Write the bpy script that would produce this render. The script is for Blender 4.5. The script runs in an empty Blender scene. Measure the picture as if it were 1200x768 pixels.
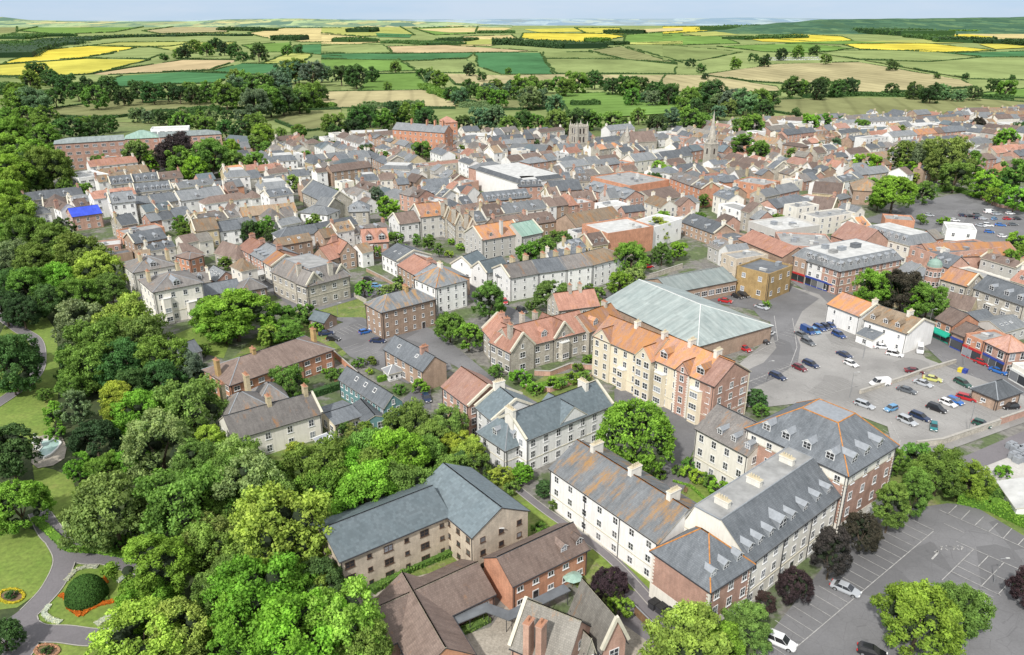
import bpy, bmesh, math, random
from mathutils import Vector, Matrix, noise
sc = bpy.context.scene
COL = sc.collection
R = random.Random(7)
PI = math.pi
# ------------------------------------------------------------------ camera and survey helpers
CF, CH = 900.0, 85.0                    # focal length in photo pixels, flying height in metres
TH = math.atan(360/900.0)
SN, CS = math.sin(TH), math.cos(TH)
def G(px, py, z=0.0):                   # photo pixel -> place on the level z
    u = (px-600)/CF; v = (py-384)/CF
    t = (CH-z)/(SN+v*CS)
    return Vector((u*t, (CS-v*SN)*t, z))
def proj(p):
    d = p[1]*CS+(CH-p[2])*SN
    return 600+CF*p[0]/d, 384+CF*((CH-p[2])*CS-p[1]*SN)/d
def depth(x, y, z=0): return y*CS+(CH-z)*SN
FR = dict(px=(0,0,1), T1=(0,0,3), T2=(400,0,3), T3=(800,0,3), A=(0,200,3.84), B=(250,200,3.84), C=(500,200,3.84),
          D=(750,160,2.56), E=(0,360,3.84), F=(0,560,3.694), Gf=(250,370,3.84), H=(350,540,3.369), I=(540,340,3.2),
          J=(620,460,2.493), K=(900,480,2.667), L=(860,330,3.491), M=(560,640,5.4545), N=(550,330,5.905), O=(20,170,4.8),
          P=(240,150,4.8), Q=(440,150,4.8), Rr=(640,150,4.8), S=(860,150,3.491), U=(1020,300,5.122), W=(1080,440,3.84),
          X=(860,440,5.91), Y=(550,430,5.906))
def fp(fr, p):
    a = FR[fr]; return a[0]+p[0]/a[2], a[1]+p[1]/a[2]
def Gq(fr, p, z=0.0):
    x, y = fp(fr, p); return G(x, y, z)
# ------------------------------------------------------------------ materials
MAT = {}
def srgb(c):
    return tuple((x/12.92 if x <= .04045 else ((x+.055)/1.055)**2.4) for x in [v/255 for v in c])+(1,)
class NT:
    def __init__(s, name):
        m = bpy.data.materials.new(name); m.use_nodes = True; s.m = m; s.t = m.node_tree; s.t.nodes.clear()
        s.out = s.n('ShaderNodeOutputMaterial'); s.b = s.n('ShaderNodeBsdfPrincipled'); s.l(s.b.outputs[0], s.out.inputs[0])
        MAT[name] = m
    def n(s, ty, **kw):
        x = s.t.nodes.new(ty)
        for k, v in kw.items():
            if k in x.inputs.keys(): x.inputs[k].default_value = v
            else: setattr(x, k, v)
        return x
    def l(s, a, b): s.t.links.new(a, b)
    def coord(s, kind='Object', scale=(1,1,1), rnd=True):
        tc = s.n('ShaderNodeTexCoord'); mp = s.n('ShaderNodeMapping'); mp.inputs['Scale'].default_value = scale
        s.l(tc.outputs[kind], mp.inputs['Vector'])
        if rnd:
            oi = s.n('ShaderNodeObjectInfo'); mu = s.n('ShaderNodeMath', operation='MULTIPLY'); mu.inputs[1].default_value = 173.0
            s.l(oi.outputs['Random'], mu.inputs[0]); cb = s.n('ShaderNodeCombineXYZ')
            s.l(mu.outputs[0], cb.inputs[0]); s.l(mu.outputs[0], cb.inputs[1]); s.l(cb.outputs[0], mp.inputs['Location'])
        return mp.outputs[0]
    def noise(s, vec, scale, detail=4, rough=.6):
        x = s.n('ShaderNodeTexNoise', Scale=scale, Detail=detail, Roughness=rough); s.l(vec, x.inputs['Vector']); return x.outputs['Fac']
    def ramp(s, fac, stops):
        r = s.n('ShaderNodeValToRGB'); e = r.color_ramp.elements
        while len(e) < len(stops): e.new(.5)
        for i, (p, c) in enumerate(stops): e[i].position = p; e[i].color = c if len(c) == 4 else tuple(c)+(1,)
        s.l(fac, r.inputs[0]); return r.outputs[0]
    def mix(s, fac, a, b, mode='MIX'):
        x = s.n('ShaderNodeMix', data_type='RGBA', blend_type=mode)
        for sock, v in ((x.inputs[0], fac), (x.inputs[6], a), (x.inputs[7], b)):
            if isinstance(v, (int, float)): sock.default_value = v
            elif isinstance(v, tuple): sock.default_value = v
            else: s.l(v, sock)
        return x.outputs[2]
    def bump(s, h, strength=.3, dist=.05):
        x = s.n('ShaderNodeBump', Strength=strength, Distance=dist); s.l(h, x.inputs['Height']); s.l(x.outputs[0], s.b.inputs['Normal'])
def g3(v): return (v, v, v, 1)
def mul(c, k): return (c[0]*k, c[1]*k, c[2]*k, 1)
def obj_rand(t, lo, hi):
    oi = t.n('ShaderNodeObjectInfo'); mr = t.n('ShaderNodeMapRange'); mr.inputs[3].default_value = lo; mr.inputs[4].default_value = hi
    t.l(oi.outputs['Random'], mr.inputs[0]); return mr.outputs[0]
def m_plain(name, c, rough=.7, metal=0, var=.12, scale=1.5):
    t = NT(name); v = t.coord()
    col = t.ramp(t.noise(v, scale), [(.3, mul(c, 1-var)), (.7, mul(c, 1+var))])
    t.l(col, t.b.inputs['Base Color']); t.b.inputs['Roughness'].default_value = rough; t.b.inputs['Metallic'].default_value = metal
    return t.m
def m_roof(name, c1, c2, course=.30, tilew=.30, lichen=0, lcol=(.42, .18, .035, 1), rough=.75, line=.55, streak=.25, pitch_bump=.5):
    t = NT(name); v = t.coord()
    uv = t.n('ShaderNodeTexCoord').outputs['UV']
    base = t.ramp(t.noise(v, .35, 5), [(.3, c1), (.7, c2)])
    br = t.n('ShaderNodeTexBrick'); br.inputs['Scale'].default_value = 1; br.inputs['Brick Width'].default_value = tilew
    br.inputs['Row Height'].default_value = course; br.inputs['Mortar Size'].default_value = .02; br.inputs['Mortar Smooth'].default_value = .3
    br.inputs['Color1'].default_value = g3(.82); br.inputs['Color2'].default_value = g3(1.15); br.inputs['Mortar'].default_value = g3(line)
    br.inputs['Bias'].default_value = 0
    t.l(uv, br.inputs['Vector'])
    col = t.mix(1.0, base, br.outputs['Color'], 'MULTIPLY')
    # weather streaks running down the slope
    mp = t.n('ShaderNodeMapping'); mp.inputs['Scale'].default_value = (1.3, .18, 1); t.l(uv, mp.inputs['Vector'])
    st = t.noise(mp.outputs[0], 1.0, 6, .7)
    col = t.mix(streak, col, t.ramp(st, [(.35, mul(c1, .55)), (.65, mul(c2, 1.5))]), 'MIX')
    if lichen:
        mp2 = t.n('ShaderNodeMapping'); mp2.inputs['Scale'].default_value = (.22, .07, 1); t.l(uv, mp2.inputs['Vector'])
        oi = t.n('ShaderNodeObjectInfo'); cb = t.n('ShaderNodeCombineXYZ'); mu = t.n('ShaderNodeMath', operation='MULTIPLY'); mu.inputs[1].default_value = 90
        t.l(oi.outputs['Random'], mu.inputs[0]); t.l(mu.outputs[0], cb.inputs[0]); t.l(cb.outputs[0], mp2.inputs['Location'])
        ln = t.noise(mp2.outputs[0], 2.2, 7, .68)
        k = .62-lichen*.3
        f = t.ramp(ln, [(k, g3(0)), (k+.13, g3(1))])
        fine = t.ramp(t.noise(v, 5, 4), [(.3, g3(.35)), (.6, g3(1))])
        f2 = t.mix(1.0, f, fine, 'MULTIPLY')
        col = t.mix(f2, col, lcol)
    vv = t.n('ShaderNodeHueSaturation'); t.l(obj_rand(t, .62, 1.12), vv.inputs['Value']); t.l(col, vv.inputs['Color'])
    t.l(vv.outputs[0], t.b.inputs['Base Color']); t.b.inputs['Roughness'].default_value = rough
    t.bump(br.outputs['Color'], pitch_bump, .04)
    return t.m
def m_wall(name, c, dirt=.35, rough=.85, kind='render', c2=None):
    t = NT(name); v = t.coord()
    if kind == 'render':
        base = t.ramp(t.noise(v, .6, 5), [(.3, mul(c, .93)), (.7, mul(c, 1.04))])
    else:
        uv = t.n('ShaderNodeTexCoord').outputs['UV']
        br = t.n('ShaderNodeTexBrick'); br.inputs['Scale'].default_value = 1
        w, h = (.24, .085) if kind == 'brick' else (.55, .28)
        br.inputs['Brick Width'].default_value = w; br.inputs['Row Height'].default_value = h
        br.inputs['Mortar Size'].default_value = .012 if kind == 'brick' else .02; br.inputs['Mortar Smooth'].default_value = .2
        br.inputs['Color1'].default_value = c; br.inputs['Color2'].default_value = c2 or mul(c, 1.35); br.inputs['Mortar'].default_value = mul(c, 1.5) if kind == 'brick' else mul(c, .75)
        t.l(uv, br.inputs['Vector'])
        pat = t.ramp(t.noise(v, .5, 5), [(.3, g3(.8)), (.7, g3(1.2))])
        base = t.mix(1.0, br.outputs['Color'], pat, 'MULTIPLY')
        t.bump(br.outputs['Fac'], .3, .02)
    # rain streaks
    tc = t.n('ShaderNodeTexCoord'); mp = t.n('ShaderNodeMapping'); mp.inputs['Scale'].default_value = (2.2, 2.2, .22); t.l(tc.outputs['Object'], mp.inputs['Vector'])
    st = t.ramp(t.noise(mp.outputs[0], 1.0, 6, .7), [(.42, g3(0)), (.75, g3(dirt))])
    col = t.mix(st, base, mul(c, .45))
    vv = t.n('ShaderNodeHueSaturation'); t.l(obj_rand(t, .84, 1.06), vv.inputs['Value']); t.l(col, vv.inputs['Color'])
    t.l(vv.outputs[0], t.b.inputs['Base Color']); t.b.inputs['Roughness'].default_value = rough
    return t.m
def m_ground(name, stops, scale=.08, fine=2.0, rough=.95, fineamt=.35, bump=.0, coordk='Object'):
    t = NT(name); v = t.coord(coordk, rnd=False)
    base = t.ramp(t.noise(v, scale, 8, .65), stops)
    f = t.ramp(t.noise(v, fine, 5, .7), [(.3, g3(1-fineamt)), (.7, g3(1+fineamt))])
    col = t.mix(1.0, base, f, 'MULTIPLY')
    t.l(col, t.b.inputs['Base Color']); t.b.inputs['Roughness'].default_value = rough
    if bump: t.bump(t.noise(v, fine*2, 3), bump, .1)
    return t.m
def m_tar(name, c, k=1.5):
    if name in MAT: bpy.data.materials.remove(MAT[name])
    t = NT(name); v = t.coord('Object', rnd=False)
    col = t.ramp(t.noise(v, .05, 6, .6), [(.35, mul(c, 1-.16*k)), (.5, mul(c, 1)), (.68, mul(c, 1+.16*k))])
    pt = t.n('ShaderNodeTexVoronoi', Scale=.11); pt.inputs['Randomness'].default_value = .9; t.l(v, pt.inputs['Vector']); sp = t.n('ShaderNodeSeparateColor'); t.l(pt.outputs['Color'], sp.inputs[0])
    col = t.mix(t.ramp(sp.outputs[0], [(.80, g3(0)), (.82, g3(.5*k))]), col, mul(c, .78))            # repair patches
    cr = t.n('ShaderNodeTexVoronoi', Scale=.35, feature='DISTANCE_TO_EDGE'); t.l(v, cr.inputs['Vector'])
    col = t.mix(t.ramp(cr.outputs['Distance'], [(.0, g3(.35*k)), (.012, g3(0))]), col, mul(c, .55))   # cracks
    st = t.ramp(t.noise(v, .55, 3, .5), [(.66, g3(0)), (.74, g3(.45*k))]); col = t.mix(st, col, mul(c, .62))   # oil
    f = t.ramp(t.noise(v, 3.5, 4, .7), [(.3, g3(.9)), (.7, g3(1.1))]); col = t.mix(1.0, col, f, 'MULTIPLY')
    t.l(col, t.b.inputs['Base Color']); t.b.inputs['Roughness'].default_value = .9; return t.m
def m_leaf(name, warm=.0):
    t = NT(name)
    oi = t.n('ShaderNodeObjectInfo'); at = t.n('ShaderNodeAttribute', attribute_name='shade')
    v = t.coord()
    f = t.ramp(t.noise(v, 3.5, 2), [(.35, g3(.72)), (.65, g3(1.3))])
    col = t.mix(1.0, oi.outputs['Color'], f, 'MULTIPLY')
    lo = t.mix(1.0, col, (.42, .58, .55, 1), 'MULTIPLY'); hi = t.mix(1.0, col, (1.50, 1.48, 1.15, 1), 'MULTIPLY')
    col = t.mix(at.outputs['Fac'], lo, hi)  # shade attribute blends dark and light leaf tints: shading put into the colour
    t.l(col, t.b.inputs['Base Color']); t.b.inputs['Roughness'].default_value = .75
    t.b.inputs['Specular IOR Level'].default_value = .2
    tr = t.n('ShaderNodeBsdfTranslucent'); tc = t.mix(1.0, col, (1.4, 1.5, .6, 1), 'MULTIPLY'); t.l(tc, tr.inputs[0])
    mx = t.n('ShaderNodeMixShader'); mx.inputs[0].default_value = .22; t.l(t.b.outputs[0], mx.inputs[1]); t.l(tr.outputs[0], mx.inputs[2])
    t.l(mx.outputs[0], t.out.inputs[0]); return t.m
def m_glass(name, c=.03, hi=.12):
    t = NT(name); v = t.coord('Object')
    oi = t.n('ShaderNodeObjectInfo')
    col = t.ramp(oi.outputs['Random'], [(.0, g3(c)), (.6, (c*1.3, c*1.5, c*1.8, 1)), (.85, g3(hi)), (1, (.3, .32, .35, 1))])
    t.l(col, t.b.inputs['Base Color']); t.b.inputs['Roughness'].default_value = .12; t.b.inputs['Specular IOR Level'].default_value = .8
    return t.m
def m_paint(name):
    t = NT(name); oi = t.n('ShaderNodeObjectInfo'); t.l(oi.outputs['Color'], t.b.inputs['Base Color'])
    t.b.inputs['Roughness'].default_value = .3; t.b.inputs['Coat Weight'].default_value = .6; t.b.inputs['Coat Roughness'].default_value = .08
    return t.m
# walls
m_wall('w_cream', (.84, .80, .71, 1)); m_wall('w_white', (.90, .89, .86, 1)); m_wall('w_grey', (.58, .56, .52, 1)); m_wall('w_teal', (.17, .33, .34, 1))
m_wall('w_sand', (.56, .46, .28, 1), kind='stone', c2=(.66, .57, .38, 1)); m_wall('w_yellow', (.80, .71, .54, 1))
m_wall('w_brick', (.42, .25, .19, 1), kind='brick', c2=(.52, .34, .27, 1)); m_wall('w_orange', (.48, .23, .14, 1), kind='brick', c2=(.58, .31, .20, 1))
m_wall('w_brown', (.34, .235, .17, 1), kind='brick', c2=(.45, .34, .26, 1)); m_wall('w_beige', (.52, .44, .34, 1), kind='brick', c2=(.64, .56, .45, 1))
m_wall('w_stone', (.46, .42, .35, 1), kind='stone', c2=(.60, .56, .48, 1)); m_wall('w_ochre', (.36, .24, .10, 1), kind='brick', c2=(.46, .33, .16, 1))
# roofs
m_roof('r_slate', (.105, .118, .13, 1), (.185, .20, .215, 1)); m_roof('r_slatelight', (.17, .185, .195, 1), (.26, .27, .275, 1))
m_roof('r_slatelichen', (.17, .185, .195, 1), (.27, .28, .285, 1), lichen=.42, lcol=(.50,.27,.08,1), streak=.35); m_roof('r_slatewarm', (.165, .15, .14, 1), (.26, .24, .22, 1), lichen=.18)
m_roof('r_clay', (.34, .165, .115, 1), (.48, .26, .19, 1), lichen=.2); m_roof('r_claylichen', (.38, .20, .145, 1), (.50, .30, .22, 1), lichen=.62, lcol=(.58, .26, .075, 1))
m_roof('r_pink', (.42, .22, .165, 1), (.54, .33, .26, 1), lichen=.2)
m_roof('r_brown', (.15, .105, .085, 1), (.235, .175, .145, 1), course=.35, lichen=.05); m_roof('r_tan', (.24, .18, .12, 1), (.34, .26, .18, 1), lichen=.35)
m_roof('r_stone', (.19, .175, .15, 1), (.29, .27, .235, 1), lichen=.1)
m_roof('r_metal', (.22, .265, .255, 1), (.33, .37, .35, 1), course=9, tilew=.8, line=.75, rough=.45, streak=.18, pitch_bump=.15)
m_roof('r_bluegrey', (.125, .16, .175, 1), (.155, .19, .205, 1), course=.5, tilew=.5, line=.9, rough=.6, streak=.08, pitch_bump=.1)
m_roof('r_copper', (.30, .48, .39, 1), (.42, .58, .49, 1), course=9, tilew=.6, line=.7, streak=.12)
m_roof('r_tarp', (.03, .07, .52, 1), (.05, .10, .68, 1), course=2.2, tilew=1.6, line=.8, streak=.1)
m_plain('flat_grey', (.30, .30, .29, 1), .9, 0, .25, .4); m_plain('flat_pale', (.50, .50, .48, 1), .85, 0, .2, .4); m_plain('flat_dark', (.13, .14, .15, 1), .9, 0, .25, .4)
m_plain('lead', (.30, .32, .34, 1), .5, .2, .15); m_plain('trim_white', (.72, .72, .69, 1), .6, 0, .06); m_plain('trim_cream', (.6, .56, .45, 1), .7, 0, .1)
m_plain('trim_dark', (.045, .045, .05, 1), .6); m_plain('pot', (.40, .20, .12, 1), .8); m_plain('potcream', (.55, .48, .34, 1), .8)
m_plain('ridge_orange', (.48, .20, .05, 1), .85, 0, .35, 2); m_plain('frame_white', (.75, .75, .74, 1), .5, 0, .03); m_plain('frame_brown', (.10, .06, .04, 1), .6)
m_plain('door_dark', (.06, .05, .05, 1), .5); m_plain('door_blue', (.03, .1, .42, 1), .5); m_plain('bark', (.10, .075, .05, 1), .95, 0, .4, 6)
m_plain('awning_green', (.01, .33, .22, 1), .7); m_plain('rubber', (.02, .02, .02, 1), .8); m_plain('steel', (.42, .43, .44, 1), .4, .6, .1)
m_plain('signblue', (.03, .06, .30, 1), .6); m_plain('signred', (.45, .03, .03, 1), .6); m_plain('wood', (.22, .13, .07, 1), .8, 0, .3)
m_plain('lamp_red', (.5, .02, .02, 1), .3); m_plain('lamp_clear', (.8, .8, .78, 1), .15)
m_glass('glass'); m_glass('glasssky', .08, .3); m_glass('glass_car', .02, .05)
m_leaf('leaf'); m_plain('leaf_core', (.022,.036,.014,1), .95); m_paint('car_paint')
# ------------------------------------------------------------------ mesh builder
class MB:
    def __init__(s): s.v = []; s.f = []; s.m = []
    def face(s, pts, mi=0):
        i = len(s.v); s.v += [tuple(p) for p in pts]; s.f.append(tuple(range(i, i+len(pts)))); s.m.append(mi)
    def box(s, x0, y0, z0, x1, y1, z1, mi=0, bottom=True):
        a = [(x0,y0,z0),(x1,y0,z0),(x1,y1,z0),(x0,y1,z0)]; b = [(x0,y0,z1),(x1,y0,z1),(x1,y1,z1),(x0,y1,z1)]
        s.face(b, mi)
        if bottom: s.face(a[::-1], mi)
        for i in range(4):
            j = (i+1) % 4; s.face([a[i], a[j], b[j], b[i]], mi)
    def prism(s, poly, z0, z1, mi=0, cap=True):
        n = len(poly)
        for i in range(n):
            j = (i+1) % n; s.face([(poly[i][0],poly[i][1],z0),(poly[j][0],poly[j][1],z0),(poly[j][0],poly[j][1],z1),(poly[i][0],poly[i][1],z1)], mi)
        if cap: s.face([(p[0],p[1],z1) for p in poly], mi)
    def tube(s, cx, cy, z0, z1, r0, r1, n=8, mi=0, cap=True):
        a = [(cx+r0*math.cos(2*PI*i/n), cy+r0*math.sin(2*PI*i/n), z0) for i in range(n)]
        b = [(cx+r1*math.cos(2*PI*i/n), cy+r1*math.sin(2*PI*i/n), z1) for i in range(n)]
        for i in range(n):
            j = (i+1) % n; s.face([a[i], a[j], b[j], b[i]], mi)
        if cap: s.face(b, mi)
    def limb(s, p, q, r0, r1, n=6, mi=0):
        p = Vector(p); q = Vector(q); d = (q-p).normalized()
        a = d.orthogonal().normalized(); b = d.cross(a)
        A = [p+(a*math.cos(2*PI*i/n)+b*math.sin(2*PI*i/n))*r0 for i in range(n)]
        B = [q+(a*math.cos(2*PI*i/n)+b*math.sin(2*PI*i/n))*r1 for i in range(n)]
        for i in range(n):
            j = (i+1) % n; s.face([A[i], A[j], B[j], B[i]], mi)
        s.face(B, mi)
    def lathe(s, prof, n=16, cx=0, cy=0, mi=0):
        for (r0, z0), (r1, z1) in zip(prof, prof[1:]): s.tube(cx, cy, z0, z1, r0, r1, n, mi, False)
    def mesh(s, name, mats, smooth=False, uv=True, shade=None):
        me = bpy.data.meshes.new(name); me.from_pydata(s.v, [], s.f)
        for m in mats: me.materials.append(MAT[m])
        me.polygons.foreach_set('material_index', s.m)
        if smooth: me.polygons.foreach_set('use_smooth', [True]*len(s.f))
        if uv:
            L = me.uv_layers.new(name='UVMap'); buf = []
            for f in s.f:
                p = [Vector(s.v[i]) for i in f]
                n = Vector((0,0,0))
                for i in range(1, len(p)-1): n += (p[i]-p[0]).cross(p[i+1]-p[0])
                if n.length < 1e-9: n = Vector((0,0,1))
                n.normalize(); u = Vector((0,0,1)).cross(n)
                if u.length < .02: u = Vector((1,0,0))
                u.normalize(); w = n.cross(u)
                for q in p: buf += [q.dot(u), q.dot(w)]
            L.data.foreach_set('uv', buf)
        if shade is not None:
            at = me.attributes.new('shade', 'FLOAT', 'FACE'); at.data.foreach_set('value', shade)
        me.update(); return me
WM = {}
def link(name, data, parent=None, M=None):
    """M is the world matrix; children are placed relative to their parent."""
    o = bpy.data.objects.new(name, data); COL.objects.link(o)
    M = M if M is not None else Matrix.Identity(4)
    if parent is not None: o.parent = parent; o.matrix_basis = WM[parent].inverted() @ M
    else: o.matrix_basis = M
    WM[o] = M.copy(); return o
USED = {}
def tag(o, label=None, cat=None, group=None, kind=None):
    if label: o['label'] = label
    if cat: o['category'] = cat
    if group: o['group'] = group
    if kind: o['kind'] = kind
    return o
def struct(name, pts, z, mat, kind='structure'):
    mb = MB(); mb.face([(p[0], p[1], z) for p in pts]); o = link(name, mb.mesh(name, [mat])); tag(o, kind=kind); return o
# ------------------------------------------------------------------ windows, doors
WC = {}
def win_mesh(w, h, style, whole):
    w = round(w*5)/5; h = round(h*5)/5; k = (w, h, style, whole)
    if k in WC: return WC[k]
    fm = 'frame_white' if style == 'w' else 'frame_brown'
    def frame(mb, mi):
        b = .11 if style == 'w' else .09; y0, y1 = -.07, .0; x = w/2
        mb.box(-x, y0, 0, x, y1, b, mi); mb.box(-x, y0, h-b, x, y1, h, mi); mb.box(-x, y0, b, -x+b, y1, h-b, mi); mb.box(x-b, y0, b, x, y1, h-b, mi)
        n = max(1, round(w/.75)); 
        for i in range(1, n): c = -x+w*i/n; mb.box(c-.045, y0+.01, b, c+.045, y1, h-b, mi)
        if h > 1: mb.box(-x+b, y0+.015, h*.5-.03, x-b, y1-.01, h*.5+.03, mi)
        mb.box(-x-.1, -.14, -.09, x+.1, 0, -.005, mi)
    def pane(mb, mi): mb.box(-w/2+.05, -.035, .04, w/2-.05, -.004, h-.04, mi)
    if whole:
        mb = MB(); frame(mb, 0); pane(mb, 1); WC[k] = mb.mesh('window', [fm, 'glass'], uv=False)
    else:
        a = MB(); frame(a, 0); b = MB(); pane(b, 0)
        WC[k] = (a.mesh('window', [fm], uv=False), b.mesh('pane', ['glass'], uv=False))
    return WC[k]
def put_window(root, M, w, h, style='w', near=True, name='window'):
    if near:
        a, b = win_mesh(w, h, style, False); o = link(name, a, root, M); link('pane', b, o, M)
    else: o = link(name, win_mesh(w, h, style, True), root, M)
    return o
DM = {}
def put_door(root, M, mat='door_dark', w=1.0, h=2.1):
    if (mat, w) not in DM:
        mb = MB(); mb.box(-w/2-.12, -.06, 0, w/2+.12, 0, h+.15, 0); mb.box(-w/2, -.09, 0, w/2, -.06, h, 1); mb.box(-w/2+.15, -.1, h-.6, w/2-.15, -.09, h-.15, 2)
        DM[(mat, w)] = mb.mesh('door', ['frame_white', mat, 'glass'])
    return link('door', DM[(mat, w)], root, M)
# ------------------------------------------------------------------ buildings
CAM = Vector((0, 0, CH))
def T(x, y, z=0): return Matrix.Translation((x, y, z))
def RZ(a): return Matrix.Rotation(a, 4, 'Z')
def side_frames(M, L, D):
    return dict(front=(M, L), right=(M@T(L,0)@RZ(PI/2), D), back=(M@T(L,D)@RZ(PI), L), left=(M@T(0,D)@RZ(-PI/2), D))
def seen(S, ln):
    n = (S.to_3x3() @ Vector((0,-1,0))); c = S @ Vector((ln/2, 0, 3)); return n.dot((CAM-c).normalized()) > -.05
def rect_ins(rt, L, D, ins):
    if ins: return ins
    return {'x': (0,0,D/2,D/2), 'y': (L/2,L/2,0,0), 'h': ((D/2,D/2,D/2,D/2) if L >= D else (L/2,L/2,L/2,L/2)), 'hr': (0,D/2,D/2,D/2), 'hl': (D/2,0,D/2,D/2),
            'm': (2.2,2.2,2.2,2.2), 'lean': (0,0,D,0), 'hy': (L/2,L/2,L/2,0)}[rt]
def wing(root, M, L, D, ze, rise, rt, wall, roof, far=0, ins=None, win=None, sides=None, chim=(), dorm=(), ridge=None, cope=(), base=None, quoin=None,
         gut=True, door=None, attic=True, noseen=(), string=None, pots=3, chmat='w_cream', skylight=(), clutter=0, winstyle='w', zoff=-.3, trim=None, band=None, chh=1.5, ov=.35, bays=(), shop=None, top=None):
    mb = MB()
    if rt == 'f':
        mb.prism([(0,0),(L,0),(L,D),(0,D)], zoff, ze, 0, False); t = .3
        o_ = [(0,0),(L,0),(L,D),(0,D)]; i_ = [(t,t),(L-t,t),(L-t,D-t),(t,D-t)]
        for a in range(4):
            b = (a+1) % 4
            mb.face([(*o_[a],ze),(*o_[b],ze),(*i_[b],ze),(*i_[a],ze)], 0); mb.face([(*i_[b],ze-.6),(*i_[a],ze-.6),(*i_[a],ze),(*i_[b],ze)], 0)
        w = link('wall', mb.mesh('wall', [wall]), root, M)
        mb = MB(); mb.box(t+.01, t+.01, ze-.9, L-t-.01, D-t-.01, ze-.55, 0)
        rf = link('roof', mb.mesh('roof', [roof]), root, M)
        if not far:
            mb = MB()
            for a in range(4):
                b = (a+1) % 4
                p, q = o_[a], o_[b]; dx, dy = q[0]-p[0], q[1]-p[1]; x0, x1 = sorted((p[0], q[0])); y0, y1 = sorted((p[1], q[1]))
                mb.box(x0-.06+(.0 if dx else 0), y0-.06, ze+.004*a, x1+.06 if dx else x0+.36 if x0 == 0 else x1+.06, y1+.06 if dy else (y0+.36 if y0 == 0 else y1+.06), ze+.1+.004*a, 0) if False else None
        r_ = random.Random(int(L*100+D*10))
        for i in range(clutter):
            cw, cd, chg = r_.uniform(.8, 2.6), r_.uniform(.8, 2.2), r_.uniform(.5, 1.3)
            x = r_.uniform(1, max(1.1, L-3.6)); y = r_.uniform(1, max(1.1, D-3.2))
            mb = MB(); mb.box(0,0,0,cw,cd,chg,0); mb.box(-.08,-.08,chg,cw+.08,cd+.08,chg+.08,0)
            link(r_.choice(['roof_vent','skylight','plant_box']), mb.mesh('vent', [r_.choice(['flat_pale','steel','lead'])]), rf, M@T(x,y,ze-.55))
        l = r = f = b = 0
    else:
        l, r, f, b = rect_ins(rt, L, D, ins)
        tx0, tx1, ty0, ty1 = l, L-r, f, D-b
        mb.prism([(0,0),(L,0),(L,D),(0,D)], zoff, ze, 0, False); zt = ze+rise
        def gab(a, b_, c, d): 
            pts = [a, b_, c] + ([d] if (Vector(c)-Vector(d)).length > .05 else []); mb.face(pts, 0)
        if l == 0: gab((0,D,ze),(0,0,ze),(0,ty0,zt),(0,ty1,zt))
        if r == 0: gab((L,0,ze),(L,D,ze),(L,ty1,zt),(L,ty0,zt))
        if f == 0: gab((0,0,ze),(L,0,ze),(tx1,0,zt),(tx0,0,zt))
        if b == 0: gab((L,D,ze),(0,D,ze),(tx0,D,zt),(tx1,D,zt))
        w = link('wall', mb.mesh('wall', [wall]), root, M)
        vg = .18; lift = .2; th = .17
        sl = rise/max(f or b or l or r, .1); dz = ov*sl
        ez = ze+lift-dz; tz = ze+rise+lift
        ex0 = -ov if l else -vg; ex1 = L+(ov if r else vg); ey0 = -ov if f else -vg; ey1 = D+(ov if b else vg)
        E_ = [(ex0,ey0,ez),(ex1,ey0,ez),(ex1,ey1,ez),(ex0,ey1,ez)]
        qx0 = tx0 if l else -vg; qx1 = tx1 if r else L+vg; qy0 = ty0 if f else -vg; qy1 = ty1 if b else D+vg
        T_ = [(qx0,qy0,tz),(qx1,qy0,tz),(qx1,qy1,tz),(qx0,qy1,tz)]
        mb = MB()
        def slope(i, j, on):
            if not on: return
            pts = [E_[i], E_[j], T_[j], T_[i]]
            if (Vector(T_[i])-Vector(T_[j])).length < .05: pts = pts[:3]
            mb.face(pts, 0); low = [(p[0],p[1],p[2]-th) for p in pts]; mb.face(low[::-1], 1)
            n = len(pts)
            for a in range(n):
                c = (a+1) % n; mb.face([low[a], low[c], pts[c], pts[a]], 1)
        slope(0,1,f); slope(1,2,r); slope(2,3,b); slope(3,0,l)
        if tx1-tx0 > .2 and ty1-ty0 > .2: mb.face([(p[0],p[1],p[2]+.003) for p in T_], 2)
        tm = trim or ('trim_dark' if wall in ('w_beige','w_brick','w_brown','w_orange') else 'trim_cream')
        rf = link('roof', mb.mesh('roof', [roof, tm, top or ('flat_pale' if rt == 'm' else 'flat_grey')]), root, M)
        if ridge or not far:
            mb = MB(); 
            for i, j, on in ((0,1,1),(1,2,1),(2,3,1),(3,0,1)):
                if (Vector(T_[i])-Vector(T_[j])).length > .3 and abs(T_[i][0]-T_[j][0])+abs(T_[i][1]-T_[j][1]) > .3:
                    mb.limb(T_[i], T_[j], .13, .13, 4)
            for i, (s1, s2) in enumerate(((l,f),(r,f),(r,b),(l,b))):
                if s1 and s2: mb.limb(E_[i], T_[i], .13, .13, 4)
            if mb.v: link('ridge_tiles', mb.mesh('ridge_tiles', [ridge or {'r_clay':'pot','r_claylichen':'ridge_orange','r_pink':'pot'}.get(roof, 'lead')]), rf, M)
        if not far and gut:
            mb = MB()
            if f: mb.box(ex0, ey0-.12, ez-.16, ex1, ey0-.004, ez-.03)
            if r: mb.box(ex1+.004, ey0, ez-.16, ex1+.12, ey1, ez-.03)
            if l: mb.box(ex0-.12, ey0, ez-.16, ex0-.004, ey1, ez-.03)
            if mb.v: link('gutter', mb.mesh('gutter', ['trim_dark']), rf, M)
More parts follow.
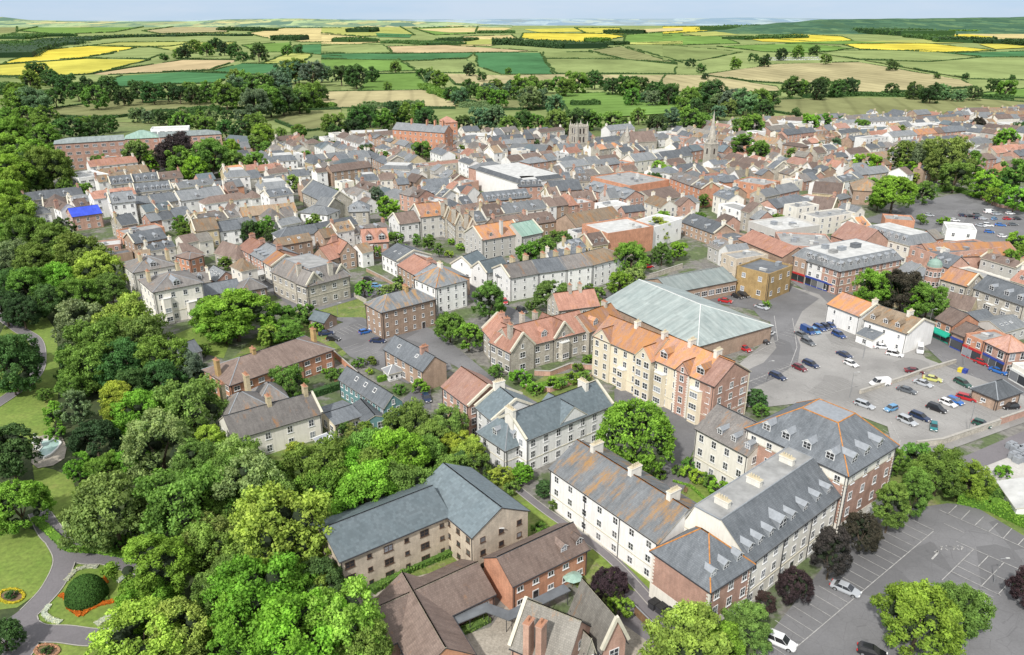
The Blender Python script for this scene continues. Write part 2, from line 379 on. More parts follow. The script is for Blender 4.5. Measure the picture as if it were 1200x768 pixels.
        for g in cope:
            mb = MB(); x = {'l': -vg, 'r': L+vg}.get(g, 0)
            if g in 'lr': seg = [((x,-.3,ze+.25),(x,ty0 if f else D/2,tz+.1)), ((x,D+.3,ze+.25),(x,ty1 if b else D/2,tz+.1))]
            else:
                y = -vg if g == 'f' else D+vg; seg = [((-.3,y,ze+.25),(L/2,y,tz+.1)), ((L+.3,y,ze+.25),(L/2,y,tz+.1))]
            for p, q in seg: mb.limb(p, q, .34, .34, 4)
            link('gable_coping', mb.mesh('gable_coping', [ridge if ridge in ('trim_cream',) else 'trim_cream']), root, M)
        # dormers
        for side, fracs, dw, dh in dorm:
            S, ln = side_frames(M, L, D)[side]; ins_ = {'front': f, 'right': r, 'left': l, 'back': b}[side]
            if not ins_: continue
            s = rise/ins_; y0 = min(.9, ins_*.25); zb = ze+lift+y0*s
            wd = .55 if dw < 2 else .8
            mb = MB(); x = dw/2; yl = dh/s; rz = dw*.38; yr = (dh+rz)/s
            mb.face([(-x,0,-.25),(x,0,-.25),(x,0,dh),(0,0,dh+rz),(-x,0,dh)], 0)
            mb.face([(-x,yl,dh),(-x,0,-.25),(-x,0,dh)], 1); mb.face([(x,0,-.25),(x,yl,dh),(x,0,dh)], 1)
            mb.face([(-x-.12,-.2,dh-.08),(0,-.2,dh+rz+.05),(0,yr,dh+rz+.05),(-x-.12,yl,dh-.03)], 1); mb.face([(0,-.2,dh+rz+.05),(x+.12,-.2,dh-.08),(x+.12,yl,dh-.03),(0,yr,dh+rz+.05)], 1)
            mb.face([(-x-.12,-.2,dh-.2),(0,-.2,dh+rz-.1),(0,-.2,dh+rz+.05),(-x-.12,-.2,dh-.08)], 0); mb.face([(0,-.2,dh+rz-.1),(x+.12,-.2,dh-.2),(x+.12,-.2,dh-.08),(0,-.2,dh+rz+.05)], 0)
            mb.box(-x+.18, -.04, .12, x-.18, -.003, dh-.1, 2); mb.box(-.04, -.07, .12, .04, -.04, dh-.1, 0); mb.box(-x+.18, -.07, dh*.5-.03, x-.18, -.041, dh*.5+.03, 0)
            me = mb.mesh('dormer', ['frame_white', ridge if ridge == 'lead' else ('lead' if 'slate' in roof or roof == 'r_bluegrey' else roof), 'glass'])
            for fr_ in fracs: link('dormer', me, rf, S@T(ln*fr_, y0, zb))
        if rt == 'm' and clutter:
            r_ = random.Random(int(L*100+D*10))
            for i in range(clutter):
                cw, cd, chg = r_.uniform(.8, 3), r_.uniform(.8, 2.4), r_.uniform(.5, 1.5); mb = MB(); mb.box(0,0,0,cw,cd,chg); mb.box(-.08,-.08,chg,cw+.08,cd+.08,chg+.08)
                link('roof_vent', mb.mesh('roof_vent', [r_.choice(['flat_grey','steel','lead','flat_dark'])]), rf, M@T(r_.uniform(3, L-6), r_.uniform(3, max(3.1, D-5.5)), tz-.02))
        for side, fracs in skylight:
            S, ln = side_frames(M, L, D)[side]; ins_ = {'front': f, 'right': r, 'left': l, 'back': b}[side]
            if not ins_: continue
            s = rise/ins_; mb = MB(); a = .55; y0, y1 = ins_*.4, ins_*.4+.8
            mb.face([(-a,y0,ze+lift+y0*s+.09),(a,y0,ze+lift+y0*s+.09),(a,y1,ze+lift+y1*s+.09),(-a,y1,ze+lift+y1*s+.09)], 0)
            a = .42; mb.face([(-a,y0+.1,ze+lift+(y0+.1)*s+.11),(a,y0+.1,ze+lift+(y0+.1)*s+.11),(a,y1-.1,ze+lift+(y1-.1)*s+.11),(-a,y1-.1,ze+lift+(y1-.1)*s+.11)], 1)
            me = mb.mesh('skylight', ['trim_white', 'glasssky'])
            for fr_ in fracs: link('skylight', me, rf, S@T(ln*fr_, 0))
    # chimneys
    for c in chim:
        cx, cy = c[0]*L, c[1]*D; n = c[2] if len(c) > 2 else pots
        zt = ze+rise+chh; hw, hd = (.42, .3+.24*n) if rt not in ('y','hy') else (.3+.24*n, .42)
        mb = MB(); mb.box(-hw,-hd,ze+.1,hw,hd,zt,0); mb.box(-hw-.1,-hd-.1,zt-.25,hw+.1,hd+.1,zt-.05,0); mb.box(-hw-.03,-hd-.03,zt-.05,hw+.03,hd+.03,zt+.03,1)
        for i in range(n):
            k = (i-(n-1)/2)*.46; 
            if rt not in ('y','hy'): mb.tube(0,k,zt+.03,zt+.55,.16,.13,6,1)
            else: mb.tube(k,0,zt+.03,zt+.55,.16,.13,6,1)
        link('chimney', mb.mesh('chimney', [chmat, 'potcream' if chmat in ('w_cream','w_white') else 'pot']), rf, M@T(cx,cy))
    if base:
        mb = MB(); mb.prism([(-.04,-.04),(L+.04,-.04),(L+.04,D+.04),(-.04,D+.04)], zoff, base[1], 0, True)
        # drop the cap inside the wall: only a ring shows
        link('ground_floor_wall', mb.mesh('ground_floor_wall', [base[0]]), root, M)
    if band:
        mb = MB(); mb.prism([(-.035,-.035),(L+.035,-.035),(L+.035,D+.035),(-.035,D+.035)], band[1], band[2], 0, True)
        link('upper_band', mb.mesh('upper_band', [band[0]]), root, M)
    for zz in (string or ()):
        mb = MB(); mb.prism([(-.09,-.09),(L+.09,-.09),(L+.09,D+.09),(-.09,D+.09)], zz, zz+.16, 0, True); mb.face([(-.09,D+.09,zz),(L+.09,D+.09,zz),(L+.09,-.09,zz),(-.09,-.09,zz)])
        link('string_course', mb.mesh('string_course', [trim or 'trim_cream']), root, M)
    if quoin:
        for (cx, cy, sx, sy) in ((0,0,1,1),(L,0,-1,1),(L,D,-1,-1),(0,D,1,-1)):
            mb = MB(); z = quoin[1]; k = 0
            x0, x1 = sorted((-.06*sx, .28*sx)); y0, y1 = sorted((-.06*sy, .28*sy)); mb.box(x0,y0,z,x1,y1,quoin[2]-.3)
            while z < quoin[2]-.6:
                if k % 2: x0, x1 = sorted((-.07*sx, .55*sx)); y0, y1 = sorted((-.07*sy, .55*sy)); mb.box(x0,y0,z,x1,y1,z+.3)
                z += .32; k += 1
            link('corner_quoins', mb.mesh('corner_quoins', [quoin[0]]), root, M@T(cx,cy))
    # windows
    w_ = dict(rows=max(1, round(ze/2.9)), sp=2.9, w=1.15, h=1.6)
    if win is not None: w_.update(win)
    if win is not None and win.get('rows') == 0: return rf
    SF = side_frames(M, L, D)
    rr = random.Random(int(abs(M[0][3])*10)+int(abs(M[1][3])))
    for sname in (sides or ('front','right','left')):
        S, ln = SF[sname]
        if not seen(S, ln): continue
        if far and sname != 'front' and far > 1: continue
        n = max(1, int(ln/w_['sp'])); sh = (ze-.2)/w_['rows']
        n = w_.get('n_'+sname, n)
        if n == 0: continue
        dcol = int(door*n) if (door is not None and sname == 'front') else None
        for k in range(w_['rows']):
            for i in range(n):
                x = ln*(i+.5)/n; 
                if k == 0 and dcol == i: put_door(root, S@T(x,0,0)); continue
                ww, hh = w_['w'], w_['h']
                if w_.get('alt') and i % 2: ww, hh = w_['alt']
                hh = min(hh, sh-1.0)
                put_window(root, S@T(x, -.0, k*sh+ (sh-hh)*.5+.1), ww, hh, winstyle, not far)
        isg = (rt != 'f') and {'front': f == 0, 'right': r == 0, 'left': l == 0}.get(sname)
        if attic and isg and rise > 2.2 and not far and sname not in noseen: put_window(root, S@T(ln/2, 0, ze+.1), .8, 1.2, winstyle, True)
        if not far and gut and not (isg):
            mb = MB(); mb.box(-.05,-.16,0,.05,-.05,ze)
            me = mb.mesh('downpipe', ['trim_dark'])
            for x in ((.25, ln-.25) if ln < 25 else (.25, ln*.36, ln*.68, ln-.25)): link('downpipe', me, root, S@T(x,0,0))
    if shop:
        mb = MB(); mb.box(.1,-.22,2.75,L-.1,-.02,3.35); link('shop_sign', mb.mesh('shop_sign', [shop[0]]), root, M)
        nb = max(1, int(L/2.4))
        for i in range(nb):
            mb = MB(); x0, x1 = .2+(L-.4)*i/nb+.06, .2+(L-.4)*(i+1)/nb-.06
            mb.box(x0,-.14,.0,x1,-.02,.5,0); mb.box(x0,-.16,.5,x1,-.1,2.7,1); mb.box(x0-.06,-.18,0,x0,-.02,2.74,2)
            link('shop_window', mb.mesh('shop_window', [shop[0], 'glass', 'frame_white']), root, M)
        if shop[1]:
            mb = MB(); mb.face([(0,-1.6,2.5),(L,-1.6,2.5),(L,-.2,3.3),(0,-.2,3.3)]); mb.face([(0,-1.6,2.2),(L,-1.6,2.2),(L,-1.6,2.5),(0,-1.6,2.5)]); mb.face([(0,-1.6,2.5),(0,-.2,3.3),(0,-.2,2.5)]); mb.face([(L,-1.6,2.5),(L,-.2,2.5),(L,-.2,3.3)])
            link('awning', mb.mesh('awning', [shop[0]]), root, M)
    for (side, fr_, bw, bh) in bays:      # projecting bay with windows
        S, ln = SF[side]; mb = MB(); d = 1.0
        mb.prism([(-bw/2,0),(-bw/2+.5,-d),(bw/2-.5,-d),(bw/2,0)], 0, bh, 0); mb.prism([(-bw/2-.12,0),(-bw/2+.45,-d-.12),(bw/2-.45,-d-.12),(bw/2+.12,0)], bh+.003, bh+.14, 1)
        bo = link('bay_window', mb.mesh('bay_window', [wall, 'trim_white']), root, S@T(ln*fr_, 0, 0))
        for k in range(max(1, int(bh/2.8))): put_window(bo, S@T(ln*fr_, -d, k*2.8+.9), bw-1.2, 1.4, winstyle, False)
    return rf
FOOT = []            # footprints (cx, cy, ux, uy, hl, hd) of everything built, for the town filler
def foot(M, L, D, m=0):
    u = (M.to_3x3() @ Vector((1,0,0))); c = M @ Vector((L/2, D/2, 0)); FOOT.append((c.x, c.y, u.x, u.y, L/2+m, D/2+m))
def B(name, label, cat, fr, p1, p2, dep, ze, rise, rt, wall, roof, into=None, group=None, **k):
    a = Gq(fr, p1, ze); b = Gq(fr, p2, ze); d = b-a; L = math.hypot(d.x, d.y); ang = math.atan2(d.y, d.x)
    n = Vector((-math.sin(ang), math.cos(ang), 0))
    if isinstance(dep, tuple):
        z = ze if dep[0] == 'b' else ze+rise
        q = Gq(fr, dep[1:], z); D = abs((q-a).dot(n))*(2 if dep[0] == 'r' else 1)
    else: D = dep
    D = max(D, 2.5)
    M = T(a.x, a.y, 0)@RZ(ang)
    if into is None:
        root = link(name, None, None, M); tag(root, label, cat, group)
        dd = depth(a.x, a.y); k.setdefault('far', 0 if dd < 215 else 1 if dd < 420 else 2)
    else: root = into; k.setdefault('far', 0 if depth(a.x, a.y) < 215 else 1)
    foot(M, L, D); DBG.append((name, round(L,1), round(D,1), round(math.degrees(ang))))
    wing(root, M, L, D, ze, rise, rt, wall, roof, **k)
    return root
DBG = []
# ------------------------------------------------------------------ trees
def crown_mesh(seed, shape, nleaf, ls, nl=None, twoside=False):
    r = random.Random(seed); lobes = []
    if shape == 'broad': W, Hh = .5, .95; nl = nl or 30
    elif shape == 'round': W, Hh = .5, .9; nl = nl or (64 if nleaf > 8000 else 36)
    elif shape == 'dome': W, Hh = .5, .95; nl = 190
    elif shape == 'tall': W, Hh = .5, 1.5; nl = nl or 34
    elif shape == 'cone': W, Hh = .5, 1.7; nl = nl or 34
    elif shape == 'bush': W, Hh = .5, .62; nl = nl or 16
    # lobes sit on the surface of the crown ellipsoid (unit width), z from 0 to Hh
    for i in range(nl):
        while True:
            d = Vector((r.gauss(0,1), r.gauss(0,1), r.gauss(0,1))).normalized()
            if d.z > -.55: break
        if shape == 'cone':
            z = r.uniform(.05, .97)**1.1; rad = (1-z)**.8*.40+.03; p = Vector((d.x, d.y, 0)).normalized()*rad*r.uniform(.75,1.08); p.z = z*Hh; s = .10+.10*(1-z)
        else:
            k = r.uniform(.56, .88) if shape not in ('round','dome') else r.uniform(.80, .87)
            wob = 1+ (.16*math.sin(3*math.atan2(d.y,d.x)+seed) if shape not in ('round','dome') else 0)
            p = Vector((d.x*W*k*wob, d.y*W*k*wob, (d.z*.5+.5)*Hh*.86+Hh*.03)); s = (r.uniform(.11, .21) if shape not in ('round','dome') else r.uniform(.10, .14) if shape == 'round' else r.uniform(.06,.09))
            if shape == 'tall' : p.x *= 1-.35*max(0, d.z); p.y *= 1-.35*max(0, d.z)
        lobes.append((p, s, r.random()))
    C = Vector((0,0,Hh*.42)); mb = MB(); sh = []; subs = []
    ns = 9 if nleaf > 8000 else 5 if nleaf > 2500 else 2
    for p, s, b in lobes:
        for k in range(ns):
            d = Vector((r.gauss(0,1), r.gauss(0,1), r.gauss(0,1)+.35)).normalized(); o = p-C
            if o.length > .01 and d.dot(o.normalized()) < -.2: d = -d
            ss = s*(r.uniform(.28, .52) if ns > 4 else r.uniform(.55,.8))
            subs.append((p+d*s*r.uniform(.6, 1.05), ss, .6*b+.4*r.random(), d))
    wsum = sum(l[1]**2 for l in subs)
    for p, s, b, d0 in subs:
        for i in range(max(3, int(nleaf*s*s/wsum))):
            d = (Vector((r.gauss(0,1), r.gauss(0,1), r.gauss(0,1)+.2)).normalized()+d0*.35).normalized()
            q = p+Vector((d.x, d.y, d.z*.8))*s*r.uniform(.45, 1.25)
            nn = (d+Vector((r.gauss(0,.6), r.gauss(0,.6), r.gauss(0,.6)))).normalized()
            a = nn.orthogonal().normalized(); a = (Matrix.Rotation(r.uniform(0, 6.28), 3, nn)@a); c = nn.cross(a); e = ls*r.uniform(.55, 1.35)
            mb.face([q-a*e*.5, q-c*e*.34, q+a*e*.5, q+c*e*.34])
            rel = (q-C).length/(W*1.0)
            sh.append(min(1, max(0, .44+.34*(b-.5)+.24*d.z+.2*r.uniform(-1,1)+.22*(q.z/Hh-.5)+.25*(min(1.3,rel)-1))))  # darker inside the crown, lighter on top: shading put into colour, plus random
    for p, s, b in lobes:  # dark core blobs added inside the crown to keep light from passing through
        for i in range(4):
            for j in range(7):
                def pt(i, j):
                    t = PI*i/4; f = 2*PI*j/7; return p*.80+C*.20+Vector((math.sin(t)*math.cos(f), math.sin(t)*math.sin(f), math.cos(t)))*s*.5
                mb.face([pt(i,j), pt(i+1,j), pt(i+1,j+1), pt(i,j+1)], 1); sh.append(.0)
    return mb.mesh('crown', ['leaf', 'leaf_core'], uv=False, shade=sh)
TR = {}
def tree_mesh(shape, lod, var):
    k = (shape, lod, var)
    if k not in TR:
        n = {0: 17000, 1: 5200, 2: 1300}[lod]*(1 if shape not in ('tall','cone') else 1.3); ls = {0: .037 if shape != 'dome' else .03, 1: .058, 2: .095}[lod]
        TR[k] = crown_mesh(hash(shape) % 97 if False else {'broad':3,'round':11,'dome':5,'tall':23,'cone':31,'bush':41}[shape]+var*7, shape, int(n), ls)
    return TR[k]
TK = {}
def trunk_mesh(var):
    if var not in TK:
        mb = MB(); r = random.Random(var); mb.tube(0,0,-.03,.28,.035,.024,8); 
        for i in range(5):
            a = 2*PI*i/5+r.random(); mb.limb((0,0,.24),(math.cos(a)*.2, math.sin(a)*.2, .5+r.random()*.15), .018, .006, 5)
        TK[var] = mb.mesh('trunk', ['bark'])
    return TK[var]
GREENS = dict(mid=(.14,.235,.055), bright=(.19,.33,.05), lime=(.27,.38,.08), yellow=(.25,.36,.08), dark=(.075,.14,.05), deep=(.048,.09,.04), grey=(.17,.235,.125),
              pale=(.25,.33,.13), purple=(.055,.036,.046), bronze=(.060,.048,.052), olive=(.17,.25,.07), gold=(.27,.37,.06), blue=(.12,.19,.13), cream=(.46,.50,.28), vivid=(.15,.30,.04))
TREES = []
GROW = [1.0]
def tree(fr, c, wpx, shape='broad', col='mid', ratio=None, label=None, group=None, name=None, cat=None, clear=.12, noise_=True, fr_scale=True):
    """c: crown centre in the photo, wpx: crown width in photo pixels of that frame"""
    px, py = fp(fr, c); w = wpx/FR[fr][2]*GROW[0]
    Hc = {'broad': .95, 'round': .9, 'dome': .95, 'tall': 1.5, 'cone': 1.7, 'bush': .62}[shape]
    zc = 4
    for _ in range(6):
        g = G(px, py, zc); W = w*depth(g.x, g.y, zc)/CF; zs = ratio or 1; zc = W*(Hc*zs*.5+clear)
    r = R; k = GREENS[col] if isinstance(col, str) else col
    j = lambda: r.uniform(.88, 1.14) if noise_ else 1
    dd = depth(g.x, g.y); ppm = CF/dd; lod = 0 if w > 34 else 1 if w > 13 else 2
    nm = name or {'broad':'broadleaf_tree','round':'broadleaf_tree','dome':'broadleaf_tree','tall':'tall_tree','cone':'conifer','bush':'shrub'}[shape]
    rz = r.uniform(0, 6.28)
    root = link(nm, None, None, T(g.x, g.y, 0)); tag(root, label, cat or ('shrub' if shape == 'bush' else 'tree'), group)
    var = r.randrange(3 if lod < 2 else 4)
    o = link('crown', tree_mesh(shape, lod, var), root, T(g.x, g.y, W*clear)@RZ(rz)@Matrix.Diagonal((W*r.uniform(.95,1.05), W*r.uniform(.95,1.05), W*zs, 1)))
    o.color = (k[0]*j(), k[1]*j(), k[2]*j(), 1)
    if lod < 2 or clear > .1: link('trunk', trunk_mesh(var), root, T(g.x, g.y, 0)@Matrix.Diagonal((W, W, W*zs*(1.1 if shape != 'bush' else .6), 1)))
    root['_px'] = px; root['_py'] = py; root['_w'] = w; root['_col'] = col if isinstance(col, str) else 'mid'; root['_shape'] = shape
    TREES.append(root); FOOT.append((g.x, g.y, 1, 0, W*.25, W*.25))
    return root
# hedge: a low box of leaves along a line
def leafy(mb, sh, r, a, b, w, h, n, ls, top=.5, z0=0):
    d = b-a; L = d.length; u = d.normalized(); s = Vector((-u.y, u.x, 0))
    for i in range(n):
        t = r.random()*L; f = r.random(); hh = h*(.85+.3*noise.noise(Vector((a.x+u.x*t, a.y+u.y*t, 0))*.3))
        if f < .45: q = a+u*t+s*r.uniform(-w/2, w/2); q.z = z0+hh; nn = Vector((0,0,1))
        else: k = r.choice((-1,1)); q = a+u*t+s*k*w/2*r.uniform(.85,1.05); q.z = z0+r.uniform(.05,1)*hh; nn = s*k+Vector((0,0,.3))
        nn = (nn+Vector((r.gauss(0,.5), r.gauss(0,.5), r.gauss(0,.5)))).normalized()
        aa = nn.orthogonal().normalized(); aa = Matrix.Rotation(r.uniform(0,6.28), 3, nn)@aa; c = nn.cross(aa); e = ls*r.uniform(.6,1.4)
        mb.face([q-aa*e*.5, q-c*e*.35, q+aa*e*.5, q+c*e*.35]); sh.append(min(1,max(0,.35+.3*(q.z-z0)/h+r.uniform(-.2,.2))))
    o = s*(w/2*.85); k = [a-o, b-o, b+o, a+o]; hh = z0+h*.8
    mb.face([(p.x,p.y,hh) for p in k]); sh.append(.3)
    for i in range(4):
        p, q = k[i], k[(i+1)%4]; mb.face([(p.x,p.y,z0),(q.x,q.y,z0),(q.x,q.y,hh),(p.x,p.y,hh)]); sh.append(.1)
def hedge(fr, pts, w, h, col='mid', label=None, name='hedge', cat='hedge', dens=9, ls=.35, kind=None, group=None):
    mb = MB(); sh = []; r = random.Random(len(pts)*31+int(pts[0][0]))
    P_ = [Gq(fr, p) for p in pts]
    for a, b in zip(P_, P_[1:]):
        L = (b-a).length; leafy(mb, sh, r, a, b, w, h, int(min(16000, L*(w+2*h)*dens)), ls)
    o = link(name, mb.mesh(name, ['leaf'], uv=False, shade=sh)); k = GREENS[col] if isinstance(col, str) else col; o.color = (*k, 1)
    tag(o, label, cat, group, kind); return o
# ------------------------------------------------------------------ vehicles
CARM = {}
def car_meshes(kind):
    if kind in CARM: return CARM[kind]
    L, W, H = dict(hatch=(4.0,1.75,1.48), saloon=(4.6,1.8,1.42), estate=(4.7,1.82,1.5), suv=(4.5,1.9,1.68), van=(5.0,1.95,2.1), small=(3.6,1.65,1.48))[kind]
    hw = W/2; bl = .92 if kind != 'van' else 1.15
    nose = {'van': .72}.get(kind, .66); 
    st = [(-L/2,.80,.42,bl-.22),(-L/2+.12,.93,.28,bl-.02),(-L*.30,1.0,.22,bl+.02),(0,1.0,.22,bl),(L*.18,1.0,.22,bl-.03),(L*.34,.97,.22,bl-.10),(L/2-.15,.88,.26,nose),(L/2,.72,.38,nose-.12)]
    mb = MB()
    def ring(x, k, z0, z1): 
        w = hw*k; return [(x,-w*.92,z0),(x,-w,z0+.2),(x,-w*.99,(z0+z1)/2),(x,-w*.9,z1-.03),(x,-w*.8,z1),(x,w*.8,z1),(x,w*.9,z1-.03),(x,w*.99,(z0+z1)/2),(x,w,z0+.2),(x,w*.92,z0)]
    rs = [ring(*s) for s in st]
    for a, b in zip(rs, rs[1:]):
        for i in range(len(a)):
            j = (i+1) % len(a); mb.face([a[i], b[i], b[j], a[j]], 0)
    mb.face(rs[0], 0); mb.face(rs[-1][::-1], 0)
    xr0, xr1 = dict(hatch=(-L/2+.45, L*.02), saloon=(-L*.22, L*.06), estate=(-L/2+.4, L*.06), suv=(-L/2+.4, L*.05), van=(-L/2+.12, L*.22), small=(-L/2+.4, L*.04))[kind]
    xb0, xb1 = dict(hatch=(-L/2+.12, L*.25), saloon=(-L*.38, L*.26), estate=(-L/2+.14, L*.26), suv=(-L/2+.14, L*.26), van=(-L/2+.04, L*.36), small=(-L/2+.1, L*.27))[kind]
    wb, wt = hw*.9, hw*.72
    roof = [(xr0,-wt,H-.03),(xr1,-wt,H-.03),(xr1,wt,H-.03),(xr0,wt,H-.03)]; top = [(xr0+.15,-wt+.15,H),(xr1-.15,-wt+.15,H),(xr1-.15,wt-.15,H),(xr0+.15,wt-.15,H)]
    mb.face(top, 0)
    for i in range(4): j = (i+1) % 4; mb.face([roof[i], roof[j], top[j], top[i]], 0)
    base = [(xb0,-wb,bl-.02),(xb1,-wb,bl-.06),(xb1,wb,bl-.06),(xb0,wb,bl-.02)]
    def lerp(a, b, t): return tuple(a[k]+(b[k]-a[k])*t for k in range(3))
    # pillars in paint, glass between
    g = MB()
    pl = [[.0,.47,1.0],[.0,1.0],[0.0,.47,1.0],[.0,1.0]]
    if kind == 'van': pl = [[.0,.70,1.0],[.0,1.0],[0,.30,1.0],[0,1.0]]
    for i in range(4):
        j = (i+1) % 4; seq = pl[i] if i != 2 else pl[2]
        for t0, t1 in zip(seq, seq[1:]):
            a, b = lerp(base[i], base[j], t0), lerp(base[i], base[j], t1); c, d = lerp(roof[i], roof[j], t1), lerp(roof[i], roof[j], t0)
            e = .05
            q = [lerp(lerp(a,b,.03),lerp(d,c,.03),.08), lerp(lerp(a,b,.97),lerp(d,c,.97),.08), lerp(lerp(a,b,.97),lerp(d,c,.97),.92), lerp(lerp(a,b,.03),lerp(d,c,.03),.92)]
            mb.face([a,b,q[1],q[0]],0); mb.face([b,c,q[2],q[1]],0); mb.face([c,d,q[3],q[2]],0); mb.face([d,a,q[0],q[3]],0)
            solid = kind == 'van' and ((i in (0,2) and abs(t1-t0) > .5))
            (mb if solid else g).face(q, 0)
    for x in (L*.31, -L*.30):
        for s in (-1, 1):
            cx, cy = x, s*(hw+.005)      # dark wheel arch
            mb.face([(cx+.40*math.cos(PI*i/6), cy, .30+.40*math.sin(PI*i/6)) for i in range(7)][::s], 1)
    mb.box(-L/2-.02,-.26,.45,-L/2+.02,.26,.57,2); mb.box(L/2-.04,-.26,.36,L/2+.02,.26,.46,2); mb.box(L/2-.1,-.5,.5,L/2-.02+.0,.5,.58,1)
    body = mb.mesh('body', ['car_paint','rubber','trim_white'], uv=False); glass = g.mesh('window_glass', ['glass_car'], uv=False)
    w = MB(); 
    n = 14; P_ = [(.32*math.cos(2*PI*i/n), .32*math.sin(2*PI*i/n)) for i in range(n)]
    w.face([(x,-.1,z) for x,z in P_]); w.face([(x,.1,z) for x,z in P_][::-1])
    for i in range(n): j = (i+1)%n; w.face([(P_[i][0],-.1,P_[i][1]),(P_[i][0],.1,P_[i][1]),(P_[j][0],.1,P_[j][1]),(P_[j][0],-.1,P_[j][1])])
    rm = MB(); Q_ = [(x*.66,z*.66) for x,z in P_]; rm.face([(x,-.112,z) for x,z in Q_]); rm.face([(x,.112,z) for x,z in Q_][::-1])
    hl = MB(); hl.box(-.12,-.2,-.07,.05,.2,.07)
    CARM[kind] = (body, glass, w.mesh('wheel',['rubber'],uv=False), rm.mesh('rim',['steel'],uv=False), hl.mesh('headlight',['lamp_clear'],uv=False), hl.mesh('tail_light',['lamp_red'],uv=False), L, hw)
    return CARM[kind]
CARC = dict(silver=(.42,.44,.46), white=(.75,.75,.74), black=(.015,.015,.018), navy=(.015,.03,.08), blue=(.02,.13,.42), red=(.42,.015,.02), maroon=(.14,.015,.025), grey=(.10,.11,.12),
            teal=(.0,.16,.17), yellow=(.52,.52,.16), darkblue=(.02,.06,.20), brown=(.09,.03,.025), lightblue=(.12,.30,.50), green=(.02,.08,.06))
def car(fr, p, h, colr, kind, label, group=None, far=False):
    """p: middle of the car in the photo, h: direction of its nose as a pixel offset"""
    a = Gq(fr, p, .6); f_ = FR[fr][2]; x, y = fp(fr, p); b = G(x+h[0]*.3, y+h[1]*.3, .6); ang = math.atan2(b.y-a.y, b.x-a.x)
    body, glass, wh, rim, hl, tl, L, hw = car_meshes(kind)
    M = T(a.x, a.y, .06)@RZ(ang); nm = 'van' if kind == 'van' else 'car'
    root = link('parked_'+nm, None, None, M); tag(root, label, nm, group)
    o = link('body', body, root, M); o.color = (*CARC[colr], 1); link('window_glass', glass, root, M)
    if far: return root
    for x in (L*.31, -L*.30):
        for s in (-1, 1):
            W_ = M@T(x, s*(hw-.085), .32); w = link('wheel', wh, root, W_); link('rim', rim, w, W_)
    for s in (-1, 1):
        link('headlight', hl, root, M@T(L/2-.02, s*hw*.62, .60)); link('tail_light', tl, root, M@T(-L/2+.06, s*hw*.72, .72))
    return root
# ------------------------------------------------------------------ camera, light, sky
cam = bpy.data.cameras.new('camera'); co = bpy.data.objects.new('camera', cam); COL.objects.link(co); sc.camera = co
cam.sensor_fit = 'HORIZONTAL'; cam.sensor_width = 36; cam.lens = 36*CF/1200; cam.clip_end = 60000; cam.clip_start = 1
co.location = (0, 0, CH); co.rotation_euler = (PI/2-TH, 0, 0)
SUN_EL, SUN_AZ = math.radians(45), math.radians(207)      # azimuth clockwise from +Y (north = away)
sd = bpy.data.lights.new('sun', 'SUN'); so = bpy.data.objects.new('sun', sd); COL.objects.link(so)
sd.energy = 4.0; sd.angle = math.radians(2.5); sd.color = (1, .97, .925)
dirv = Vector((math.sin(SUN_AZ)*math.cos(SUN_EL), math.cos(SUN_AZ)*math.cos(SUN_EL), math.sin(SUN_EL)))
so.rotation_euler = dirv.to_track_quat('Z', 'Y').to_euler(); so.location = dirv*500
wd = bpy.data.worlds.new('World'); sc.world = wd; wd.use_nodes = True; nt = wd.node_tree; nt.nodes.clear()
out = nt.nodes.new('ShaderNodeOutputWorld'); bg = nt.nodes.new('ShaderNodeBackground'); bg.inputs[1].default_value = .15
sky = nt.nodes.new('ShaderNodeTexSky'); sky.sky_type = 'NISHITA'; sky.sun_disc = False; sky.sun_elevation = SUN_EL; sky.sun_rotation = SUN_AZ
sky.air_density = 1.0; sky.dust_density = 1.6; sky.ozone_density = 1.5
tc = nt.nodes.new('ShaderNodeTexCoord'); mp = nt.nodes.new('ShaderNodeMapping'); mp.inputs['Scale'].default_value = (2.2, 2.2, 14)
nz = nt.nodes.new('ShaderNodeTexNoise'); nz.inputs['Scale'].default_value = 2.2; nz.inputs['Detail'].default_value = 8; nz.inputs['Roughness'].default_value = .6
cr = nt.nodes.new('ShaderNodeValToRGB'); cr.color_ramp.elements[0].position = .36; cr.color_ramp.elements[1].position = .62
cr.color_ramp.elements[1].color = (.38,.38,.38,1)
mx = nt.nodes.new('ShaderNodeMix'); mx.data_type = 'RGBA'; mx.inputs[7].default_value = (4.9, 5.3, 5.9, 1)
L_ = nt.links.new; L_(tc.outputs['Generated'], mp.inputs[0]); L_(mp.outputs[0], nz.inputs['Vector']); L_(nz.outputs['Fac'], cr.inputs[0]); L_(cr.outputs[0], mx.inputs[0])
sx = nt.nodes.new('ShaderNodeSeparateXYZ'); L_(tc.outputs['Generated'], sx.inputs[0])
er = nt.nodes.new('ShaderNodeValToRGB'); e_ = er.color_ramp.elements; e_[0].position = 0; e_[0].color = (.56,.72,.90,1); e_[1].position = .55; e_[1].color = (1,1,1,1)
x_ = e_.new(.04); x_.color = (.45,.64,.90,1); x_ = e_.new(.12); x_.color = (.55,.64,.76,1); L_(sx.outputs[2], er.inputs[0])
vm = nt.nodes.new('ShaderNodeVectorMath'); vm.operation = 'SCALE'; vm.inputs[3].default_value = 7.2; L_(er.outputs[0], vm.inputs[0])
m0 = nt.nodes.new('ShaderNodeMix'); m0.data_type = 'RGBA'; m0.inputs[0].default_value = .8; L_(sky.outputs[0], m0.inputs[6]); L_(vm.outputs[0], m0.inputs[7])
L_(m0.outputs[2], mx.inputs[6]); L_(mx.outputs[2], bg.inputs[0]); L_(bg.outputs[0], out.inputs[0])
sc.view_settings.view_transform = 'Standard'; sc.view_settings.look = 'None'; sc.view_settings.exposure = 0
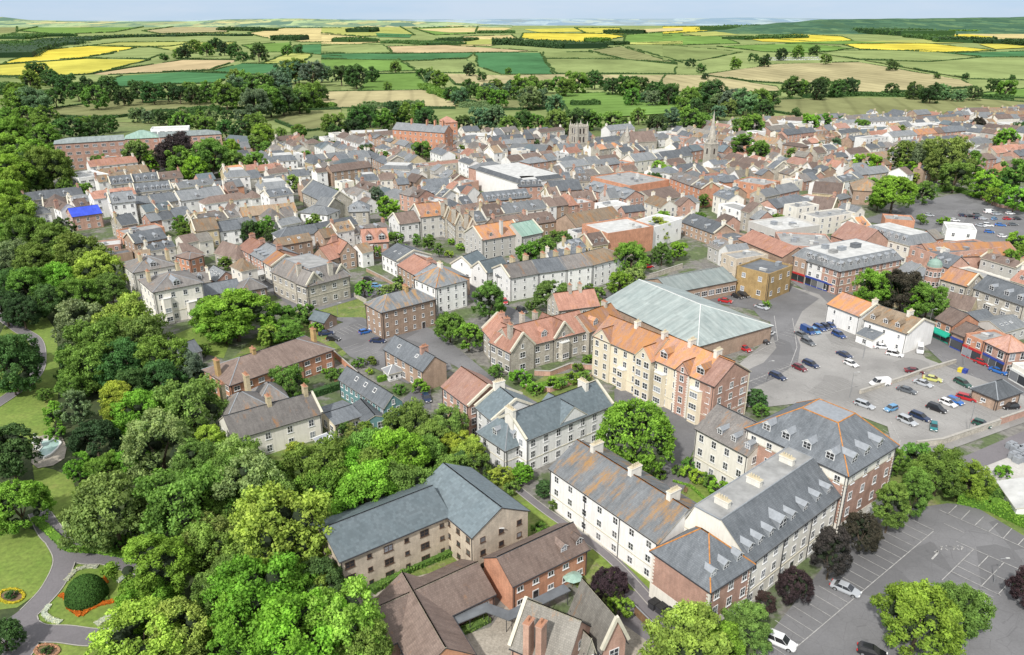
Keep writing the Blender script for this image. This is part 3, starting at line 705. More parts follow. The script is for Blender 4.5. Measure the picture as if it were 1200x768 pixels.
sc.render.engine = 'CYCLES'; sc.render.resolution_x = 1024; sc.render.resolution_y = 655
sc.cycles.max_bounces = 4; sc.cycles.diffuse_bounces = 2; sc.cycles.glossy_bounces = 2; sc.cycles.transmission_bounces = 2; sc.cycles.transparent_max_bounces = 4
# ------------------------------------------------------------------ ground
m_ground('g_country', [(.35, (.10,.14,.04,1)), (.55, (.15,.185,.055,1)), (.7, (.20,.20,.08,1))], .012, .2)
m_ground('g_town', [(.30, (.15,.145,.135,1)), (.45, (.20,.19,.17,1)), (.52, (.09,.12,.05,1)), (.64, (.11,.15,.055,1)), (.72, (.24,.22,.19,1))], .09, .8)
m_ground('g_lawn', [(.35, (.13,.205,.03,1)), (.6, (.18,.24,.045,1)), (.75, (.26,.26,.075,1))], .12, 1.2, fineamt=.3, bump=.3)
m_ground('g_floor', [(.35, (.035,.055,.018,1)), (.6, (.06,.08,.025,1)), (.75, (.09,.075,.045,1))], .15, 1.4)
m_ground('g_garden', [(.35, (.10,.16,.035,1)), (.55, (.17,.21,.05,1)), (.68, (.23,.20,.13,1))], .25, 1.5)
m_ground('g_asphalt', [(.35, (.17,.168,.17,1)), (.6, (.205,.20,.195,1)), (.8, (.25,.24,.225,1))], .10, 4, fineamt=.12)
m_ground('g_carpark', [(.35, (.27,.255,.24,1)), (.55, (.32,.305,.285,1)), (.75, (.37,.35,.325,1))], .10, 2.5, fineamt=.14)
m_ground('g_path', [(.35, (.17,.155,.16,1)), (.7, (.21,.195,.20,1))], .2, 4, fineamt=.12)
m_ground('g_paving', [(.35, (.30,.27,.22,1)), (.7, (.38,.34,.28,1))], .3, 3)
m_ground('g_concrete', [(.35, (.42,.40,.37,1)), (.7, (.52,.50,.46,1))], .2, 2, fineamt=.15)
m_ground('g_soil', [(.35, (.13,.08,.05,1)), (.7, (.20,.13,.08,1))], .5, 3)
m_plain('paint', (.40,.39,.37,1), .8, 0, .35, 1.2); m_plain('paint_worn', (.39,.38,.36,1), .85, 0, .25, 3); m_plain('kerb', (.38,.36,.32,1), .9)
def poly(name, fr, pts, z, mat, kind='structure'): return struct(name, [Gq(fr, p, z) for p in pts], z, mat, kind)
struct('ground', [(-30000,-500),(30000,-500),(30000,24000),(-30000,24000)], 0, 'g_country')
ZT = .05
m_tar('g_asphalt', (.165,.163,.165)); m_tar('g_carpark', (.285,.275,.26)); m_tar('g_path', (.175,.162,.168), .6)
poly('town_ground', 'px', [(110,390),(20,262),(30,225),(90,200),(250,178),(300,168),(420,160),(460,156),(560,152),(700,160),(760,150),(830,140),(960,135),(1200,128),(1700,128),(1500,800),(900,1100),(640,900),(420,768),(380,660),(330,560),(250,545),(215,450)], ZT, 'g_town')
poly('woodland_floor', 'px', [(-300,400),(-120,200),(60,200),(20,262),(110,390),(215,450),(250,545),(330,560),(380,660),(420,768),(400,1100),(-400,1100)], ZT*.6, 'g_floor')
LW = ZT+.03
poly('lawn', 'px', [(10,372),(55,372),(66,388),(70,440),(66,490),(55,520),(40,525),(-10,515),(-40,470)], LW, 'g_lawn')
poly('lawn', 'px', [(38,545),(62,550),(85,560),(95,600),(125,640),(150,660),(110,650),(86,646),(75,630),(60,612),(46,605)], LW, 'g_lawn')
poly('lawn', 'px', [(-60,622),(30,618),(50,625),(62,645),(60,668),(45,695),(20,712),(-60,722)], LW, 'g_lawn')
poly('lawn', 'px', [(96,658),(120,661),(148,668),(165,690),(160,730),(145,742),(55,738),(42,724),(60,695),(78,672)], LW, 'g_lawn')
poly('lawn', 'px', [(30,768),(50,755),(75,751),(120,756),(150,790),(20,800)], LW, 'g_lawn')
poly('lawn', 'px', [(205,392),(225,384),(262,384),(270,400),(262,420),(225,412)], LW, 'g_lawn')
GZ = [LW]
# gardens and verges in the town
for pts in ([(246,480),(262,430),(300,395),(330,375),(385,345),(425,350),(430,370),(420,400),(400,420),(372,430),(330,450),(300,470),(262,500)],
            [(262,540),(300,505),(345,520),(400,520),(430,500),(470,490),(510,520),(540,560),(600,560),(640,600),(690,640),(740,700),(760,740),(700,720),(640,640),(560,560),(470,545),(380,600),(300,590)],
            [(430,700),(470,670),(560,640),(640,600),(660,640),(560,690),(450,720)],
            [(560,470),(600,462),(640,440),(690,435),(700,450),(640,470),(590,490),(562,485)],
            [(790,555),(830,560),(875,585),(850,605),(815,600),(780,580)],
            [(352,352),(396,345),(432,352),(420,372),(385,372)],
            [(640,360),(660,350),(700,345),(760,330),(790,330),(780,350),(720,370),(670,375)],
            [(480,310),(600,330),(600,345),(560,345),(480,325)],
            [(1040,530),(1110,540),(1150,590),(1200,610),(1200,650),(1160,630),(1110,600),(1040,590)]):
    GZ[0] += .004; poly('garden', 'px', pts, GZ[0], 'g_garden')
for pts in ([(608,590),(625,585),(667,612),(770,706),(762,722),(700,660),(655,625)], [(655,612),(700,637),(770,678),(762,706),(700,655)], [(806,578),(820,570),(838,575),(848,590),(838,602),(815,598)]):
    GZ[0] += .004; poly('grass_verge', 'px', pts, GZ[0], 'g_lawn')
# roads
ZR = LW+.07
poly('road', 'px', [(386,372),(424,372),(470,392),(520,408),(530,432),(500,446),(505,412),(470,398),(440,392)], ZR, 'g_asphalt')
poly('road', 'px', [(300,330),(345,362),(360,368),(420,350),(470,340),(460,330),(410,345),(350,352),(318,322)], ZR, 'g_asphalt')
poly('road', 'px', [(480,372),(520,395),(575,440),(640,478),(640,490),(585,462),(535,430),(505,412),(505,480),(470,470),(500,440),(480,400),(450,385)], ZR+.01, 'g_asphalt')
poly('road', 'px', [(548,300),(575,345),(640,385),(700,400),(698,412),(620,392),(560,360),(535,330),(535,300)], ZR+.02, 'g_asphalt')
poly('car_park', 'px', [(376,385),(425,372),(470,400),(505,440),(478,450),(410,418)], ZR+.03, 'g_asphalt')
poly('road', 'px', [(720,455),(800,470),(825,500),(805,545),(780,575),(772,560),(790,510),(770,485),(720,470)], ZR, 'g_asphalt')
poly('footpath', 'px', [(775,575),(800,548),(815,552),(846,575),(862,596),(852,600),(835,572),(812,560),(795,580),(806,600),(800,605)], ZR+.02, 'g_path')
poly('courtyard', 'D', [(100,490),(285,445),(300,475),(390,470),(470,470),(440,520),(400,560),(365,548),(340,520),(230,500),(150,520)], ZR-.01, 'g_asphalt')
poly('courtyard', 'px', [(700,345),(760,322),(830,335),(760,345),(720,360)], ZR-.012, 'g_asphalt')
# street past the car park, shops
poly('road', 'px', [(910,318),(935,330),(1000,362),(1080,392),(1110,420),(1210,482),(1240,470),(1120,395),(1090,378),(1010,350),(940,320)], ZR, 'g_asphalt')
poly('road', 'px', [(928,330),(960,352),(1080,402),(1110,430),(1180,462),(1200,480),(1230,480),(1110,410),(1085,392),(960,340),(935,325)], ZR+.015, 'g_asphalt')
poly('car_park', 'px', [(846,475),(862,430),(880,415),(905,392),(900,362),(925,335),(960,345),(975,360),(1060,395),(1085,420),(1150,445),(1215,470),(1215,490),(1110,528),(1050,540),(1040,500),(960,470),(890,478)], ZR+.03, 'g_carpark')
poly('service_road', 'px', [(905,392),(900,362),(925,335),(960,350),(940,365),(930,385),(938,405),(935,425),(905,445),(865,462),(850,455),(862,440),(895,425),(910,408)], ZR+.05, 'g_asphalt')
poly('car_park', 'px', [(880,770),(1000,620),(1040,600),(1110,590),(1140,592),(1200,628),(1400,740),(1400,1000),(700,1000),(760,760),(850,740)], ZR, 'g_asphalt')
poly('service_road', 'px', [(1095,545),(1118,540),(1200,505),(1300,465),(1300,490),(1150,548),(1110,560)], ZR+.06, 'g_path')
poly('concrete_yard', 'px', [(1122,555),(1175,535),(1230,510),(1320,520),(1320,620),(1200,615),(1160,590)], ZR, 'g_concrete')
poly('car_park', 'px', [(1080,238),(1130,228),(1200,235),(1300,240),(1330,300),(1200,295),(1120,275),(1040,262)], ZR, 'g_asphalt')
poly('road', 'px', [(1010,258),(1080,235),(1150,222),(1300,215),(1300,228),(1150,236),(1100,250),(1040,265)], ZR+.03, 'g_asphalt')
poly('road', 'px', [(700,640),(765,705),(790,745),(775,768),(830,768),(800,740),(770,700),(712,640)], ZR, 'g_path')
poly('service_yard', 'px', [(735,690),(765,700),(800,768),(760,800),(720,790),(722,720)], ZR-.01, 'g_path')
poly('paved_yard', 'px', [(700,740),(722,725),(770,760),(760,800),(700,790)], ZR+.02, 'g_paving')
poly('paved_yard', 'px', [(540,745),(575,735),(600,700),(625,712),(600,768),(560,790),(530,780)], ZR, 'g_paving')
poly('paved_yard', 'px', [(415,700),(430,690),(530,665),(560,660),(600,690),(560,700),(430,730)], ZR-.02, 'g_paving')
poly('footpath', 'px', [(640,665),(655,668),(700,640),(690,628)], ZR, 'g_paving')
# park paths with kerbs
RIB = []; KJ = []
def ribbon(name, fr, pts, w, z, mat, kerb=True):
    P_ = [Gq(fr, p) for p in pts]; n = len(P_); RIB.append(None)
    # smooth by Catmull-Rom
    S_ = []
    for i in range(n-1):
        p0, p1, p2, p3 = P_[max(i-1,0)], P_[i], P_[i+1], P_[min(i+2,n-1)]
        for k in range(8):
            t = k/8; S_.append(.5*((2*p1)+(p2-p0)*t+(2*p0-5*p1+4*p2-p3)*t*t+(3*p1-p0-3*p2+p3)*t**3))
    S_.append(P_[-1]); mb = MB(); kb = MB(); Lf = []; Rt = []
    for i, p in enumerate(S_):
        d = (S_[min(i+1,len(S_)-1)]-S_[max(i-1,0)]).normalized(); s = Vector((-d.y, d.x, 0)); Lf.append(p+s*w/2); Rt.append(p-s*w/2)
    for i in range(len(S_)-1):
        mb.face([(Rt[i].x,Rt[i].y,z),(Rt[i+1].x,Rt[i+1].y,z),(Lf[i+1].x,Lf[i+1].y,z),(Lf[i].x,Lf[i].y,z)])
        for S1, sg in ((Lf, 1), (Rt, -1)):
            a, b = S1[i], S1[i+1]; d = (S_[min(i+1,len(S_)-1)]-S_[i]).normalized(); q = Vector((-d.y, d.x, 0))*sg*.16
            if kerb: KJ.append((len(RIB)-1, a, b, q, z))
            if False: kb.face([Vector((v.x, v.y, z+.05)) for v in (a-q, b-q, b, a)]); kb.face([Vector((a.x-q.x,a.y-q.y,z)), Vector((b.x-q.x,b.y-q.y,z)), Vector((b.x-q.x,b.y-q.y,z+.05)), Vector((a.x-q.x,a.y-q.y,z+.05))])
    o = link(name, mb.mesh(name, [mat])); tag(o, kind='structure')
    RIB[-1] = (S_, w)
    return o
PZ = LW+.07
ribbon('park_path', 'px', [(-20,485),(15,462),(38,444),(46,425),(42,400),(20,385),(2,368),(8,345)], 3.4, PZ, 'g_path')
ribbon('park_path', 'px', [(45,600),(58,625),(76,640),(100,654),(125,655),(150,662),(175,670)], 3.4, PZ+.006, 'g_path')
ribbon('park_path', 'px', [(48,605),(66,632),(76,655),(64,685),(45,708),(22,728),(-20,750)], 3.6, PZ+.012, 'g_path')
ribbon('park_path', 'px', [(22,728),(42,742),(75,744),(110,748),(150,745)], 3.6, PZ+.018, 'g_path')
ribbon('park_path', 'px', [(22,728),(25,755),(5,785)], 5, PZ+.024, 'g_path')
ribbon('footpath', 'px', [(608,575),(640,600),(680,628),(720,660),(768,712)], 1.8, PZ+.03, 'g_path')
kb = MB()
for k, a, b, q, z in KJ:
    c = (a+b)/2
    if any(j != k and min((c-s).length for s in S2) < w2/2+.02 for j, (S2, w2) in enumerate(RIB)): continue
    z = PZ+.06; kb.face([Vector((v.x, v.y, z)) for v in (a-q, b-q, b, a)])
tag(link('path_edging', kb.mesh('path_edging', ['kerb'])), kind='structure')
# ------------------------------------------------------------------ painted markings
def line(fr, a, b, w=.12, mat='paint', z=ZR+.08, name='road_marking'):
    p, q = Gq(fr, a, z), Gq(fr, b, z); d = (q-p).normalized(); s = Vector((-d.y, d.x, 0))*w/2
    MK[mat].face([(p-s), (q-s), (q+s), (p+s)])
MK = {'paint': MB(), 'paint_worn': MB()}
def ZZ(x, y): return (1000+x/5.485, 560+y/5.485)
# lower right car park: bays
A0, A1 = (928,763), (1094,622.5); line('px', A0, A1, .12)
n = 16
gA, gB = G(*A0, 0), G(*A1, 0); d = (gB-gA).normalized(); perp = Vector((-d.y, d.x, 0)); Ltot = (gB-gA).length
k = 0; t = Ltot
def wline(p, q, w=.1, mat='paint', z=ZR+.08):
    d = (q-p).normalized(); s = Vector((-d.y, d.x, 0))*w/2; MK[mat].face([Vector((v.x, v.y, z)) for v in (p-s, q-s, q+s, p+s)])
while t > -14: p = gA+d*t; wline(p, p+perp*5.0); t -= 2.45
line('px', ZZ(550,205), ZZ(1100,450)); 
for a, b in ((ZZ(665,178),ZZ(610,232)),(ZZ(750,210),ZZ(693,268)),(ZZ(838,250),ZZ(782,305)),(ZZ(928,292),ZZ(873,345)),(ZZ(1020,325),ZZ(965,388)),(ZZ(1097,390),ZZ(1060,430))): line('px', a, b)
line('px', ZZ(582,293), ZZ(710,352)); 
for a, b in ((ZZ(660,408),ZZ(1075,592)),(ZZ(775,458),ZZ(570,658)),(ZZ(705,527),ZZ(1000,668)),(ZZ(870,500),ZZ(800,573)),(ZZ(968,545),ZZ(820,700)),(ZZ(1075,592),ZZ(930,750)),(ZZ(670,568),ZZ(850,655)),(ZZ(630,602),ZZ(950,757)),(ZZ(805,728),ZZ(760,768)),(ZZ(730,690),ZZ(900,768))): line('px', a, b)
line('px', ZZ(505,524), ZZ(545,480), .3); line('px', ZZ(545,480), ZZ(535,465), .3)      # arrow stem
line('px', ZZ(548,470), ZZ(520,478), .25)
for i, x in enumerate((560,590,640,665,690)): line('px', ZZ(x, 440+ (i%2)*14), ZZ(x+18, 452+(i%2)*14), .18); line('px', ZZ(x+4, 465-(i%2)*30), ZZ(x+12, 440), .18)
# big car park
def bays(fr, a, b, ln, n, side=1, w=.1, mat='paint_worn', edge=False):
    p, q = Gq(fr, a), Gq(fr, b); d = (q-p)/n; s = Vector((-d.y, d.x, 0)).normalized()*ln*side
    for i in range(n+1): wline(p+d*i, p+d*i+s, w, mat)
    if edge: wline(p, q, w, mat)
bays('L', (215,395), (420,300), 4.8, 16, 1); bays('L', (300,460), (360,430), 4.8, 5, -1)
bays('L', (255,235), (330,190), 4.8, 6, 1); bays('L', (330,290), (500,215), 4.8, 12, -1)
bays('L', (390,285), (600,250), 4.8, 12, 1)
bays('L', (500,470), (890,340), 4.8, 22, -1); bays('L', (330,480), (640,390), 4.8, 14, 1, edge=True)
bays('L', (470,545), (930,400), 4.8, 26, 1, mat='paint', edge=True)
bays('L', (690,560), (1000,465), 4.8, 15, 1); bays('L', (680,650), (1090,545), 4.8, 20, 1)
bays('L', (60,410), (130,370), 4.5, 4, -1); bays('L', (10,310), (150,240), 4.5, 8, -1, edge=True)
bays('S', (820,390), (1110,400), 4.8, 26, 1); bays('S', (780,350), (1090,345), 4.8, 26, 1)
bays('Gf', (550,70), (650,40), 4.8, 5, -1, edge=True); bays('Gf', (590,150), (700,200), 4.8, 5, 1)
line('L', (240,150), (258,270), .15, 'paint'); line('L', (258,270), (230,345), .15, 'paint'); line('L', (230,345), (60,410), .15, 'paint'); line('L', (165,140), (180,240), .15, 'paint'); line('L', (180,240), (20,330), .15, 'paint')
line('L', (640,570), (680,650), .12, 'paint'); line('L', (680,650),(676,690), .12, 'paint')
for i in range(14):      # centre line of the shopping street
    a = (1090+ i*9.5, 410+i*5.6); line('px', a, (a[0]+4, a[1]+2.3), .12, 'paint')
for m_, mb_ in MK.items(): tag(link('road_marking', mb_.mesh('road_marking', [m_])), kind='structure')
# ------------------------------------------------------------------ surveyed buildings
# -
W3 = dict(rows=3, sp=3.2); BR = 'w_brick'
# grey slate-tiled block of flats, L-shaped
a = B('apartment_block', 'L-shaped three-storey beige block of flats under a plain blue-grey roof', 'building', 'H', (688,302),(905,200),('b',690,25), 7.8, 3.1, 'y', 'w_beige', 'r_bluegrey', ridge='lead', winstyle='b', win=dict(rows=3, sp=2.6, w=1.0, h=1.0, n_front=3), attic=False)
B('', None, None, 'H', (160,397),(597,215),('b',100,235), 7.8, 2.6, 'x', 'w_beige', 'r_bluegrey', into=a, ridge='lead', winstyle='b', win=dict(rows=3, sp=2.9, w=1.6, h=1.3, alt=(.9,.8)), cope=(), attic=False)
# red brick house and brown roofed day centre
B('brick_house', 'bright orange-red brick two-storey house with brown tiled roof beside the grey-roofed flats', 'house', 'H', (843,492),(1140,347),('r',782,385), 5.3, 2.6, 'x', 'w_orange', 'r_brown', win=dict(rows=2, sp=2.7, w=1.1, h=1.0), dorm=[('front',[.72,.93],1.3,1.0)], attic=False, door=.35, sides=('front',))
a = B('community_hall', 'low brown-tiled hall with crossing gabled roofs around a paved courtyard', 'building', 'H', (300,753),(772,524),('r',692,410), 3.0, 2.6, 'x', BR, 'r_brown', ridge='trim_cream', win=dict(rows=1, sp=3.2, w=1.4, h=1.1))
B('', None, None, 'H', (470,850),(690,765),17, 3.0, 3.0, 'y', 'w_orange', 'r_brown', into=a, ridge='trim_cream', win=dict(rows=1, sp=3.5), attic=False)
# stone gabled school house at the bottom
a = B('gothic_house', 'stone-tiled villa with steep crossing gables and red brick chimneys at the bottom edge', 'house', 'M', (215,640),(560,790),8.5, 6.0, 4.6, 'x', BR, 'r_stone', ridge='trim_cream', cope=('l',), win=dict(rows=2, sp=2.8), chim=[(.35,-.05,2),(.55,0,2)], chmat='w_brick', far=0)
B('', None, None, 'M', (800,660),(945,600),8.5, 6.0, 4.6, 'y', BR, 'r_stone', into=a, ridge='trim_cream', cope=('f',), win=dict(rows=2, sp=2.4, w=1.6), attic=False)
B('', None, None, 'M', (690,690),(745,660),5, 6.0, 2.2, 'y', 'w_stone', 'r_stone', into=a, ridge='trim_cream', win=dict(rows=2, sp=2.4), attic=False)
# long white terrace, U-shaped sheltered flats
B('terraced_building', 'long white three-storey terrace with slate roof streaked orange by lichen and three cream chimneys', 'building', 'J', (62,222),(378,440),('r',175,162), 8.4, 3.6, 'x', 'w_white', 'r_slatelichen', chim=[(.17,.55,4),(.53,.55,4),(.86,.55,4)], string=(2.9,), win=dict(rows=3, sp=3.6, h=1.4), ridge='ridge_orange', base=('w_cream',.5))
a = B('apartment_block', 'cream and brick sheltered flats with a row of roof dormers above the tree-lined car park', 'building', 'J', (362,462),(530,578),('b',648,497), 9.0, 4.6, 'h', BR, 'r_slate', ridge='ridge_orange', base=('w_cream',2.9), quoin=('w_cream',2.9,9), win=dict(rows=3, sp=2.9, w=1.1, h=1.6, n_front=0), string=(8.75,),
      dorm=[('right',[.16,.46,.78],1.3,1.1)], attic=False)
B('', None, None, 'J', (645,498),(905,300),12.5, 9.0, 4.6, 'x', 'w_cream', 'r_slate', into=a, ins=(0,0,5.6,2.0), ridge='lead', win=dict(rows=3, sp=2.9, h=1.5), string=(2.9,8.75), dorm=[('front',[.05,.15,.26,.50,.64,.79,.92],1.3,1.2),('front',[.38],2.2,1.5)], chim=[(.12,.62,4),(.45,.62,4),(.82,.62,4)], door=.5, sides=('front',), attic=False, base=('w_cream',.6))
a = B('apartment_block', 'tall brick and cream flats with hipped slate roof, lead dormers and orange hip tiles', 'building', 'X', (92,367),(790,692),('b',1110,475), 13.2, 4.8, 'h', BR, 'r_slate', ins=(6.6,6.6,6.6,4.0), ridge='ridge_orange', base=('w_cream',3.1), band=('w_cream',11.2,13.15), quoin=('w_cream',3.1,11.2), string=(11.0,12.95), win=dict(rows=4, sp=3.3, w=1.3, h=1.5), top='lead',
      dorm=[('front',[.17,.37,.58,.80],1.7,1.3),('right',[.2,.45,.72],1.7,1.3)], attic=False)
B('', None, None, 'J', (488,104),(640,185),('r',575,48), 9.5, 3.4, 'x', 'w_cream', 'r_slatewarm', into=a, ridge='lead', win=dict(rows=3, sp=3, h=1.5), string=(3.0,), dorm=[('front',[.4,.66,.92],1.2,1.1)], attic=False, far=0, base=('w_cream',.6))
# left white complex
a = B('apartment_block', 'white rendered three-storey flats with blue-grey slates and tall gable parapets left of the round tree', 'building', 'Y', (395,507),(985,262),('r',272,335), 7.8, 3.6, 'x', 'w_white', 'r_bluegrey', ridge='lead', cope=('l','r'), chim=[(.0,.5,4),(.84,.5,4)], string=(2.8,), win=dict(rows=3, sp=3.2), attic=False, far=0)
B('', None, None, 'Y', (622,408),(815,333),8, 7.8, 3.0, 'y', 'w_white', 'r_bluegrey', into=a, win=dict(rows=3, sp=3.2), ridge='lead', string=(2.8,), attic=False, sides=('front',))
B('', None, None, 'Y', (48,278),(158,374),('r',190,127), 8.0, 3.4, 'x', 'w_white', 'r_bluegrey', into=a, ridge='lead', cope=('l','r'), win=dict(rows=3, sp=2.4), chim=[(.0,.5,4)], attic=False)
B('', None, None, 'Y', (62,447),(250,572),6.5, 5.8, 3.6, 'h', 'w_white', 'r_bluegrey', into=a, ridge='lead', win=dict(rows=2, sp=3.4), string=(2.8,), dorm=[('front',[.5],1.3,1.2),('right',[.5],1.3,1.2)], attic=False)
# brick house with clay roof left of it
a = B('brick_house', 'tall pinkish brick house under a clay tile roof beside the bend in the road', 'house', 'px', (518,453),(549,476),('r',540,430), 8.0, 3.4, 'x', 'w_brick', 'r_pink', win=dict(rows=3, sp=2.6), far=0, cope=('r',), attic=True)
# orange roofed flats
a = B('apartment_block', 'four-storey yellow rendered flats with bright orange lichened roof, left-hand one of the pair', 'building', 'I', (497,170),(712,262),11, 11.0, 4.0, 'x', 'w_yellow', 'r_claylichen', win=dict(rows=4, sp=3.0), string=(2.9,), bays=[('front',.55,2.8,5.6)], chim=[(.5,.5,2),(.95,.5,2)], far=0, door=.5)
a2 = B('apartment_block', 'four-storey yellow flats with white bays and a brick gable end facing the car park', 'building', 'I', (714,255),(952,360),('b',1080,303), 11.0, 4.0, 'x', 'w_yellow', 'r_claylichen', win=dict(rows=4, sp=3.0), string=(2.9,), bays=[('front',.18,3.4,8.4),('front',.75,3.4,8.4)], dorm=[('front',[.16,.74],2.2,1.5)], chim=[(.35,.5,3),(.75,.5,3)], far=0, door=.45)
B('', None, None, 'I', (655,243),(712,268),6, 11.0, 2.6, 'y', 'w_yellow', 'r_claylichen', into=a, win=dict(rows=4, sp=2.4, w=1.5), far=0, sides=('front',))
B('', None, None, 'I', (497,172),(560,200),6, 11.0, 2.6, 'y', 'w_yellow', 'r_claylichen', into=a, win=dict(rows=4, sp=2.4), far=0, sides=('front',))
B('', None, None, 'I', (806,299),(856,321),6, 11.0, 2.4, 'y', 'w_brick', 'r_claylichen', into=a2, win=dict(rows=4, sp=4.0), far=0, sides=('front',), quoin=('w_cream',0,11))
a = B('terraced_building', 'square brick end block joined to the yellow flats with white oriel windows', 'building', 'I', (953,361),(1080,308),4, 11.0, 3.8, 'y', BR, 'r_pink', win=dict(rows=4, sp=3.4, w=1.3), attic=False, far=0, sides=('front',))
# long gothic stone house
a = B('stone_house', 'long grey stone gothic house with red clay roofs, gables and tall stone chimneys', 'house', 'N', (300,470),(830,335),10, 6.8, 4.0, 'x', 'w_stone', 'r_clay', win=dict(rows=2, sp=3.0, w=1.4), chim=[(.30,.7,2),(.44,.6,2),(.02,.2,2)], chmat='w_stone', chh=2.2, far=0, dorm=[('front',[.42],1.8,1.4)])
B('', None, None, 'N', (288,490),(448,440),9, 6.8, 4.2, 'y', 'w_stone', 'r_clay', into=a, win=dict(rows=2, sp=2.4, w=1.8, n_front=1), cope=('f',), far=0)
B('', None, None, 'N', (590,400),(715,362),9, 6.8, 4.0, 'y', 'w_stone', 'r_clay', into=a, win=dict(rows=2, sp=2.4, w=1.5), cope=('f',), bays=[('front',.5,3.4,5.4)], far=0)
B('', None, None, 'N', (95,330),(180,430),8.5, 6.8, 4.0, 'x', 'w_stone', 'r_clay', into=a, win=dict(rows=2, sp=2.8), chim=[(.3,.5,2),(.7,.5,2)], chmat='w_brick', cope=('l','r'), far=0)
B('stone_house', 'smaller gabled stone house with clay tiles behind the long gothic one', 'house', 'N', (620,200),(900,165),9, 6.5, 3.6, 'x', 'w_stone', 'r_clay', win=dict(rows=2, sp=3), chim=[(.4,.5,2),(.65,.5,2)], chmat='w_stone', chh=2.4, far=0)
B('stone_house', 'house with orange lichened hipped roof between the stone house and the green metal roof', 'house', 'N', (830,350),(1060,260),9, 7, 3.4, 'x', 'w_stone', 'r_claylichen', win=dict(rows=2, sp=3), dorm=[('front',[.25],1.8,1.4)], chmat='w_stone', chim=[(.8,.5,2)], far=0)
# market hall
a = B('supermarket', 'huge low supermarket with pale green metal roof and brown brick walls beside the car park', 'shop', 'I', (530,45),(888,213),('b',1130,120), 5.0, 4.6, 'x', 'w_brown', 'r_metal', ins=(0,14,14.2,14.2), ridge='trim_white', win=dict(rows=0), far=0, gut=False)
B('', None, None, 'D', (95,470),(290,432),('b',272,385), 5.0, 2.6, 'x', 'w_brown', 'r_metal', into=a, ridge='trim_white', win=dict(rows=1, sp=3, w=2.4, h=1.8), far=1)
B('office_block', 'square ochre brick two-storey block with flat recessed roof next to the green metal roof', 'building', 'D', (290,388),(388,413),('b',468,388), 9.5, 0, 'f', 'w_ochre', 'flat_dark', win=dict(rows=2, sp=4.2, w=1.4), far=0, clutter=2)
B('office_block', 'flat-roofed beige brick range joined behind the square ochre block', 'building', 'D', (245,350),(290,368),14, 8.5, 0, 'f', 'w_beige', 'flat_grey', win=dict(rows=2, sp=3), far=1, clutter=3)
# shop parade and corner block
B('shop_building', 'white three-storey shop with dark dormers facing the end of the car park', 'shop', 'D', (503,372),(600,402),11, 8.6, 2.6, 'm', 'w_white', 'r_slatelight', win=dict(rows=3, sp=2.7), dorm=[('front',[.12,.32,.52,.72,.9],1.3,1.1)], far=0, shop=('signblue',False))
B('shop_building', 'narrow brown brick shop with a red shopfront left of the white shops', 'shop', 'D', (462,360),(502,372),11, 8.6, 0, 'f', 'w_brown', 'flat_grey', win=dict(rows=2, sp=2.7), far=0, clutter=2, shop=('signred',False))
B('shop_building', 'big brick corner block with grey mansard and many white dormers behind the copper-leaved tree', 'shop', 'D', (600,403),(785,366),20, 8.6, 2.8, 'm', 'w_brick', 'r_slatelight', win=dict(rows=3, sp=3.2, w=1.4), string=(3.2,6), dorm=[('front',[.06,.18,.3,.42,.54,.66,.78,.9],1.5,1.3),('left',[.3,.6],1.5,1.3)], far=0, clutter=4)
# pair of white cottages by the car park
B('cottage', 'white cottage with mossy orange roof on the car park edge, left one of two', 'house', 'D', (563,503),(660,541),('r',605,467), 6.0, 2.8, 'x', 'w_white', 'r_claylichen', cope=('r',), win=dict(rows=2, sp=4, w=.9, h=1.2), far=0, chim=[(.97,.5,2)])
B('cottage', 'white cottage with patchy brown and orange roof and blank white gable, beside parked cars', 'house', 'D', (672,549),(802,593),('r',712,506), 6.0, 2.8, 'x', 'w_white', 'r_tan', cope=('r',), win=dict(rows=2, sp=3.6, w=.9, h=1.2, n_right=0), far=0, chim=[(.7,.5,3)], dorm=[('front',[.15,.45,.72],1.4,1.1)], attic=False)
B('outbuilding', 'small lean-to with grey slates against the white cottages', 'outbuilding', 'D', (650,592),(700,612),4, 2.6, 1.4, 'lean', 'w_white', 'r_slate', win=dict(rows=1, sp=3), far=1)
B('public_toilets', 'low brown brick toilet block with slate hipped roof and blue door in the car park', 'building', 'W', (228,60),(342,108),('b',443,72), 3.2, 2.4, 'h', 'w_brown', 'r_slate', win=dict(rows=1, sp=4, h=.7), far=0)
# shops on the right
B('shop_building', 'red brick shop with a green awning at the top of the shopping street', 'shop', 'U', (392,375),(497,420),('b',588,372), 5.8, 2.8, 'x', 'w_orange', 'r_brown', win=dict(rows=2, sp=2.6), far=0, attic=False, shop=('awning_green',True))
B('shop_building', 'low brown brick shop with dark blue front next to the green awning', 'shop', 'U', (490,455),(568,488),9, 4.6, 2.2, 'x', 'w_brown', 'r_brown', win=dict(rows=1, sp=2.2, w=1.6), far=0, shop=('signblue',False))
B('shop_building', 'brick shop with a red shopfront and flat parapet', 'shop', 'U', (572,465),(687,515),10, 6.4, 0, 'f', 'w_orange', 'flat_grey', win=dict(rows=2, sp=2.6), far=0, clutter=2, shop=('signred',False))
B('shop_building', 'pink-roofed white and brick shop with tall blue-framed windows', 'shop', 'U', (690,512),(826,578),('r',778,450), 6.4, 2.8, 'h', BR, 'r_pink', win=dict(rows=2, sp=2.8, w=1.8, h=1.9), far=0, shop=('signblue',False))
B('shop_building', 'pale shop at the right edge with glass front', 'shop', 'U', (850,640),(960,700),12, 4.6, 0, 'f', 'w_cream', 'flat_pale', win=dict(rows=1, sp=2.6, w=1.9, h=2), far=0, shop=('trim_white',False))
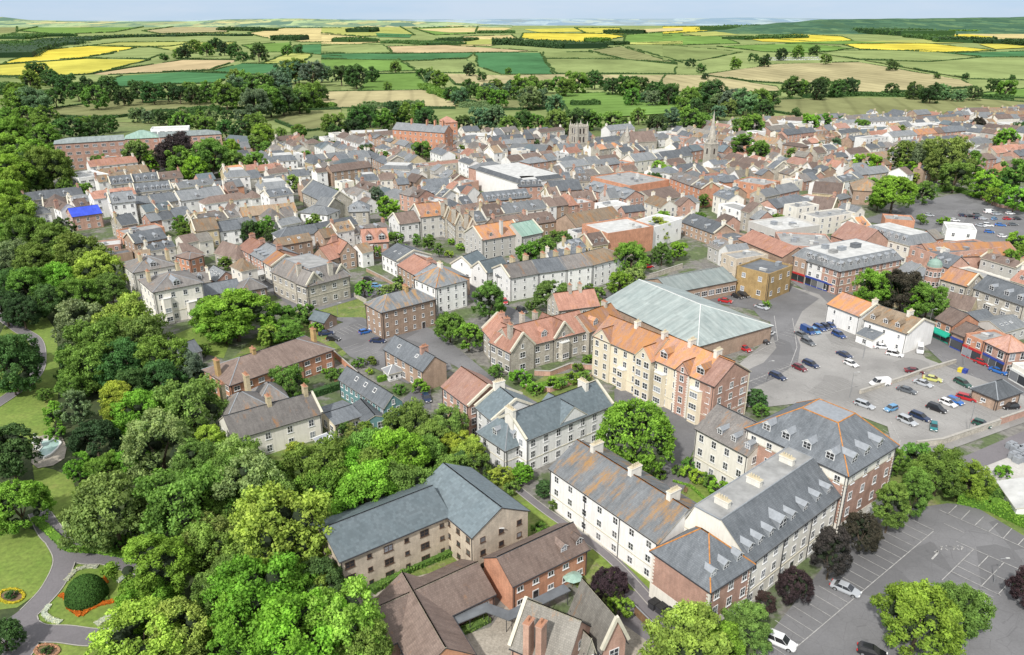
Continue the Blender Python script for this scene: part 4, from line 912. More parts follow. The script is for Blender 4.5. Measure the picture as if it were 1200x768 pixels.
B('terraced_building', 'stone terrace with bay windows and slate roof above the right-hand shops', 'building', 'U', (620,192),(925,300),('r',720,125), 8.6, 3.4, 'x', 'w_stone', 'r_slate', win=dict(rows=3, sp=3), far=0, bays=[('front',.12,2.8,5.6),('front',.4,2.8,5.6),('front',.7,2.8,5.6)], dorm=[('front',[.3,.6,.85],1.6,1.2)])
B('terraced_building', 'stone house with yellow mossy roof beside the copper dome', 'building', 'U', (422,137),(582,183),('r',482,67), 8.0, 3.2, 'x', 'w_stone', 'r_claylichen', win=dict(rows=2, sp=2.8), far=0, cope=('r',))
B('outbuilding', 'dark red tiled hall behind the green awning shop', 'building', 'U', (450,292),(600,330),('r',470,215), 5, 3.4, 'x', 'w_sand', 'r_brown', win=dict(rows=1, sp=3), far=1)
B('outbuilding', 'low black slate extension behind the right-hand shops', 'building', 'U', (640,410),(760,385),8, 3.6, 2, 'x', 'w_grey', 'r_slate', win=dict(rows=1, sp=3), far=1)
B('outbuilding', 'long low grey shed roof behind the right-hand shops', 'building', 'U', (800,460),(940,420),9, 4, 1.8, 'x', 'w_grey', 'r_slatelight', win=dict(rows=1, sp=3), far=1, skylight=[('front',[.2,.4,.6])])
# post-war row
B('terraced_house', 'long post-war brick row with brown tiled hipped roof and lawn in front', 'house', 'Gf', (75,314),(540,152),('r',112,192), 5.3, 3.0, 'h', 'w_orange', 'r_brown', win=dict(rows=2, sp=3.2, w=1.5, h=1.1), far=0, door=.4, chim=[(.02,.5,2),(.35,.5,2),(.95,.5,2)], chmat='w_ochre')
# old stone villa
a = B('stone_house', 'old cream stone villa with warm slate roofs and four tall chimneys among the park trees', 'house', 'Gf', (88,556),(484,440),9.5, 6.0, 3.0, 'x', 'w_cream', 'r_slatewarm', win=dict(rows=2, sp=4, h=1.7), far=0, chim=[(.5,.5,2),(.93,.5,2)], chmat='w_sand', chh=2.2, cope=('r',), attic=False)
B('', None, None, 'Gf', (60,470),(260,412),9, 6.0, 3.2, 'h', 'w_cream', 'r_slatewarm', into=a, win=dict(rows=2, sp=3.4), far=0, chim=[(.2,.8,3),(.8,.95,3)], chmat='w_sand', chh=2.2)
B('', None, None, 'Gf', (205,395),(332,368),7.5, 5.0, 2.6, 'h', 'w_orange', 'r_slatewarm', into=a, win=dict(rows=1, sp=3.4), far=0)
B('flat_roofed_house', 'single-storey cream extension with dark roof between the stone villa and the teal house', 'house', 'Gf', (545,492),(666,452),('b',585,385), 3.2, .8, 'x', 'w_yellow', 'r_slate', win=dict(rows=1, sp=2.4, w=1.6), far=0, ridge='lead')
a = B('cottage', 'narrow teal-painted cottage with long slate roof and white windows', 'house', 'Gf', (770,415),(850,386),20, 5.0, 2.4, 'y', 'w_teal', 'r_slate', win=dict(rows=2, sp=2.2, w=1.0, h=1.2), far=0, skylight=[('right',[.3,.5]),('left',[.3,.5,.7])])
B('', None, None, 'Gf', (680,482),(776,457),9, 3.0, 1.0, 'y', 'w_teal', 'r_slate', into=a, win=dict(rows=1, sp=2.2, w=1.6), far=0, attic=False)
B('terraced_house', 'pinkish brick terrace with slate roof and roof lights above a white conservatory', 'house', 'Gf', (770,150),(945,250),('b',1050,217), 5.6, 2.8, 'x', 'w_brown', 'r_slate', win=dict(rows=2, sp=3, n_right=0), far=0, skylight=[('front',[.25,.7])], chim=[(.75,.5,3)], chmat='w_brick', attic=False)
# brick and white corner house, white corner
B('terraced_house', 'three-storey brick corner house with one white rendered bay beside the small car park', 'house', 'B', (757,638),(1000,577),9.5, 8.4, 3.0, 'h', 'w_brown', 'r_slatelichen', win=dict(rows=3, sp=2.8, w=.9, h=1.1), far=0, chim=[(.6,.5,3)], chmat='w_ochre', door=.7)
B('terraced_house', 'tall white corner house with slate roof edged orange behind the brick corner house', 'house', 'B', (1002,527),(1142,492),('b',930,478), 8.8, 4.0, 'h', 'w_white', 'r_slatelichen', win=dict(rows=3, sp=2.6, w=.9), far=0, chim=[(.5,.5,3)], ridge='ridge_orange')
B('terraced_house', 'small white gabled house with dark slate roof lights, left end of the sloping row', 'house', 'B', (757,374),(828,410),('r',805,316), 6, 2.8, 'x', 'w_white', 'r_slate', win=dict(rows=2, sp=3), far=0, skylight=[('front',[.4,.7])], cope=('r',))
B('terraced_house', 'brick terraced house with plain red clay roof in the sloping row', 'house', 'B', (830,426),(905,470),('r',882,366), 6, 2.8, 'x', 'w_brown', 'r_clay', win=dict(rows=2, sp=3), far=0, chim=[(.9,.5,3)], chmat='w_brick')
B('terraced_house', 'terraced house with slate roof and pink dormers in the sloping row', 'house', 'B', (905,470),(985,516),('r',955,402), 6, 2.8, 'x', 'w_brown', 'r_slatelight', win=dict(rows=2, sp=3), far=0, dorm=[('front',[.3,.7],1.3,1.1)])
# gothic vicarage
a = B('stone_house', 'grey stone gothic block with steep gables and a flat grey roof in its yard', 'house', 'B', (262,452),(420,520),('b',607,468), 8.0, 4.0, 'x', 'w_stone', 'r_slatewarm', ins=(3.4,3.4,3.4,3.4), win=dict(rows=2, sp=3.2, w=1.4), far=0, chim=[(.7,.1,2),(.95,.6,2)], chmat='w_stone', string=(4.0,), dorm=[('right',[.35],1.8,1.4)])
B('', None, None, 'B', (420,520),(490,500),6, 8.0, 3.6, 'y', 'w_stone', 'r_slatewarm', into=a, win=dict(rows=2, sp=3, w=1.8), far=0, cope=('f',))
B('', None, None, 'B', (545,482),(610,463),6, 8.0, 3.6, 'y', 'w_stone', 'r_slatewarm', into=a, win=dict(rows=2, sp=3, w=1.8), far=0, cope=('f',))
# row left of it
B('terraced_house', 'brick house with pinkish clay roof, upper end of the row above the gothic block', 'house', 'B', (112,346),(166,376),('r',147,288), 7, 3, 'x', 'w_brick', 'r_clay', win=dict(rows=3, sp=2.6), far=0, chim=[(.1,.5,3),(.9,.5,3)], chmat='w_brick')
B('terraced_house', 'brick house with slates and three white dormers in the row above the gothic block', 'house', 'B', (166,376),(225,408),('r',205,308), 7, 3, 'x', 'w_brick', 'r_slatelight', win=dict(rows=3, sp=2.6), far=0, dorm=[('front',[.2,.5,.8],1.2,1.1)], chim=[(.95,.5,3)], chmat='w_brick')
B('terraced_house', 'white gable-ended house with a bright terracotta roof slope above the gothic block', 'house', 'B', (225,410),(262,432),('r',268,350), 7, 3, 'x', 'w_cream', 'r_claylichen', win=dict(rows=3, sp=2.6), far=0, cope=('r',))
# white villas on the left
a = B('villa', 'big cream stucco villa with shallow slate hip roofs and bay windows on the park side', 'house', 'A', (690,548),(910,505),('b',632,490), 10.5, 2.6, 'h', 'w_cream', 'r_slatewarm', win=dict(rows=3, sp=3.4, h=1.6), far=0, bays=[('front',.22,3.0,8.0),('front',.72,3.4,5.4)], chim=[(.1,.6,3),(.8,.9,3)], chmat='w_sand', dorm=[('front',[.5],2.0,1.3)], string=(3.4,))
B('', None, None, 'A', (600,460),(790,425),13, 10.0, 2.8, 'h', 'w_cream', 'r_slatewarm', into=a, win=dict(rows=3, sp=3.6, h=1.6), chim=[(.3,.4,3),(.95,.4,3)], chmat='w_sand', dorm=[('front',[.5],2.0,1.3)], far=0)
B('terraced_house', 'slate house with brick front and two dormers behind the cream villa', 'house', 'A', (605,330),(752,303),11, 6, 3, 'x', 'w_brown', 'r_slate', win=dict(rows=2, sp=3), dorm=[('front',[.3,.7],1.4,1.1)], far=1, chim=[(.1,.5,2)], cope=('l',))
B('stone_house', 'tall white gothic house with slate roof and pointed dormers beside the blue tarpaulin', 'house', 'A', (500,150),(610,138),14, 10.5, 3.4, 'x', 'w_white', 'r_slatelight', win=dict(rows=3, sp=2.6, h=1.6), dorm=[('front',[.2,.8],1.8,1.8)], far=0, cope=('l',), chim=[(.05,.5,3)])
B('terraced_house', 'brick house whose roof is covered by a bright blue tarpaulin', 'house', 'A', (325,210),(458,192),12, 6.2, 2.6, 'x', 'w_brick', 'r_tarp', win=dict(rows=2, sp=3), far=0)
B('terraced_house', 'stepped-gable brick house with brown roof left of the blue tarpaulin', 'house', 'A', (198,165),(305,155),13, 6.4, 3, 'hy', 'w_grey', 'r_brown', win=dict(rows=2, sp=3), far=1, cope=('l','r'))
B('terraced_house', 'white-walled house with pale slates at the park edge, left of the stepped gable', 'house', 'A', (150,200),(228,190),12, 7.4, 2.4, 'h', 'w_white', 'r_slatelight', win=dict(rows=3, sp=3), far=1)
B('terraced_house', 'long white house with slate roof, chimney and one small dormer, behind the brown brick yard', 'house', 'A', (812,138),(1012,112),14, 7.4, 3.4, 'x', 'w_white', 'r_slatelight', win=dict(rows=2, sp=3.2), far=0, chim=[(.5,.5,3)], dorm=[('front',[.4],1.4,1.1)], cope=('l','r'))
B('terraced_house', 'grey stone house with wide slate roof right of the white gothic house', 'house', 'A', (695,150),(808,135),13, 7, 3, 'x', 'w_stone', 'r_slate', win=dict(rows=3, sp=2.6), far=0)
B('terraced_house', 'brown brick backed house right of the white gothic house', 'house', 'A', (612,150),(690,145),10, 6.4, 2.4, 'x', 'w_beige', 'r_slate', win=dict(rows=2, sp=2.8), far=0)
B('mansard_terrace', 'long slate mansard with a front row of six white dormers', 'building', 'A', (610,100),(770,85),11, 8.4, 3.2, 'x', 'w_stone', 'r_slate', win=dict(rows=3, sp=3), dorm=[('front',[.1,.3,.5,.65,.8,.93],1.4,1.2)], far=1, cope=('l','r'))
B('mansard_terrace', 'slate mansard with three white dormers below the white office block', 'building', 'A', (500,65),(600,55),11, 8.4, 3.2, 'x', 'w_stone', 'r_slate', win=dict(rows=3, sp=3), dorm=[('front',[.2,.5,.8],1.6,1.3)], far=1, cope=('l','r'))
B('mansard_terrace', 'slate mansard with three wide dormers, right of the white office block', 'building', 'A', (600,52),(715,42),11, 8.4, 3.0, 'x', 'w_stone', 'r_slate', win=dict(rows=3, sp=3), dorm=[('front',[.2,.5,.8],1.6,1.3)], far=1, cope=('l','r'))
B('office_block', 'white flat-roofed office block with ribbon windows at the top left of the old houses', 'building', 'A', (355,35),(490,15),20, 8, 0, 'f', 'w_white', 'flat_pale', win=dict(rows=2, sp=3.2, w=2.6, h=1.3), far=1, clutter=3)
B('terraced_house', 'brown gabled house with orange ridge and dark windows', 'house', 'A', (880,275),(985,262),13, 7.4, 3.4, 'x', 'w_sand', 'r_tan', win=dict(rows=2, sp=2.8), far=0, cope=('l',))
B('terraced_house', 'white two-storey house under the end of a long slate roof by the dark round tree', 'house', 'A', (985,275),(1085,262),('r',980,232), 6, 2.8, 'x', 'w_white', 'r_slate', win=dict(rows=2, sp=3), far=0)
B('cottage', 'stone cottage with brown steep roof left of the small red brick house', 'house', 'A', (830,385),(915,370),9, 5, 3.6, 'hr', 'w_stone', 'r_brown', win=dict(rows=1, sp=3), far=1)
B('cottage', 'stone cottage with dark brown hipped roof right of the gabled brown house', 'house', 'A', (965,370),(1060,400),8, 4.6, 3.6, 'hr', 'w_stone', 'r_brown', win=dict(rows=1, sp=3), far=1)
B('cottage', 'small bright red brick house with a bay, behind the cream villa', 'house', 'A', (790,385),(852,400),6, 6, 1.2, 'h', 'w_orange', 'r_brown', win=dict(rows=2, sp=2.4), far=0, base=('w_orange',.5))
B('outbuilding', 'low slate range with roof lights, right of the cream villa', 'house', 'A', (922,470),(975,500),('r',950,422), 4, 2.6, 'x', 'w_brick', 'r_slatelight', win=dict(rows=1, sp=3), far=0, skylight=[('front',[.25,.5,.75])])
B('terraced_house', 'low brown brick terrace with slates behind the big shrub', 'house', 'A', (920,565),(1085,535),8, 5, 2.4, 'x', 'w_brown', 'r_slate', win=dict(rows=2, sp=2.8), far=0)
B('terraced_house', 'brown brick end house with hipped slates facing the gothic block', 'house', 'A', (1085,545),(1200,525),8, 5.6, 2.6, 'h', 'w_brown', 'r_slatewarm', win=dict(rows=2, sp=2.6), far=0)
# theatre and white terrace
a = B('theatre', 'big windowless terracotta red brick hall with pale flat roof in the town centre', 'building', 'C', (815,283),(1022,250),17, 10.0, 0, 'f', 'w_orange', 'flat_pale', win=dict(rows=0), far=0, clutter=3)
B('office_block', 'white flat-roofed annexe at the right end of the terracotta hall', 'building', 'C', (1022,255),(1150,215),12, 9.0, 0, 'f', 'w_white', 'flat_pale', win=dict(rows=1, sp=6), far=1, clutter=2)
for i, (p1, p2, rf_, lb) in enumerate((((375,485),(505,462),'r_slatewarm','left end house with brown-tinged slates'),((505,462),(630,446),'r_slate','house with blue-black slates'),((630,446),(747,426),'r_slatewarm','house with mottled brown roof'),((747,426),(898,386),'r_tan','right end houses with mossy tan and slate roof'))):
    B('terraced_house', 'long white terrace, '+lb, 'house', 'C', p1, p2, 11.5, 8.0, 2.8, 'x' if i < 3 else 'hr', 'w_white', rf_, win=dict(rows=3, sp=2.9, w=.9, h=1.3), far=0, chim=[(.5,.7,4),(.97,.7,4)] if i < 3 else [], chmat='w_sand', attic=False, cope=() if i else ('l',))
B('terraced_house', 'low white side house at the left end of the long white terrace', 'house', 'C', (315,474),(372,487),8, 6.6, 2, 'x', 'w_white', 'r_slate', win=dict(rows=2, sp=3), far=0)
# clay and copper roof row
B('stone_house', 'grey stone range with a pale green copper roof above the trees', 'building', 'Q', (822,612),(940,588),13, 8, 3.6, 'x', 'w_grey', 'r_copper', win=dict(rows=2, sp=3, w=.9), far=0, cope=('r',))
B('stone_house', 'grey stone range with orange and red clay roof left of the copper roof', 'building', 'Q', (600,632),(822,594),13, 8, 3.8, 'x', 'w_grey', 'r_claylichen', win=dict(rows=3, sp=3, w=.9), far=0, cope=('l','r'), chim=[(.52,.1,2)], chmat='w_grey', chh=2.4, dorm=[('front',[.25],1.3,1.1)])
B('stone_house', 'tall pale stone house with orange-brown hipped roof on the far left of the gothic range', 'building', 'Q', (252,503),(388,488),13, 9.4, 4.0, 'x', 'w_grey', 'r_claylichen', win=dict(rows=3, sp=3), far=0, cope=('l','r'), dorm=[('front',[.35,.7],1.2,1.1)])
B('stone_house', 'white gabled house with brown roof at the left end of the gothic range', 'house', 'Q', (135,543),(248,527),11, 7.6, 3.4, 'x', 'w_white', 'r_brown', win=dict(rows=2, sp=3), far=0, cope=('l',))
for i, (x, y, w_) in enumerate(((390,505,42),(450,545,50),(520,575,55))):
    B('stone_house', ['slim pale stone gabled bay with a turret-like chimney, left one of three','middle one of three pale stone gabled bays on the gothic range','wide stone gabled bay right of its two slimmer neighbours'][i], 'building', 'Q', (x,y),(x+w_,y-4),13, 9, 4.4, 'y', 'w_stone', 'r_tan', win=dict(rows=3, sp=2.6, w=1.2), far=0, cope=('f',), chim=[(.0,.2,2),(.9,.6,2)], chmat='w_stone', chh=1.6)
B('outbuilding', 'white gabled house with dark blue slate roof at the bend, left one of two', 'house', 'C', (207,440),(277,408),9, 6.5, 3.2, 'x', 'w_white', 'r_bluegrey', win=dict(rows=1, sp=4), far=0, cope=('l',))
B('outbuilding', 'white gabled house with dark blue slate roof at the bend, right one of two', 'house', 'C', (270,463),(370,436),8, 6.5, 3.0, 'x', 'w_white', 'r_bluegrey', win=dict(rows=1, sp=4), far=0, cope=('l',))
# upper middle
B('church', 'large slate-roofed stone church hall among the white houses', 'church', 'P', (548,360),(692,428),('r',592,288), 7, 5, 'x', 'w_stone', 'r_slate', win=dict(rows=1, sp=3, h=2), far=0, cope=('l','r'))
B('church', 'lower slate aisle with pointed gable beside the church hall', 'church', 'P', (690,455),(775,430),8, 6, 3.6, 'y', 'w_stone', 'r_slatelight', win=dict(rows=1, sp=4, h=2), far=1, cope=('f',))
B('townhouse', 'white rendered gable house with slate slope in front of the church hall', 'house', 'P', (535,475),(690,490),9, 6, 2.4, 'h', 'w_white', 'r_slatelight', win=dict(rows=2, sp=4), far=0)
B('townhouse', 'long white house with bow windows and slate roof right of the dark round tree', 'house', 'P', (420,622),(640,590),9, 6.4, 2.6, 'hl', 'w_white', 'r_slate', win=dict(rows=2, sp=2.6), far=0, bays=[('front',.12,2.8,5.6)])
B('townhouse', 'slate-roofed range continuing right of the bow-windowed white house', 'house', 'P', (645,585),(860,540),9, 5.6, 2.4, 'x', 'w_stone', 'r_slate', win=dict(rows=2, sp=3), far=1)
B('townhouse', 'stone house with pale slate roof and two dormers beside the lime green tree', 'house', 'P', (812,472),(922,468),12, 8, 3, 'h', 'w_stone', 'r_slatelight', win=dict(rows=3, sp=2.8), dorm=[('front',[.25,.75],1.4,1.2)], far=0)
B('townhouse', 'brick villa with red clay gables, left one of three near the yard', 'house', 'P', (600,725),(700,745),('b',755,690), 5, 4, 'y', 'w_brown', 'r_clay', win=dict(rows=1, sp=3), far=0)
B('townhouse', 'brick villa with red clay gables, middle one of three near the yard', 'house', 'P', (762,705),(850,690),13, 6.4, 3.4, 'y', 'w_brown', 'r_clay', win=dict(rows=2, sp=2.8), far=0, chim=[(.2,.6,3)], chmat='w_brick')
B('townhouse', 'brick villa with red clay gables and white bay, right one of three near the yard', 'house', 'P', (890,650),(1035,640),14, 6.4, 3.6, 'x', 'w_brick', 'r_clay', win=dict(rows=2, sp=2.6), far=0, bays=[('front',.25,3,5.6)], dorm=[('front',[.25,.75],2.4,1.8)])
for p1, p2, D_, ze, rt, wl, rf_, lb in (((125,278),(252,268),13,10,'m','w_white','r_slatelight','square white classical house with parapet and row of dormers'),
    ((320,348),(482,332),14,8.4,'m','w_cream','r_slatelight','wide cream house with roof terrace next to the classical house'),
    ((478,275),(590,268),9,6,'x','w_white','r_slate','low white house with blue-rimmed windows left of the church hall'),
    ((372,190),(520,180),14,8,'m','w_white','r_slate','big white block with dark mansard beyond the old houses'),
    ((152,470),(205,462),8,5,'y','w_white','r_brown','small white gabled cottage in the backs'),
    ((0,395),(112,380),9,6.4,'x','w_cream','r_slate','cream house with slates left of the small white gable'),
    ((215,500),(520,470),12,4.6,'x','w_brown','r_tan','long low mossy-roofed sheds behind the church yard'),
    ((75,580),(300,545),8,5.4,'x','w_white','r_slatelight','low white house with long slates by the dark round tree'),
    ((875,300),(985,290),10,6.6,'m','w_cream','r_slate','cream house with slate mansard near the centre of the old town'),
    ((985,295),(1080,288),10,6.6,'x','w_cream','r_brown','cream house with dark red roof next to the slate mansard one'),
    ((1085,320),(1150,315),10,6.6,'x','w_brown','r_slate','grey-brown house in line with the dark red roofed one')):
    B('townhouse', lb, 'house', 'P', p1, p2, D_, ze, 2.8, rt, wl, rf_, win=dict(rows=max(1,round(ze/3)), sp=2.9), chim=[(.1,.5,3),(.9,.5,3)] if rt in 'xm' else [(.5,.6,2)], chmat='w_sand')
# big white store
B('department_store', 'long white windowless store with pale flat roof in the middle of town', 'shop', 'Q', (565,235),(800,310),('b',930,245), 10.5, 1.6, 'x', 'w_white', 'r_slate', ins=(1.6,1.6,1.6,1.6), top='flat_pale', win=dict(rows=0), far=1)
B('department_store', 'dark red brick and slate front block of the long white store', 'shop', 'Q', (810,330),(940,325),14, 9.5, 2.6, 'm', 'w_brick', 'r_slate', win=dict(rows=3, sp=3), dorm=[('front',[.15,.4,.65,.9],1.6,1.4)], far=1)
B('terraced_building', 'long dark brick terrace with slates and a row of white dormers above the copper roof', 'building', 'Q', (620,415),(870,390),10, 7, 3.2, 'x', 'w_brown', 'r_slate', win=dict(rows=2, sp=2.9), dorm=[('front',[.08,.2,.32,.44,.56,.68,.8,.92],1.3,1.1)], far=1)
B('office_block', 'long low block wrapped in orange-brown scaffolding decks', 'building', 'Q', (200,225),(520,190),12, 7.5, 0, 'f', 'w_stone', 'r_clay', win=dict(rows=2, sp=3.4, w=1.6), far=1, clutter=4)
B('office_block', 'pale flat-roofed building with grey cladding left of the scaffolding', 'building', 'Q', (20,230),(195,235),14, 7.5, 1.6, 'm', 'w_grey', 'r_slatelight', win=dict(rows=2, sp=3, w=1.6), far=1)
B('townhouse', 'white gable with wide dark slate roofs left of the long white store', 'house', 'Q', (280,345),(440,335),14, 5.6, 3.6, 'x', 'w_white', 'r_slate', win=dict(rows=1, sp=4), far=1)
B('hall', 'low hall with pale roof carrying a dark solar panel array and orange brick gable', 'building', 'Q', (745,130),(950,140),22, 5, 3.4, 'x', 'w_orange', 'r_slatelight', win=dict(rows=1, sp=4), far=1)
# prison, barracks sheds
B('prison', 'long red brick Victorian block with slate roof and tall chimneys beyond the town', 'building', 'T2', (180,455),(362,468),('r',180,430), 15, 4, 'x', 'w_orange', 'r_slatelight', win=dict(rows=4, sp=4, w=1.2), far=1, chim=[(.3,.5,3),(.6,.5,3),(.75,.5,3),(.9,.5,3)], chmat='w_orange', chh=3)
B('prison', 'square red brick tower block with hipped roof beside the long Victorian block', 'building', 'T2', (368,432),(408,430),16, 17, 3, 'h', 'w_orange', 'r_clay', win=dict(rows=4, sp=4), far=1)
for lb, p1, p2, D_ in (('white low warehouse left of the red brick Victorian block',(35,470),(165,466),14), ('pale long warehouse right of the red brick tower block',(438,480),(566,478),16), ('narrow white shed in front of the red brick Victorian block',(168,487),(255,487),10)):
    B('warehouse', lb, 'building', 'T2', p1, p2, D_, 6, 1.2, 'x', 'w_white', 'flat_pale', win=dict(rows=0), far=1)
# county hall
B('office_block', 'long brick office wing with pale green roof near the fields, left half', 'building', 'T1', (190,508),(438,493),16, 16, 2.2, 'hl', 'w_brick', 'r_metal', win=dict(rows=4, sp=4.5, w=2.6, h=1.6), far=1)
B('office_block', 'long brick office wing with pale green roof near the fields, right half', 'building', 'T1', (560,484),(778,472),16, 16, 2.2, 'hr', 'w_brick', 'r_metal', win=dict(rows=4, sp=4.5, w=2.6, h=1.6), far=1)
B('office_block', 'brick centre block with green hipped copper roof between the two long wings', 'building', 'T1', (438,490),(560,484),18, 14, 4, 'h', 'w_brick', 'r_copper', win=dict(rows=4, sp=4.5, w=2), far=1)
B('office_block', 'white flat-roofed rear block above the brick office wings', 'building', 'T1', (528,455),(662,450),14, 18, 0, 'f', 'w_white', 'flat_pale', win=dict(rows=4, sp=4, w=3), far=1)
B('hall', 'low building with dark blue-grey roof among the trees right of the copper-roofed offices', 'building', 'T1', (785,500),(885,508),14, 5, 4, 'x', 'w_brick', 'r_bluegrey', win=dict(rows=1, sp=4), far=1)
# centre right
B('shop_building', 'large flat pale-roofed concrete shop in the centre right of town', 'shop', 'S', (60,380),(180,420),22, 7, 0, 'f', 'w_grey', 'flat_pale', win=dict(rows=1, sp=5, w=3), far=1, clutter=5)
B('shop_building', 'brown shop with orange-red ridge roof left of the flat grey roofs', 'shop', 'S', (20,455),(200,530),12, 7, 3, 'x', 'w_brown', 'r_clay', win=dict(rows=1, sp=5), far=1)
B('shop_building', 'flat grey roof with metal plant boxes behind the corner block', 'shop', 'S', (200,480),(420,490),20, 7.5, 0, 'f', 'w_brick', 'flat_grey', win=dict(rows=1, sp=5), far=1, clutter=8)
B('hall', 'hall with wide weathered clay roof, pink and orange, behind the corner block', 'building', 'S', (400,440),(520,480),14, 7, 5, 'x', 'w_brick', 'r_pink', win=dict(rows=1, sp=5), far=1)
B('shop_building', 'long white-dormered grey range along the side street', 'shop', 'S', (525,425),(720,480),14, 8, 2.8, 'm', 'w_cream', 'r_slatelight', win=dict(rows=2, sp=3), dorm=[('front',[.1,.25,.4,.55,.7,.85],1.6,1.3)], far=1)
B('shop_building', 'large dark flat roof ringed by a stone parapet right of centre', 'shop', 'S', (722,482),(830,518),('b',985,455), 8, 0, 'f', 'w_brick', 'flat_dark', win=dict(rows=2, sp=3.2), far=1, clutter=6)
B('shop_building', 'small red brick block with flat roof in front of the round lime tree', 'shop', 'S', (620,372),(742,380),10, 6, 0, 'f', 'w_orange', 'flat_grey', win=dict(rows=0), far=1, clutter=2)
B('shop_building', 'white flat-roofed kiosk block beside the far car park', 'shop', 'S', (872,410),(995,420),12, 5, 0, 'f', 'w_white', 'flat_pale', win=dict(rows=1, sp=4), far=1)
B('hall', 'long brown tiled hall with orange lichen patches behind the right-hand shops', 'building', 'S', (810,530),(1170,520),14, 6, 3, 'x', 'w_brick', 'r_claylichen', win=dict(rows=1, sp=5), far=1)
B('hall', 'brown gabled hall with twin roofs in the upper right of town, left one of two', 'building', 'S', (320,265),(440,275),18, 6, 4, 'x', 'w_sand', 'r_brown', win=dict(rows=1, sp=4), far=1, cope=('r',))
B('hall', 'brown gabled hall with white bargeboards in the upper right of town, right one of two', 'building', 'S', (310,330),(400,340),18, 6, 4, 'x', 'w_sand', 'r_brown', win=dict(rows=1, sp=4), far=1, cope=('r',))
B('hall', 'big tan and brown hall roof left of the round lime tree', 'building', 'S', (490,255),(610,262),20, 7, 4, 'h', 'w_brown', 'r_tan', win=dict(rows=1, sp=4), far=1)
B('office_block', 'blocky orange brick building with stepped flat roofs', 'building', 'S', (0,215),(125,235),16, 8, 0, 'f', 'w_orange', 'flat_grey', win=dict(rows=2, sp=4), far=1, clutter=5)
B('warehouse', 'dark brown slate-roofed barn behind the pink brick wall in the centre', 'building', 'Rr', (610,415),(770,385),18, 5, 3.4, 'x', 'w_stone', 'r_brown', win=dict(rows=0), far=1)
B('warehouse', 'long brown tiled hall in front of the terracotta theatre', 'building', 'Rr', (170,560),(430,510),14, 6, 4, 'x', 'w_brown', 'r_tan', win=dict(rows=0), far=1)
B('warehouse', 'long plain pink brick store with grey flat roof in the centre', 'building', 'Rr', (470,325),(695,290),30, 8, 0, 'f', 'w_orange', 'flat_grey', win=dict(rows=0), far=1, clutter=6)
B('shop_building', 'white shop with blue solar roof at the head of a brick row', 'shop', 'Rr', (445,385),(550,375),14, 7, 2.4, 'h', 'w_white', 'r_bluegrey', win=dict(rows=2, sp=3), far=1)
B('shop_building', 'brick shops with ornate white gables in the centre', 'shop', 'Rr', (215,340),(445,400),12, 8, 3, 'x', 'w_brick', 'r_slatelight', win=dict(rows=3, sp=3), dorm=[('front',[.1,.3,.5,.7,.9],2,1.6)], far=1)
# ------------------------------------------------------------------ towers and spires
def church_tower():
    g = Gq('T2', (832,540), 0); g.z = 0; M = T(g.x, g.y)@RZ(math.radians(28)); w = 4.1
    root = link('church_tower', None, None, M); tag(root, 'square grey stone church tower with corner pinnacles rising over the far roofs', 'church')
    mb = MB(); mb.box(-w,-w,-.3,w,w,18.5)
    for z in (7, 13, 18): mb.box(-w-.2,-w-.2,z,w+.2,w+.2,z+.4)
    for sx in (-1,1):
        for sy in (-1,1): mb.box(sx*w-.7,sy*w-.7,-.3,sx*w+.7,sy*w+.7,19)
    for i in range(5):
        for (x, y) in ((-w+1+i*1.8,-w),(-w+1+i*1.8,w-.4)): mb.box(x,y,18.52,x+.9,y+.4,19.6)
        for (x, y) in ((-w,-w+1+i*1.8),(w-.4,-w+1+i*1.8)): mb.box(x,y+.01,18.52,x+.4,y+.9,19.5)
    link('wall', mb.mesh('wall', ['w_stone']), root, M)
    for sx in (-1,1):
        for sy in (-1,1):
            m = MB(); m.tube(0,0,19,20,.7,.55,4); m.tube(0,0,20,22,.5,.03,4); link('pinnacle', m.mesh('pinnacle', ['w_stone']), root, M@T(sx*w,sy*w))
    for a in range(4):
        for z in (8.2, 13.8):
            for x in (-1.4, 1.4): put_window(root, M@RZ(a*PI/2)@T(x,-w,z), 1.2, 3.4, 'b', False, 'belfry_window')
    FOOT.append((g.x, g.y, 1, 0, 8, 8))
church_tower()
def spire():
    g = G(831, 197); M = T(g.x, g.y)@RZ(math.radians(30)); w = 3.0
    root = link('church_spire', None, None, M); tag(root, 'tall slim pale stone spire on a square tower right of centre', 'church')
    mb = MB(); mb.box(-w,-w,-.3,w,w,15); mb.box(-w-.2,-w-.2,14.6,w+.2,w+.2,15.1); link('wall', mb.mesh('wall', ['w_stone']), root, M)
    mb = MB(); mb.tube(0,0,15.1,34,2.7,.08,8); mb.tube(0,0,34,35,.06,.06,4)
    s = link('spire', mb.mesh('spire', ['w_stone']), root, M@RZ(PI/8))
    for a in range(4):
        m = MB(); m.box(-.6,-2.9,17,.6,-1.8,19.4); m.face([(-.7,-3,19.4),(.7,-3,19.4),(0,-1.9,21.2)]); link('lucarne', m.mesh('lucarne', ['w_stone']), s, M@RZ(a*PI/2))
        m = MB(); m.tube(2.4,2.4,15.1,19.5,.5,.04,5); link('pinnacle', m.mesh('pinnacle', ['w_stone']), root, M@RZ(a*PI/2))
        put_window(root, M@RZ(a*PI/2)@T(0,-w,9), 1.2, 3.2, 'b', False, 'belfry_window')
    FOOT.append((g.x, g.y, 1, 0, 6, 6))
spire()
